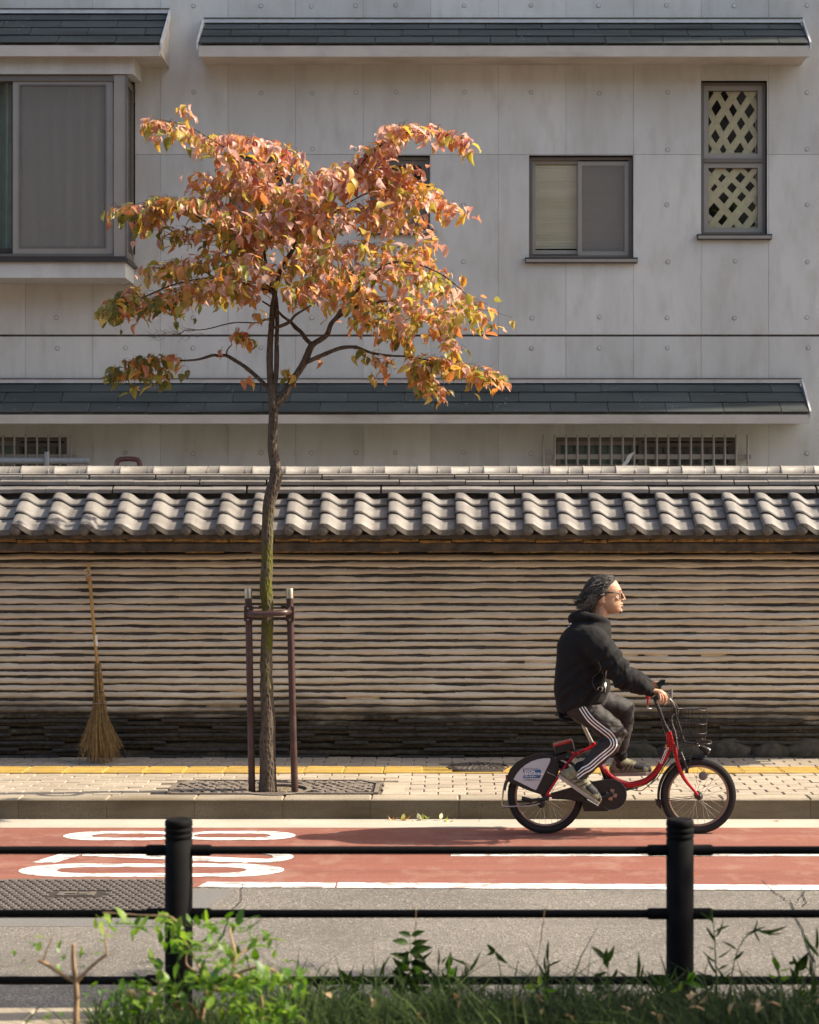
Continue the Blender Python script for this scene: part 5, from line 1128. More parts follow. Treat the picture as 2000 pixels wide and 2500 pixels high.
b = MB(); b.bevbox(B(1613, 1668, .06), (.052, .05, .030), .006, Matrix.Rotation(R(-38), 3, 'Y')); b.tube([B(1612, 1676, .06), B(1614, 1692, .05)], .010, 8); b.bevbox(B(1621, 1662, .06), (.018, .04, .012), .003, Matrix.Rotation(R(-38), 3, 'Y')); b.build('control_display', simple('dark_teal_plastic', (.010, .022, .026), .25), hb)
b = MB(); b.tube([B(1640, 1683, -.04), B(1639, 1705, -.04)], .0095, 10); b.tube([B(1631, 1690, -.03), B(1635, 1700, -.03)], .012, 8); b.build('brake_clamp', M['steel'], hb)
b = MB(); b.sph(B(1582, 1703, .12), (.018, .014, .012)); b.tube([B(1582, 1706, .12), B(1582, 1722, .12)], [.008, .005], 8); b.build('bell_mount', M['red_glass'], hb)
b = MB(); b.lathe([(.003, 0), (.032, .002), (.032, .004), (.003, .006)], B(1581, 1730, .12), 16); b.tube([B(1582, 1720, .12), B(1581, 1730, .12)], .005, 6); b.build('mirror_disc', M['steel'], hb)
for q in ([(1634, 1704, -.05), (1644, 1716, -.05), (1650, 1736, -.03), (1641, 1752, -.02), (1644, 1772, -.02), (1650, 1790, -.02), (1656, 1830, -.03)], [(1632, 1702, -.03), (1641, 1722, -.03), (1639, 1748, -.02), (1637, 1764, -.02), (1646, 1800, -.02), (1650, 1826, -.02)],
          [(1628, 1700, .05), (1652, 1722, .04), (1656, 1744, .02), (1646, 1764, .02), (1640, 1790, .0)]): tube('brake_cable', q, .0032, 'alu' if q[0][2] < -.04 else 'blk', 6)
for q in ([(1620, 1868, -.02), (1604, 1893, -.02), (1584, 1911, -.022), (1558, 1922, -.022), (1530, 1924, -.02), (1508, 1918, -.02)], [(1626, 1858, -.015), (1600, 1900, -.02), (1575, 1925, -.02), (1560, 1931, -.02), (1528, 1924, -.02)], [(1640, 1848, -.02), (1622, 1872, -.02), (1608, 1896, -.02), (1590, 1914, -.02)]): tube('brake_cable', q, .003, 'blk', 6)
# front brake, mudguard, stays
b = MB(); b.tube([B(1662, 1842, -.05), B(1670, 1858, -.055), B(1676, 1876, -.055), B(1678, 1884, -.05)], [.012, .010, .012, .009], 8); b.tube([B(1664, 1832, -.05), B(1668, 1850, -.06)], .005, 6); b.bevbox(B(1677, 1882, -.05), (.02, .02, .03), .004); b.build('front_brake', M['blk'], bike)
b = MB(); b.tube([B(1664, 1836, -.06), B(1672, 1856, -.065)], .0035, 6); b.tube([B(1669, 1880, -.06), B(1680, 1872, -.06)], .004, 6); b.build('brake_arm', M['steel'], bike)
vs = []; cF = Vector((FC.x, D_C, .247)); b = MB(); n = 34
for i in range(n+1):
    a = 78+(198-78)*i/n
    for y, q in ((-.030, .254), (-.026, .264), (0, .268), (.026, .264), (.030, .254)): vs.append(cF+Vector((q*math.cos(R(a)), y, q*math.sin(R(a)))))
b.add(vs, [(5*i+j, 5*i+5+j, 5*i+6+j, 5*i+1+j) for i in range(n) for j in range(4)], True); b.bevbox(B(1608, 1961), (.03, .05, .02), .004); b.prism([B(1601, 1954, -.028), B(1616, 1956, -.028), B(1616, 1966, -.028), B(1608, 1972, -.028)], (0, .056, 0)); fm = b.build('front_mudguard', M['blk'], bike)
for q in ([(1612, 1952, -.035), (1700, 1943, -.055)], [(1614, 1956, -.035), (1702, 1947, -.055)]): tube('stay', q, .002, 'blk', 6, par=fm, sm=False)
# basket, its carrier and the lamp
bk = thing  # (basket is a part of the bicycle)
def wire(b, pts, r=.0026): b.tube([B(*p) for p in pts], r, 5, False)
b = MB(); Wn = .155
rim = [(1655, 1731, -Wn), (1700, 1733.5, -Wn), (1718, 1735, -Wn), (1726, 1733, -.12), (1727, 1731, 0), (1726, 1731, .12), (1718, 1730, Wn), (1690, 1731, Wn), (1655, 1730, Wn), (1650, 1730, .1), (1650, 1730, -.1), (1655, 1731, -Wn)]
wire(b, rim, .0042)
bw = b.build('basket', M['dark_wire'], bike); b = MB()
for k, (fx_, dz) in enumerate(((.985, 34), (.96, 57))):
    wire(b, [(1688+(p[0]-1688)*fx_, p[1]+dz, p[2]*fx_) for p in rim], .003)
bot_ = [(1690+(p[0]-1690)*.88, 1805, p[2]*.86) for p in rim]; wire(b, bot_, .0034); b.build('basket_ring', M['dark_wire'], bw)
b = MB()
for i in range(len(rim)-1):
    for t in ((0, .2, .4, .6, .8) if (B(*rim[i+1])-B(*rim[i])).length > .08 else (0, .5)):
        p = [lerp(rim[i][k], rim[i+1][k], t) for k in range(3)]; q = [lerp(bot_[i][k], bot_[i+1][k], t) for k in range(3)]; wire(b, [p, [lerp(p[k], q[k], .5)+(1 if k == 0 and p[0] > 1700 else 0) for k in range(3)], q], .0019)
for t in range(9): wire(b, [(1662+t*7, 1805, -.13), (1662+t*7, 1805, .13)], .0019)
for t in range(7): wire(b, [(1658, 1805.5, -.12+.04*t), (1722, 1805.5, -.12+.04*t)], .0019)
b.build('basket_wires', M['blk'], bw)
tube('basket_stay', [(1647, 1728, -.05), (1652, 1752, -.05), (1661, 1780, -.05), (1667, 1804, -.05), (1674, 1813, -.05), (1700, 1815, -.05)], .0075, 'blk', 8); tube('basket_stay', [(1647, 1728, .05), (1661, 1780, .05), (1674, 1813, .05), (1700, 1815, .05)], .0075, 'blk', 8)
tube('front_rack', [(1672, 1818, -.08), (1700, 1818, -.085), (1728, 1816.5, -.08), (1737, 1814, -.04), (1736, 1809, .04), (1728, 1807, .08), (1700, 1807, .085)], .0045, 'dark_wire', 8)
tube('rack_strut', [(1692, 1815, -.06), (1688, 1840, -.06), (1684, 1868, -.058), (1676, 1888, -.055)], .003, 'dark_wire', 6); tube('rack_strut', [(1655, 1812, -.05), (1668, 1820, -.05), (1680, 1824, -.05), (1700, 1817, -.05)], .003, 'dark_wire', 6)
b = MB(); a, c = B(1708, 1823, -.02), B(1731, 1834, -.02); b.tube([a, a.lerp(c, .2), a.lerp(c, .85), c], [.012, .019, .023, .021], 14); lp = b.build('headlamp', M['blk'], bike); b = MB(); b.tube([c, c+(c-a).normalized()*.003], .020, 14); b.build('lamp_glass', M['steel'], lp); b = MB(); b.tube([B(1702, 1816, -.02), B(1711, 1825, -.02)], .007, 6); b.build('lamp_bracket', M['alu'], lp)

# ================================================================== PERSON riding the bicycle
man = thing('person', (B(1400, 1740).x, D_C, 0), 'long-haired man in glasses, black hoodie and striped track trousers riding the red bicycle', 'person')
def caps(mb, pts, rs, n=14, sub=4, sy=1.0):        # a tapered limb with rounded ends
    q = spline([Vector(p) for p in pts], sub) if len(pts) > 2 else [Vector(p) for p in pts]
    rr = [interp([i/(len(rs)-1) for i in range(len(rs))], rs, k/(len(q)-1)) for k in range(len(q))]
    mb.tube(q, rr, n, sy=sy); mb.sph(q[0], rr[0]*.99, n, 8); mb.sph(q[-1], rr[-1]*.99, n, 8)
def get_cn(me):
    import numpy as np
    n = len(me.vertices); co = np.empty(n*3, dtype=np.float32); no = np.empty(n*3, dtype=np.float32)
    me.vertices.foreach_get('co', co); me.vertices.foreach_get('normal', no); return co.reshape(-1, 3), no.reshape(-1, 3)
def displace(me, fn):                              # move every vertex along its normal by fn(position)
    co, no = get_cn(me)
    for i in range(len(co)):
        p = Vector(co[i].tolist()); co[i] += no[i]*fn(p)
    me.vertices.foreach_set('co', co.ravel()); me.update()
def crinkle(me, amp, fr, seed, mask=None):
    displace(me, lambda p: amp*(mask(p) if mask else 1)*(nz(p.x*fr[0]+seed, p.y*fr[1], p.z*fr[2])+.5*nz(p.x*fr[0]*2.3, p.y*fr[1]*2.3+seed, p.z*fr[2]*2.3)))
HW = .17                                            # half shoulder width
# ---- body: head, neck, forearms and hands as one continuous skin surface
sk = MB()
lv = [(1406, 1488, 1455, .022), (1411, 1498, 1444, .048), (1419, 1506, 1435, .066), (1429, 1512.5, 1429, .074), (1438, 1517, 1427, .077), (1443, 1518, 1427, .077), (1447, 1516, 1427.5, .0765), (1455, 1515, 1430, .0755), (1463, 1515, 1434, .073), (1470, 1516, 1440, .069),
      (1477, 1517, 1447, .064), (1484, 1516.5, 1453, .057), (1490, 1517.5, 1459, .048), (1495, 1514, 1466, .036), (1499, 1506, 1476, .020)]
n = 28; vs = []
for py, xf, xb, hw in lv:
    c = (xf+xb)/2; a = (xf-xb)/2/374.7
    for j in range(n):
        t = 2*math.pi*j/n; ct, st = math.cos(t), math.sin(t); e = .86 if ct > 0 else 1.0
        p = B(c, py); vs.append((p.x+a*math.copysign(abs(ct)**e, ct), D_C+hw*math.copysign(abs(st)**.92, st), p.z))
sk.add(vs, [(i*n+j, i*n+(j+1) % n, (i+1)*n+(j+1) % n, (i+1)*n+j) for i in range(len(lv)-1) for j in range(n)]+[tuple(range(n-1, -1, -1)), tuple((len(lv)-1)*n+j for j in range(n))], True)
caps(sk, [B(1517, 1445), B(1521.5, 1455), B(1525, 1463)], [.0055, .008, .0095]); sk.sph(B(1519.5, 1464.5, -.011), (.010, .007, .0065)); sk.sph(B(1519.5, 1464.5, .011), (.010, .007, .0065)); caps(sk, [B(1518, 1466), B(1516, 1470)], [.008, .010])
sk.sph(B(1517.5, 1473.5), (.012, .022, .0065)); sk.sph(B(1516.8, 1479), (.0115, .019, .0065)); sk.sph(B(1514.5, 1490.5), (.016, .02, .013)); sk.sph(B(1514, 1440.5, -.026), (.010, .022, .006)); sk.sph(B(1514, 1440.5, .026), (.010, .022, .006))
sk.sph(B(1504, 1461, -.044), (.022, .019, .018)); sk.sph(B(1504, 1461, .044), (.022, .019, .018))
for s_ in (-1, 1):
    e = Matrix.Rotation(R(14), 3, 'Y'); sk.sph(B(1468, 1464, s_*.078), (.017, .008, .030), 14, 10, e); sk.sph(B(1472, 1470, s_*.074), (.012, .010, .012))
caps(sk, [B(1466, 1478), B(1462, 1496), B(1455, 1520), B(1446, 1545)], [.062, .060, .063, .075])
hands = {}
def hand(side):
    y = -.245 if side < 0 else .245
    if side < 0:
        wr, kn, fing, th = (1586, 1686, -.245), (1611, 1687, -.245), [[(1614, 1687), (1625, 1696), (1629, 1707), (1627, 1716)], [(1613, 1688), (1623, 1699), (1626, 1711), (1623, 1720)], [(1611, 1690), (1618, 1702), (1618, 1712), (1612, 1717)], [(1608, 1692), (1612, 1704), (1610, 1711), (1604, 1714)]], [(1598, 1686, .03), (1608, 1692, .045), (1614, 1698, .05)]
        oy = [.034, .011, -.012, -.034]; el = (1530, 1655, -.24)
    else:
        wr, kn, fing, th = (1580, 1674, .245), (1600, 1672, .25), [[(1601, 1671), (1611, 1678), (1614, 1687), (1609, 1693)], [(1600, 1672), (1610, 1681), (1611, 1690), (1605, 1695)], [(1598, 1674), (1606, 1684), (1606, 1692), (1600, 1696)], [(1596, 1676), (1601, 1687), (1600, 1694), (1595, 1696)]], [(1590, 1671, -.03), (1599, 1667, -.045), (1606, 1666, -.05)]
        oy = [-.034, -.011, .012, .034]; el = (1525, 1648, .24)
    caps(sk, [B(*el), B(*wr)], [.030, .025])
    a, c = B(*wr), B(*kn)
    for t in (-.028, -.010, .010, .028): caps(sk, [a+Vector((0, t*.6, 0)), c+Vector((0, t, -.004))], [.019, .0135], 10)
    for k, f in enumerate(fing):
        caps(sk, [B(px, py, kn[2]+oy[k]) for px, py in f], [.0105, .0095, .0085, .007], 8, 3)
    caps(sk, [a.lerp(c, .25)]+[B(px, py, kn[2]+d) for px, py, d in th], [.013, .0125, .0105, .0085], 8, 3)
hand(-1); hand(1)
caps(sk, [B(1446, 1545), B(1420, 1640), B(1408, 1715)], [.12, .12, .11])
for s_ in (-1, 1): caps(sk, [B(1446, 1556, s_*.12), B(1525, 1642, s_*.24)], [.05, .032])
for pts in ([(1400, 1722, -.08), (1506, 1793, -.10), (1422, 1890, -.11)], [(1415, 1712, .08), (1530, 1730, .10), (1512, 1870, .11)]): caps(sk, [B(*p) for p in pts], [.06, .04, .022], sub=1)
me = remesh(sk, .0042, 3, .5); me.materials.append(M['skin']); link('body', me, man)
# ---- face details
def spot(name, p, r, mat, rot=None): b = MB(); b.sph(B(*p), r, 12, 8, rot); return b.build(name, M[mat], man)
spot('lips', (1519.8, 1478.2, 0), (.0095, .016, .0042), 'hair') if False else None
M['lip'] = simple('lip', (.36, .15, .11), .45); spot('lips', (1519.6, 1478.6, 0), (.0085, .017, .0035), 'lip')
M['stubble'] = simple('dark_stubble', (.05, .035, .03), .8)
b = MB()
for s_ in (-1, 1): caps(b, [B(1519.8, 1472.5, s_*.004), B(1516, 1475, s_*.020), B(1511, 1480, s_*.028)], [.0035, .0045, .003], 8)
b.build('moustache', M['stubble'], man)
spot('goatee', (1514.8, 1494.5, 0), (.0135, .017, .0085), 'stubble')
for s_ in (-1, 1):
    b = MB(); caps(b, [B(1516.5, 1440.5, s_*.018), B(1512, 1438.5, s_*.035), B(1505, 1441, s_*.050)], [.003, .0036, .002], 8); b.build('eyebrow', M['stubble'], man)
    spot('eye', (1512.5, 1450.5, s_*.034), (.004, .007, .0022), 'stubble')
gl = MB()
for s_, xo in ((-1, 0), (1, 7)):
    c = B(1514.5+xo, 1455, s_*.031); ax = Vector((1, -.30, .08)).normalized(); gl.ring(c, .0225, .0026, ax, 28, 6)
gl.tube(spline([B(1514.5, 1450, -.012), B(1520.5, 1447.5, 0), B(1521, 1450, .012)], 4), .0026, 6)
gl.tube([B(1511.5, 1449, -.056), B(1505, 1447.5, -.072), B(1486, 1446, -.081), B(1468, 1448, -.080)], [.0038, .0042, .0042, .0035], 8)
gl.tube([B(1519, 1449, .056), B(1486, 1446, .081), B(1468, 1448, .080)], [.0038, .004, .0035], 8)
g = gl.build('spectacles', M['blk'], man); b = MB(); b.lathe([(.0005, 0), (.021, .0004), (.0005, .0008)], B(1514.5, 1455, -.031), 20, Vector((1, -.30, .08)).normalized().to_track_quat('Z', 'Y').to_matrix()); b.build('lens', M['lens'], g)
# ---- hair: a swept-back base and many strands over it
hb_ = MB(); n = 24; vs = []
hl = [(1403, 1486, 1462, .020), (1407, 1497, 1448, .052), (1413, 1500, 1441, .070), (1420, 1498, 1434, .082), (1430, 1487, 1428, .090), (1440, 1484, 1422, .094), (1450, 1482, 1416, .095), (1458, 1476, 1411, .094), (1465, 1458, 1409, .090), (1473, 1454, 1412, .085), (1482, 1452, 1415, .080), (1491, 1447, 1422, .062)]
for py, xf, xb, hw in hl:
    c = (xf+xb)/2; a = (xf-xb)/2/374.7
    for j in range(n):
        t = 2*math.pi*j/n; ct, st = math.cos(t), math.sin(t); p = B(c, py); vs.append((p.x+a*math.copysign(abs(ct)**.8, ct), D_C+hw*math.copysign(abs(st)**.8, st), p.z))
hb_.add(vs, [(i*n+j, i*n+(j+1) % n, (i+1)*n+(j+1) % n, (i+1)*n+j) for i in range(len(hl)-1) for j in range(n)]+[tuple(range(n-1, -1, -1)), tuple((len(hl)-1)*n+j for j in range(n))], True)
me = remesh(hb_, .006, 4)
fc = lambda p: max(0, (p.x-B(1484, 0).x))
for v in me.vertices:                              # keep the face and the ear clear
    p = v.co
    ex_d = (Vector((p.x, p.z))-Vector((B(1471, 0).x, B(0, 1466).z))).length
    if ex_d < .034: v.co.y = D_C+(p.y-D_C)*.74
crinkle(me, .006, (26, 26, 60), 3); me.materials.append(M['hair']); hair = link('hair', me, man)
bvh = BVHTree.FromPolygons([v.co[:] for v in me.vertices], [tuple(p.vertices) for p in me.polygons])
for nm, mat, cnt, sd_ in (('strands', 'hair', 260, 1), ('grey_strands', 'hair_grey', 150, 2)):
    b = MB(); r2 = random.Random(sd_)
    for i in range(cnt):
        s_ = -1 if r2.random() < .72 else 1
        x0, y0 = r2.uniform(1440, 1496), 0
        a = r2.random(); px = lerp(1497, 1480, a)+r2.uniform(-6, 4); py = lerp(1408, 1452, a)+r2.uniform(-3, 3); yy = s_*lerp(.02, .085, a**.7)
        e_ = r2.random(); ex2, ey2 = lerp(1408, 1446, e_)+r2.uniform(-3, 3), lerp(1458, 1490, min(1, e_*1.5))+r2.uniform(-5, 3)
        pts = []
        for t in (0, .2, .4, .6, .8, 1):
            qx = lerp(px, ex2, t)-4*math.sin(math.pi*t)*a; qy = lerp(py, ey2, t**1.25)-7*math.sin(math.pi*t)*(1-a)-4*math.sin(math.pi*t)
            q = B(qx, qy, 0); q.y = D_C+lerp(yy, s_*.08, min(1, t*1.6)); hit, nrm, _, _ = bvh.find_nearest(q)
            pts.append(hit+nrm*(.002+.006*r2.random())+Vector((0, 0, .003*nz(i*3.1, t*3))) if hit else q)
        if r2.random() < .5: pts.append(pts[-1]+Vector((-.018-.030*r2.random(), r2.uniform(-.01, .01), r2.uniform(-.030, .006))))
        b.tube(spline(pts, 2), [lerp(.0042 if nm == 'strands' else .0024, .0010, k/(2*(len(pts)-1))) for k in range(2*(len(pts)-1)+1)], 4, False)
    b.build(nm, M[mat], hair, kind='stuff')
# ---- hoodie
hd = MB(); n = 26
tor = [(1731, 1364, 1462, .170), (1716, 1357, 1480, .186), (1690, 1354, 1489, .192), (1660, 1353.5, 1486, .190), (1630, 1354, 1485, .192), (1603, 1355, 1484, .196), (1575, 1361, 1487, .202), (1552, 1371, 1489, .205), (1535, 1382, 1489, .190), (1522, 1393, 1488, .150), (1512, 1402, 1484, .105)]
vs = []
for py, xb, xf, hw in tor:
    c = (xf+xb)/2; a = (xf-xb)/2/374.7
    for j in range(n):
        t = 2*math.pi*j/n; ct, st = math.cos(t), math.sin(t); p = B(c, py+(-10*ct if py > 1680 else 0))
        vs.append((p.x+a*math.copysign(abs(ct)**.85, ct), D_C+hw*math.copysign(abs(st)**.85, st), p.z))
hd.add(vs, [(i*n+j, i*n+(j+1) % n, (i+1)*n+(j+1) % n, (i+1)*n+j) for i in range(len(tor)-1) for j in range(n)]+[tuple(range(n-1, -1, -1)), tuple((len(tor)-1)*n+j for j in range(n))], True)
for s_ in (-1, 1):
    o = -4 if s_ > 0 else 0
    caps(hd, [B(1444, 1562, s_*.155), B(1470, 1590, s_*.19), B(1494, 1622, s_*.215), B(1518, 1648+o, s_*.235), B(1545, 1664+2*o, s_*.245), B(1572, 1679+2*o, s_*.25), B(1580, 1684+2*o, s_*.25)], [.098, .096, .088, .080, .070, .058, .046], 16)
    caps(hd, [B(1566, 1676+2*o, s_*.25), B(1586, 1685+2.5*o, s_*.248)], [.050, .041], 14)
caps(hd, [B(1404, 1512, -.02), B(1424, 1506, -.085), B(1452, 1508, -.105), B(1474, 1518, -.08), B(1484, 1531, -.03)], [.034, .040, .036, .030, .022]); caps(hd, [B(1404, 1512, .02), B(1424, 1506, .085), B(1452, 1508, .105), B(1474, 1518, .08), B(1484, 1531, .03)], [.034, .040, .036, .030, .022])
caps(hd, [B(1404, 1508, -.06), B(1402, 1512), B(1404, 1508, .06)], [.036, .044, .036]); caps(hd, [B(1420, 1500, -.05), B(1418, 1498), B(1420, 1500, .05)], [.026, .03, .026])
me = remesh(hd, .0075, 5)
crinkle(me, .011, (6, 4, 5), 11)
def armfold(p): return .35+1.0*max(0, 1-abs((p.x-B(1512, 0).x))/.12)+.8*max(0, 1-abs(p.x-B(1562, 0).x)/.06)+.8*max(0, 1-(Vector((p.x, p.z))-Vector((B(1478, 0).x, B(0, 1640).z))).length/.12)
crinkle(me, .0085, (22, 8, 10), 23, armfold)
# diagonal folds across the sleeve and pulled towards the armpit
def sleeve(p):
    u_ = (p.x-B(1450, 0).x)*.62-(p.z-B(0, 1560).z)*.78; k = max(0, 1-abs(u_-.22)/.26)
    return .010*k*math.sin(u_*95+3*nz(p.x*9, p.z*9)) if p.y < D_C-.12 else 0
displace(me, sleeve)
me.update(); me.materials.append(M['hoodie']); hoodie = link('hoodie', me, man)
hbv = BVHTree.FromPolygons([v.co[:] for v in me.vertices], [tuple(p.vertices) for p in me.polygons])
CAMP = Vector((0, 0, H))
def on_surf(bv, px, py, lift=.003):
    d = (P(px, py, 11.12)-CAMP).normalized(); hit, nrm, _, _ = bv.ray_cast(CAMP, d)
    return (hit+nrm*lift) if hit else None
def strip(name, bv, pts, w, mat, par, lift=.0035):  # a ribbon lying on a garment
    q = spline([Vector((x, y, 0)) for x, y in pts], 5); a_, b_ = [], []
    for i, p in enumerate(q):
        t = (q[min(i+1, len(q)-1)]-q[max(i-1, 0)]).normalized(); nn = Vector((-t.y, t.x, 0))*w/2
        h1, h2 = on_surf(bv, p.x+nn.x, p.y+nn.y, lift), on_surf(bv, p.x-nn.x, p.y-nn.y, lift)
        if h1 and h2: a_.append(h1); b_.append(h2)
    if len(a_) < 2: return
    b = MB(); k = len(a_); b.add(a_+b_, [(i, i+1, k+i+1, k+i) for i in range(k-1)], True); return b.build(name, M[mat], par)
strip('print', hbv, [(1390.5, 1527), (1393, 1524), (1396, 1521.5)], 4.5, 'white', hoodie); strip('print', hbv, [(1383, 1534), (1388, 1532)], 1.8, 'white', hoodie); strip('print', hbv, [(1388, 1531), (1392, 1529)], 1.8, 'white', hoodie)
strip('zip', hbv, [(1482, 1636), (1480, 1655), (1478, 1672), (1478, 1690)], 2.0, 'alu', hoodie)
strip('pocket_edge', hbv, [(1461, 1614), (1468, 1628), (1463, 1640), (1449, 1652), (1446, 1662), (1450, 1676), (1456, 1688)], 1.6, 'hood_in', hoodie, .004)
b = MB(); q = on_surf(hbv, 1466, 1683, .004) or B(1466, 1683, -.2); b.ring(q, .016, .003, (.3, 1, .3), 16, 5); b.ring(q+Vector((.014, -.003, .01)), .009, .0025, (1, 1, .2), 12, 5); b.build('keyring', M['steel'], hoodie)
for s_ in (-1, 1):
    b = MB(); b.tube(spline([B(1484, 1534, s_*.03), B(1487, 1550, s_*.036), B(1485.5, 1566, s_*.034)], 4), .0028, 6); b.build('drawstring', M['blk'], hoodie)
# ---- trousers
tr = MB()
caps(tr, [B(1396, 1712, -.07), B(1412, 1723, -.09), B(1440, 1743, -.10), B(1475, 1768, -.11), B(1503, 1790, -.112)], [.080, .094, .091, .082, .070], 18)
caps(tr, [B(1500, 1791, -.112), B(1494, 1812, -.114), B(1470, 1836, -.118), B(1446, 1862, -.122), B(1424, 1884, -.125), B(1417, 1892, -.125)], [.069, .068, .063, .054, .047, .045], 18)
caps(tr, [B(1415, 1708, .07), B(1450, 1714, .09), B(1490, 1722, .10), B(1527, 1731, .102)], [.100, .096, .082, .066], 18)
caps(tr, [B(1526, 1732, .102), B(1524, 1760, .104), B(1520, 1795, .108), B(1515, 1826, .11)], [.067, .064, .055, .046], 18)
caps(tr, [B(1515, 1820, .11), B(1512, 1850, .112), B(1511, 1868, .112)], [.044, .040, .038], 14)
caps(tr, [B(1396, 1712), B(1415, 1706), B(1440, 1705)], [.088, .11, .10], 18)
me = remesh(tr, .007, 4); crinkle(me, .007, (9, 6, 9), 5)
def kneefold(p):
    return .3+1.3*max(0, 1-(Vector((p.x, p.z))-Vector((B(1478, 0).x, B(0, 1800).z))).length/.16)+1.0*max(0, 1-(Vector((p.x, p.z))-Vector((B(1425, 0).x, B(0, 1884).z))).length/.10)+1.0*max(0, 1-(Vector((p.x, p.z))-Vector((B(1520, 0).x, B(0, 1790).z))).length/.2)+max(0, 1-(Vector((p.x, p.z))-Vector((B(1440, 0).x, B(0, 1720).z))).length/.1)
crinkle(me, .0085, (16, 8, 26), 31, kneefold); me.materials.append(M['trouser']); trs = link('trousers', me, man)
tbv = BVHTree.FromPolygons([v.co[:] for v in me.vertices], [tuple(p.vertices) for p in me.polygons])
mid = [(1421, 1726), (1431, 1742), (1443, 1757), (1458, 1770), (1475, 1783), (1489, 1794), (1497, 1806), (1499, 1818), (1492, 1829), (1475, 1843), (1456, 1859), (1440, 1873), (1424, 1882), (1407, 1896)]
for k in (-1, 0, 1):
    q = []
    for i, p in enumerate(mid):
        a_, c_ = mid[max(i-1, 0)], mid[min(i+1, len(mid)-1)]; t = Vector((c_[0]-a_[0], c_[1]-a_[1])).normalized(); q.append((p[0]-t.y*6.6*k, p[1]+t.x*6.6*k))
    strip('side_stripe', tbv, q, 2.9, 'white', trs)
# ---- shoes and socks
for nm, heel, toe, dy, pitch in (('near', (1376, 1897), (1459, 1955), -.125, 0), ('far', (1499, 1886), (1585, 1884), .115, 0)):
    a, c = B(*heel, dy), B(*toe, dy); d = (c-a).normalized(); up = Vector((-d.z, 0, d.x)); Ls = (c-a).length
    def q(x, y, z): return a+d*(x*Ls)+up*z+Vector((0, y, 0))
    b = MB(); caps(b, [q(.02, 0, .022), q(.25, 0, .018), q(.55, 0, .016), q(.85, 0, .014), q(.97, 0, .012)], [.038, .037, .042, .041, .030], 14, sy=1.0)
    caps(b, [q(.10, 0, .06), q(.28, 0, .058), q(.5, 0, .042), q(.72, 0, .028)], [.036, .040, .038, .034], 14); caps(b, [q(.20, 0, .07), q(.22, 0, .10)], [.038, .036])
    for v_ in range(len(b.v)):                     # flatten the underside
        p = Vector(b.v[v_]); h = (p-a).dot(up)
        if h < -.006: b.v[v_] = tuple(p-up*(h+.006))
    me = remesh(b, .006, 3); me.materials.append(M['shoe']); so = link('shoe', me, man)
    sbv = BVHTree.FromPolygons([v.co[:] for v in me.vertices], [tuple(p.vertices) for p in me.polygons])
    b = MB(); ol = [(-.10, .030), (.0, .040), (.2, .039), (.45, .041), (.7, .046), (.9, .040), (1.05, .022), (1.08, 0)]
    o1 = [q(x, y, -.006-.0*x) for x, y in ol]+[q(x, -y, -.006) for x, y in ol[-2::-1]]; b.prism(o1, up*-.015); sl_ = b.build('sole', M['sole'], so); fixn(sl_.data)
    b = MB(); b.prism([q(x*1.0, y*1.02, .001) for x, y in ol]+[q(x, -y*1.02, .001) for x, y in ol[-2::-1]], up*-.007); mm = b.build('midsole', M['sole'], so); fixn(mm.data)
    tb = MB(); caps(tb, [q(.60, 0, .030), q(.80, 0, .020), q(.96, 0, .012)], [.0415, .041, .031], 14)
    for v_ in range(len(tb.v)):
        p = Vector(tb.v[v_]); h = (p-a).dot(up)
        if h < .004: tb.v[v_] = tuple(p-up*(h-.004))
    tb.build('toe_box', M['shoe_blk'], so)
    b = MB()
    for k in range(5): p0 = q(.34+.075*k, 0, .094-.011*k); b.tube([p0+Vector((0, -.026, -.014)), p0+Vector((0, -.012, 0)), p0+Vector((0, .012, 0)), p0+Vector((0, .026, -.014))], .0042, 6)
    b.build('laces', M['lace'], so)
    b = MB()
    for k in range(3): p0 = q(.18+.12*k, -.0, .03); b.tube([q(.16+.13*k, -.041, .012), q(.22+.13*k, -.041, .035), q(.33+.10*k, -.036, .056)], .003, 5)
    b.build('side_stripes', M['shoe_blk'], so)
    b = MB(); caps(b, [q(.20, 0, .09), q(.22, 0, .12), B(1420 if nm == 'near' else 1513, 1882 if nm == 'near' else 1840, dy)], [.040, .042, .041], 14); b.build('sock', M['hoodie'], man)

# ================================================================== PIPE FENCE on the near kerb
D_F = 6.66
fence = thing('pipe_fence', (P(1048, 0, D_F).x, D_F, .13), 'black pipe fence with ringed round posts and three rails along the near kerb', 'fence')
zr = [P(0, y, D_F).z for y in (2076, 2231, 2394)]
pst = MB(); r0 = .0535
pst.lathe([(r0, 0), (r0, .69), (r0-.002, .6915), (r0-.002, .6975), (r0+.0006, .702), (r0+.0006, .712), (r0-.002, .715), (r0-.002, .721), (r0+.0006, .724), (r0+.0006, .734), (r0-.002, .737), (r0-.002, .743), (r0+.0006, .746), (r0, .764), (r0-.004, .7695), (r0-.012, .771)], (0, 0, 0), 32); pst = pst.mesh('post', M['fence'])
slv = MB(); slv.tube([(-.075, 0, 0), (.0, 0, 0)], .0225, 16); slv.tube([(-.080, 0, 0), (-.075, 0, 0)], .0205, 16); slv = slv.mesh('sleeve', M['fence'])
xs = [P(436.5, 0, D_F).x, P(1660.5, 0, D_F).x]
for x in xs:
    p = link('post', pst, fence, loc=(x, D_F, .126))
    for z in zr:
        link('sleeve', slv, p, loc=(x-.046, D_F, z)); link('sleeve', slv, p, loc=(x+.046, D_F, z), rot=(0, 0, math.pi))
for a, c in ((xs[0]-2.0, xs[0]-.05), (xs[0]+.05, xs[1]-.05), (xs[1]+.05, xs[1]+2.0)):
    for z in zr:
        b = MB(); b.tube([(a, D_F, z), (c, D_F, z)], .0163, 14); b.build('rail', M['fence'], fence)

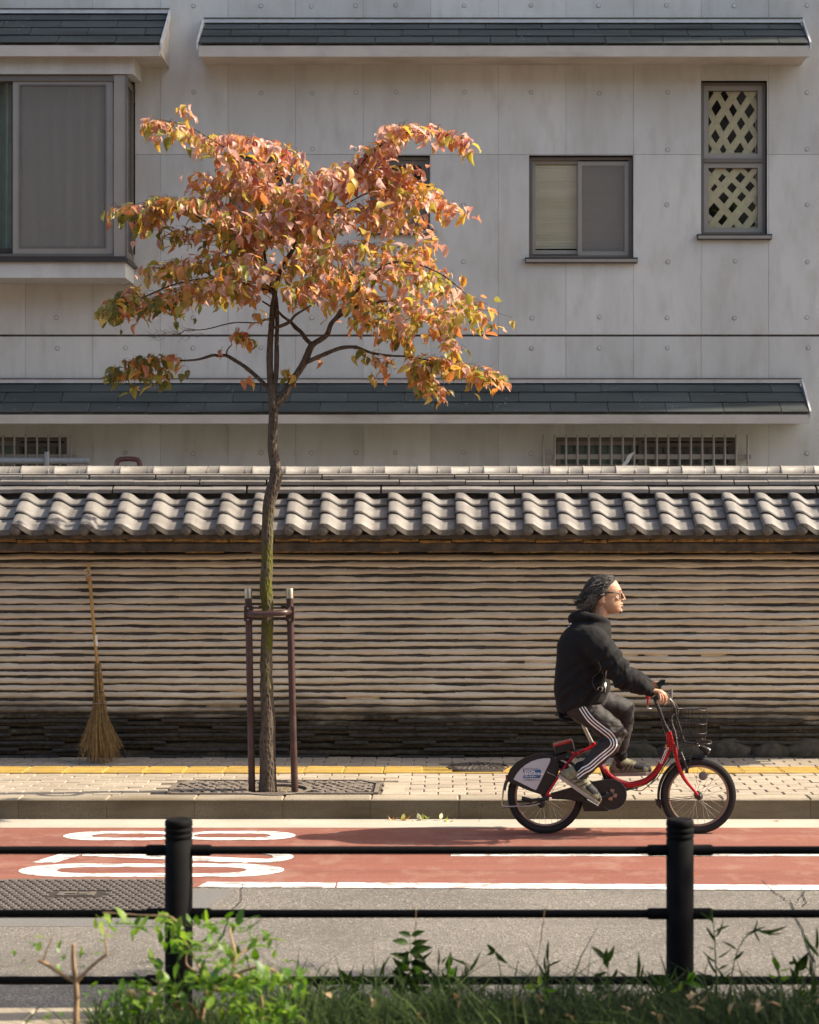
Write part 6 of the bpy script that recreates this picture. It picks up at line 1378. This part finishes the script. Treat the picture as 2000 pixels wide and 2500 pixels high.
# ================================================================== PLANTING in front of the fence
def leafset(L_, W, n, curl, fold, mat, nseg=4): return [leaf_mesh(100+k, L_, W*(.85+.3*((k*7) % 5)/4), curl*(1 if k % 2 else -.5), fold, nseg=nseg) for k in range(n)]
GB = leafset(.052, .026, 8, .7, .35, None); GM = [b.mesh('leaf', M['green1']) for b in GB]
NB = leafset(.085, .013, 6, .9, .3, None); NM = [b.mesh('leaf', M['weed1']) for b in NB]
def lm(p, yaw, pitch, s_): return Matrix.Translation(p) @ Matrix.Rotation(yaw, 4, 'Z') @ Matrix.Rotation(pitch, 4, 'X') @ Matrix.Scale(s_, 4)
# shrub at the lower left
D_S = 5.62
shrub = thing('leafy_shrub', (P(500, 0, D_S).x, D_S, .13), 'sunlit bright green leafy shrub in front of the left fence post', 'shrub')
def SPt(px, py, dy=0.): return P(px, py, D_S+dy)
stems = [[(470, 2760, 0), (480, 2620, 0), (490, 2500, 0), (497, 2450, -.02), (520, 2420, -.04), (560, 2390, -.06), (585, 2375, -.08)], [(490, 2500, 0), (500, 2440, .05), (505, 2405, .06), (508, 2380, .08)],
         [(490, 2520, 0), (470, 2460, -.06), (440, 2445, -.1), (420, 2455, -.12)], [(560, 2392, -.06), (575, 2340, -.04), (565, 2290, 0), (560, 2255, .05)], [(505, 2400, .06), (470, 2330, .08), (440, 2280, .1), (420, 2240, .1), (350, 2235, .12), (250, 2228, .15)],
         [(585, 2375, -.08), (640, 2360, -.1), (690, 2385, -.1), (720, 2430, -.1)], [(508, 2385, .08), (460, 2360, .1), (455, 2335, .1), (463, 2310, .1)], [(420, 2400, 0), (380, 2430, 0), (350, 2420, .05), (300, 2430, .05)], [(490, 2480, 0), (420, 2420, .05), (370, 2390, .1)],
         [(640, 2520, -.15), (640, 2440, -.15), (632, 2430, -.15)], [(575, 2340, -.04), (610, 2310, 0), (640, 2290, .05), (680, 2295, .06)]]
for k, st_ in enumerate(stems):
    q = spline([SPt(*p) for p in st_], 4); w0 = (.011, .008, .008, .006, .0045, .006, .004, .004, .005, .005, .004)[k]
    b = MB(); b.tube(q, [lerp(w0, w0*.45, i/(len(q)-1)) for i in range(len(q))], 7); b.build('stem', M['twig'], shrub)
for px, py in ((322, 2424), (370, 2426), (436, 2456), (530, 2415), (577, 2385)): b = MB(); a = SPt(px, py, -.1); b.tube([a+Vector((-.012, 0, .003)), a, a+Vector((.014, -.01, -.004))], [.008, .0095, .0075], 8); b.build('cut_stub', M['twig'], shrub)
LSP = [([(245, 2222), (330, 2240), (420, 2235)], 26, 9, .12), ([(395, 2215), (430, 2245), (445, 2290)], 24, 14, .08), ([(455, 2232), (520, 2240), (590, 2235)], 26, 12, .05), ([(600, 2240), (640, 2270), (680, 2300)], 16, 12, .03), ([(400, 2270), (470, 2290), (560, 2300)], 32, 22, .02),
       ([(520, 2310), (580, 2330), (640, 2350)], 32, 24, -.02), ([(380, 2330), (395, 2355)], 8, 8, .06), ([(290, 2400), (370, 2385), (450, 2380)], 46, 20, .02), ([(300, 2440), (370, 2420), (440, 2415)], 44, 22, -.03), ([(470, 2370), (560, 2380), (640, 2370)], 56, 26, -.06),
       ([(620, 2370), (690, 2370), (740, 2385)], 46, 22, -.10), ([(650, 2420), (690, 2440), (720, 2460)], 32, 24, -.12), ([(520, 2420), (600, 2440), (640, 2470)], 44, 30, -.15), ([(280, 2460), (300, 2490), (260, 2480)], 20, 16, 0), ([(380, 2480), (460, 2500), (560, 2500)], 34, 26, -.1), ([(600, 2490), (680, 2490)], 26, 20, -.15), ([(690, 2320), (700, 2340), (735, 2355)], 6, 5, -.05), ([(530, 2330), (600, 2420)], 30, 40, -.12)]
gl_ = []
for pts, n, sp, dy in LSP:
    for k in range(int(n*1.15)):
        t = rng.random()*(len(pts)-1); i = min(int(t), len(pts)-2); f = t-i; px, py = lerp(pts[i][0], pts[i+1][0], f)+rng.gauss(0, sp*.8), lerp(pts[i][1], pts[i+1][1], f)+22+rng.gauss(0, sp*.5)
        gl_.append((rng.random(), lm(SPt(px, py, dy+rng.uniform(-.14, .12)), rng.uniform(0, 6.28), rng.uniform(-1.9, -.3) if rng.random() < .8 else rng.uniform(.3, 1.5), rng.uniform(.55, 1.25)), rng.randrange(8)))
gl_.sort(key=lambda q: q[0]); fo = MB()
for k, (_, m, q) in enumerate(gl_):
    if k < 290: link('leaf', GM[q], shrub, m)
    else: fo.add([tuple(m @ Vector(v)) for v in GB[q].v], GB[q].f, True)
fo.build('foliage', M['greenN'], shrub, kind='stuff')
# pruned stem with a few leaves at the far left
D_P = 5.5
ps = thing('pruned_stem', (P(186, 0, D_P).x, D_P, .13), 'pruned brown stem forking into three stubs at the bottom left corner', 'shrub')
for q, r_ in (([(190, 2760), (186, 2500), (187, 2440), (185, 2398), (179, 2350), (179, 2304)], [.010, .0095, .0085, .0055]), ([(185, 2400), (150, 2378), (120, 2358), (94, 2344)], [.006, .007, .0065]), ([(186, 2400), (205, 2378), (232, 2352), (262, 2329)], [.006, .0055, .005]), ([(262, 2329), (257, 2300), (258, 2280), (250, 2262)], [.003, .002, .0015]), ([(105, 2350), (118, 2312), (128, 2290)], [.003, .002])):
    k = spline([P(x, y, D_P) for x, y in q], 4); b = MB(); b.tube(k, [interp([i/(len(r_)-1) for i in range(len(r_))], r_, i/(len(k)-1)) for i in range(len(k))], 8); b.build('stem', M['twig'], ps)
for px, py, s_ in ((112, 2290, 1), (150, 2295, .9), (234, 2268, .9), (283, 2285, 1), (49, 2352, .7), (32, 2322, .9), (80, 2312, 1), (92, 2325, .9), (70, 2300, .8), (158, 2334, .9), (195, 2340, .9), (202, 2362, .7), (224, 2412, 1), (146, 2330, .7), (228, 2330, .7), (212, 2330, .8), (150, 2372, .7), (62, 2365, .5), (252, 2300, .7), (240, 2410, .8), (205, 2425, .7), (150, 2480, .9), (110, 2490, 1), (60, 2495, .8), (215, 2450, .6)):
    link('leaf', GM[rng.randrange(8)], ps, lm(P(px, py, D_P+rng.uniform(-.06, .06)), rng.uniform(0, 6.28), rng.uniform(-1.8, -.5), s_*.85))
# weeds standing above the grass
def weed(name, label, stem, leaves, D_, r=.003, nar=False, cat='weed'):
    w_ = thing(name, (P(stem[0][0], 0, D_).x, D_, .13), label, cat)
    k = spline([P(x, y, D_) for x, y in stem], 4); b = MB(); b.tube(k, [lerp(r, r*.4, i/(len(k)-1)) for i in range(len(k))], 6); b.build('stem', M['green_stem'], w_)
    for px, py, a, s_ in leaves:                   # a: direction of the leaf tip in the picture, degrees, 0 = right
        p = P(px, py, D_+rng.uniform(-.03, .03)); m = Matrix.Translation(p) @ Matrix.Rotation(R(-a-90), 4, 'Y') @ Matrix.Rotation(rng.uniform(-.8, .8), 4, 'Z') @ Matrix.Rotation(rng.uniform(-.2, .3), 4, 'X') @ Matrix.Scale(s_, 4)
        link('leaf', (NM[rng.randrange(6)] if nar else (BMs if any(q in label for q in ('bright', 'yellow-green')) else WMs)[rng.randrange(6)]), w_, m)
    return w_
M['green_stem'] = simple('green_stem', (.06, .10, .025), .6)
WB = leafset(.075, .036, 6, .6, .5, None); WMs = [b.mesh('leaf', M['weed1']) for b in WB]; BMs = [b.mesh('leaf', M['green1']) for b in WB]
bl = [(1002+rng.uniform(-5, 5), y, a_+rng.uniform(-14, 14), s_*rng.uniform(.9, 1.15)) for y, s_ in ((2284, .65), (2304, .9), (2326, 1.05), (2348, 1.1), (2370, 1.15), (2394, 1.1), (2416, .9)) for a_ in (18, 162, 205, -25)[:4 if y > 2320 else 2]]
weed('broadleaf_weed', 'broad-leaved green weed standing tallest in the grass between the fence posts', [(1018, 2620), (1012, 2480), (1008, 2400), (1003, 2330), (1000, 2275)], bl, 6.25)
weed('small_weed', 'small green weed with drooping pointed leaves, right of the tall broad-leaved one', [(1236, 2560), (1228, 2440), (1222, 2370), (1210, 2325)], [(1210, 2325, 135, .62), (1210, 2325, 200, .5), (1212, 2327, -50, .8), (1212, 2325, -80, .55), (1208, 2322, 160, .4)], 6.2)
weed('bamboo_grass', 'wispy bamboo-like weed with narrow leaves beside the right fence post', [(1755, 2620), (1752, 2450), (1748, 2360), (1745, 2290), (1738, 2220)], [(1742, 2255, 95, .8), (1740, 2250, 140, .7), (1745, 2290, 60, .9), (1748, 2300, 120, .9), (1746, 2320, 100, 1), (1750, 2340, 35, .9), (1750, 2350, 150, .8), (1752, 2370, 60, 1), (1752, 2380, 120, 1), (1738, 2225, 60, .6), (1752, 2400, 30, 1), (1750, 2400, 150, 1), (1744, 2275, 25, .8)], 6.2, .004, True)
weed('bamboo_grass', 'arching narrow-leaved stem at the far right of the grass, leaves fanned out', [(1770, 2620), (1780, 2450), (1795, 2340), (1820, 2290), (1850, 2268)], [(1812, 2288, 88, 1.05), (1825, 2285, 25, .9), (1838, 2275, 80, .7), (1845, 2272, 18, 1.4), (1840, 2272, -60, .6), (1800, 2320, 150, .8), (1790, 2345, 20, .9), (1868, 2280, -35, .9), (1795, 2330, 60, .8), (1782, 2400, 130, 1), (1785, 2400, 40, 1)], 6.15, .0032, True)
weed('small_weed', 'young bright green shoot in the grass near the right edge', [(1905, 2620), (1902, 2460), (1903, 2380)], [(1902, 2370, 110, .8), (1903, 2372, 70, .7), (1900, 2385, 140, .6), (1905, 2390, 30, .6), (1902, 2360, 125, .6)], 6.15)
weed('small_weed', 'bright green seedling in the dark grass below the broken rail line at centre right', [(1330, 2620), (1325, 2480), (1322, 2410)], [(1320, 2410, 100, .7), (1322, 2412, 20, .9), (1325, 2410, -25, .9), (1318, 2412, 175, .8), (1320, 2418, 215, .7), (1300, 2420, 160, .6)], 6.05)
weed('small_weed', 'pair of bright green leaves low in the grass at the bottom centre', [(1215, 2640), (1212, 2540), (1210, 2470)], [(1208, 2465, 130, .8), (1211, 2468, 60, .6), (1212, 2472, 5, .7), (1206, 2476, 200, .6)], 6.0)
weed('small_weed', 'yellow-green leaves in front of the right fence post', [(1690, 2640), (1680, 2500), (1672, 2410)], [(1668, 2398, 170, .9), (1676, 2396, 10, .9), (1672, 2400, 60, .7), (1668, 2405, 215, .7), (1680, 2402, -20, .8)], 6.0)
for px, py, tx, lb in ((1010, 2420, 1016, 'thin dry seed stalk rising beside the broad-leaved weed'), (1302, 2420, 1330, 'thin grass seed stalk reaching the middle rail at centre right')):
    s_ = thing('seed_stalk', (P(px, 0, 6.3).x, 6.3, .13), lb, 'weed'); q = spline([P(px, py+180, 6.3), P(px, py, 6.3), P(lerp(px, tx, .6), 2310, 6.3), P(tx, 2222, 6.3)], 5); b = MB(); b.tube(q, .0011, 4, False); b.build('stem', M['straw'], s_)
    b = MB()
    for k in range(14): p = q[-1].lerp(q[-6], k/13); b.tube([p, p+Vector((rng.uniform(-.006, .006), 0, .006))], .0017, 4)
    b.build('seeds', M['straw'], s_, kind='stuff')
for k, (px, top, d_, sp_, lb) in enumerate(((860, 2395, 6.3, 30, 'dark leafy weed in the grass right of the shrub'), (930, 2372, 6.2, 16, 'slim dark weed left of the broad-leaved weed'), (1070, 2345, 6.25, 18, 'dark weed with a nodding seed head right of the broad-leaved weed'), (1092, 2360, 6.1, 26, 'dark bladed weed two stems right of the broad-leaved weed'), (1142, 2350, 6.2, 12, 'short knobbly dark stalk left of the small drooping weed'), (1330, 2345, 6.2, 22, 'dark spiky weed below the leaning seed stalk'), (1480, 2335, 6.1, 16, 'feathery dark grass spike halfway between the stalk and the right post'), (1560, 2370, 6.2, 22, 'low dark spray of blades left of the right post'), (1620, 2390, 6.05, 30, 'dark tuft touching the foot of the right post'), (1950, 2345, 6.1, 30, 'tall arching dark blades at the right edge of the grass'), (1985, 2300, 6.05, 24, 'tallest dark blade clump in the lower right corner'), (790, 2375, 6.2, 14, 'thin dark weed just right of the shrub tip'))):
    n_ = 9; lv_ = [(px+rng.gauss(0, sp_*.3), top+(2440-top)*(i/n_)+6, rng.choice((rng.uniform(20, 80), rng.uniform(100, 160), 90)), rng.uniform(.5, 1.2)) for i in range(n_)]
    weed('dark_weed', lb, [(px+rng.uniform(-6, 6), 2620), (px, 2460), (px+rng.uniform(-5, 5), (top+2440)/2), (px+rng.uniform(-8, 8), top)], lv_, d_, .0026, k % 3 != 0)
# the grass itself
g = MB(); r2 = random.Random(5)
def blade(x, y, h, lean, yaw, w_, droop):
    z0 = .125; d = Vector((math.cos(yaw), math.sin(yaw), 0)); sd_ = Vector((-d.y, d.x, 0)); vs = []
    for k in range(5):
        t = k/4; p = Vector((x, y, z0))+d*(lean*t+droop*t*t)*h+Vector((0, 0, h*(t-.42*droop*t*t*t))); ww = w_*(1-t**1.6)*.5+.0003; vs += [p-sd_*ww, p+sd_*ww]
    g.add(vs, [(2*k, 2*k+1, 2*k+3, 2*k+2) for k in range(4)], True)
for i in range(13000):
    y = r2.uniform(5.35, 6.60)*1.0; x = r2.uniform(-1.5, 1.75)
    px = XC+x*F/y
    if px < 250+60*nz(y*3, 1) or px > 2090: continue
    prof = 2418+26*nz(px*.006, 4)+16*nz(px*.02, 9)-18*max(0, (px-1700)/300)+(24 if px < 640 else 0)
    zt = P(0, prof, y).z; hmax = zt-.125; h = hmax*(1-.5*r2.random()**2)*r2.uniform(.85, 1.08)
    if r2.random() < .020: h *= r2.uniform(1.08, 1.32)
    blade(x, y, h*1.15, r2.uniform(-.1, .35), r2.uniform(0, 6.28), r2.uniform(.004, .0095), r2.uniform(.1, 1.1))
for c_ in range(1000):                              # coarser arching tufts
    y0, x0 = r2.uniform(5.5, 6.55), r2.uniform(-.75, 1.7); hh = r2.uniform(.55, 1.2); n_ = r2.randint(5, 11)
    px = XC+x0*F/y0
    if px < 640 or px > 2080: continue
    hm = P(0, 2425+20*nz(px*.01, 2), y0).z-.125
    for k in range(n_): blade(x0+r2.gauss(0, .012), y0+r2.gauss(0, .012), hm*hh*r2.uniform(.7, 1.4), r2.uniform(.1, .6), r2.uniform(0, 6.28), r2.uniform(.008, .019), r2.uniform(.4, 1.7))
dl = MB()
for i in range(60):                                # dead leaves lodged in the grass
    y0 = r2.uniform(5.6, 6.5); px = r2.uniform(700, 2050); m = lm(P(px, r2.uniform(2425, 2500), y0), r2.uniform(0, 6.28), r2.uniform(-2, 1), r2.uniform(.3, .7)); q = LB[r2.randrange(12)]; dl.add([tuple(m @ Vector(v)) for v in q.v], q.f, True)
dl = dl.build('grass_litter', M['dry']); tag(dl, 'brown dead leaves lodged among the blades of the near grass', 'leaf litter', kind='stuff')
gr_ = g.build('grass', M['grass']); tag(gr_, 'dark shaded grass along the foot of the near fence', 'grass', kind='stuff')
# street tree on the near verge beyond the right edge of the view: it throws the shade that lies on fence and grass
st = thing('verge_tree', (8.2, 6.2, .13), 'leafy green street tree on the near verge beyond the fence end', 'tree')
b = MB(); b.tube([(8.2, 6.2, 0), (8.15, 6.25, 1.8), (8.25, 6.35, 3.4), (8.1, 6.4, 5.0)], [.14, .11, .09, .05], 10); b.build('trunk', M['bark'], st)
b = MB(); lf = leaf_mesh(777, .19, .10, .6, .4, nseg=3)
for i in range(7200):
    while True:
        q = Vector((r2.uniform(-1, 1), r2.uniform(-1, 1), r2.uniform(-1, 1)))
        if q.length < 1 and (q.length > .35 or r2.random() < .3): break
    if nz(q.x*2.4+5, q.y*1.7, q.z*2.4) < -.36: continue
    c = Vector((7.95+q.x*2.35, 6.42+q.y*1.02, 4.9+q.z*1.5)); m = lm(c, r2.uniform(0, 6.28), r2.uniform(-1.2, 1.2), r2.uniform(.7, 1.2)); b.add([tuple(m @ Vector(v)) for v in lf.v], lf.f, True)
for i in range(1500):
    q = Vector((r2.gauss(0, .45), r2.gauss(0, .32), r2.gauss(0, .42))); m = lm(Vector((5.6, 7.78, 6.0))+Vector((q.x*1.6, q.y*.62, q.z)), r2.uniform(0, 6.28), r2.uniform(-1.2, 1.2), r2.uniform(.6, 1.0)); b.add([tuple(m @ Vector(v)) for v in lf.v], lf.f, True)
b.tube([(8.1, 6.4, 4.4), (6.9, 7.2, 5.4), (5.6, 7.78, 6.0)], [.05, .035, .015], 6)
b.build('crown', M['greenN'], st, kind='stuff')

# ================================================================== FALLEN LEAVES
def colour_leaf(nm, col, tr=.3): 
    return m_leaf(nm, 'obj', [(0., tuple(c*.85 for c in col)), (1., tuple(min(1, c*1.12) for c in col))], tr, .5, False)
FL = {'yellow': colour_leaf('fallen_yellow', (.55, .50, .12)), 'green': colour_leaf('fallen_green', (.33, .42, .07)), 'orange': colour_leaf('fallen_orange', (.60, .22, .03)), 'pale': colour_leaf('fallen_pale', (.66, .62, .42)), 'brown': colour_leaf('fallen_brown', (.33, .19, .10)), 'pink': colour_leaf('fallen_pink', (.50, .30, .23)), 'red': colour_leaf('fallen_red', (.40, .05, .03))}
def fallen(px, py, d, colr, s_, rot, label, dz=0, group=None):
    p = P(px, py, d); p.z += dz; b = LB[rng.randrange(12)]; me = b.mesh('fallen_leaf', FL[colr])
    o = link('fallen_leaf', me, None, Matrix.Translation(p) @ Euler(rot).to_matrix().to_4x4() @ Matrix.Scale(s_, 4)); return tag(o, label, 'leaf', group or 'fallen leaves in the gutter')
g_ = 'fallen leaves in the gutter'
fallen(968, 2001, 11.58, 'pale', .75, (1.45, .2, 1.35), 'pale leaf lying flat at the left end of the gutter leaf cluster', .012)
fallen(962, 1996, 11.60, 'orange', .6, (1.2, .3, 1.7), 'small orange leaf leaning on the kerb above the pale leaf at the cluster left', .008)
fallen(987, 1990, 11.58, 'yellow', .62, (.5, .4, .5), 'yellow-green leaf standing upright in the gutter cluster', .01)
fallen(1004, 1994, 11.58, 'orange', .85, (1.1, .2, 1.5), 'bright orange leaf in the middle of the gutter cluster', .01)
fallen(1010, 2004, 11.53, 'pale', .6, (1.5, 0, -1.4), 'cream leaf lying flat in front of the bright orange gutter leaf', .008)
fallen(1020, 1988, 11.58, 'pale', .68, (.4, -.5, -.5), 'whitish curled leaf standing right of the orange gutter leaf', .008)
fallen(1033, 1990, 11.58, 'green', .62, (.6, .4, .3), 'light green curled leaf in the right half of the gutter cluster', .008)
fallen(1050, 1996, 11.57, 'green', .5, (1.2, -.3, 1.2), 'small green leaf with a long stem in the gutter', .006)
fallen(1079, 1988, 11.58, 'pale', .55, (.3, .4, .2), 'pale upright leaf left of the lone green leaf pair in the gutter', .008)
fallen(1092, 1996, 11.56, 'green', .85, (1.15, .2, 1.45), 'green leaf at the right end of the gutter leaves', .01)
fallen(1106, 2003, 11.53, 'yellow', .7, (1.4, 0, 1.6), 'pale yellow leaf lying flat at the far right of the gutter leaves', .008)
fallen(1171, 2003, 11.54, 'brown', .42, (1.3, .3, 1.3), 'small brown leaf in the gutter just behind the bicycle', .006)
fallen(895, 2007, 11.53, 'red', .28, (1.4, .1, 1.3), 'tiny red leaf in the gutter left of the leaf cluster', .005)
fallen(707, 2002, 11.55, 'brown', .45, (1.35, .2, 1.5), 'small brown leaf in the gutter right of the left fence post', .006)
fallen(1515, 2001, 11.55, 'brown', .42, (1.3, -.2, 1.4), 'small brown leaf in the gutter between the bicycle wheels', .006)
fallen(1905, 2003, 11.54, 'brown', .5, (1.4, .2, 1.5), 'brown leaf in the gutter right of the front wheel', .006)
fallen(1580, 2002, 11.55, 'orange', .35, (1.3, .2, 1.4), 'small orange leaf in the gutter behind the front wheel', .006)
rg = 'fallen leaves on the wall roof'
fallen(617, 1275, 13.36, 'pink', .8, (.9, .3, 1.2), 'dry curled leaf on the roof tiles just left of the tree trunk', .012, rg)
fallen(878, 1260, 13.40, 'pink', .62, (.8, .4, .7), 'pinkish leaf caught between roof tile courses right of the tree trunk', .014, rg)
fallen(946, 1276, 13.34, 'pale', .85, (1.0, -.3, 1.3), 'crumpled pale leaf on an eave tile above the middle of the wall', .014, rg)
fallen(1036, 1287, 13.31, 'pale', .62, (1.1, .1, 1.5), 'small pale leaf lying on an eave tile left of the cyclist', .014, rg)
fallen(625, 1238, 13.44, 'orange', .6, (.2, .2, .3), 'small orange leaf hanging before the roof tiles beside the trunk', .0, rg)
lg = 'leaves on the red lane'
fallen(1089, 2149, 9.72, 'pale', .38, (1.4, .2, 1.0), 'small pale leaf on the red lane near the edge line', .014, lg)
fallen(1176, 2149, 9.72, 'yellow', .42, (1.3, .2, 1.5), 'small yellow leaf on the red lane near the edge line', .014, lg)
fallen(1701, 2136, 9.86, 'orange', .48, (1.4, .1, 1.4), 'orange leaf on the red lane beside the right fence post', .014, lg)
fallen(960, 2340, 8.02, 'pale', .75, (1.45, .2, 1.2), 'pale leaf lying on the grey asphalt behind the broad-leaved weed', .010, lg)
fallen(1300, 1878, 12.96, 'pink', .5, (1.3, .3, 1.2), 'pink leaf lying on the round manhole cover', .02, lg) if False else None
fallen(1152, 1876, 13.0, 'pink', .8, (1.4, .2, 1.5), 'pinkish leaf lying on the round manhole cover', .02, lg)
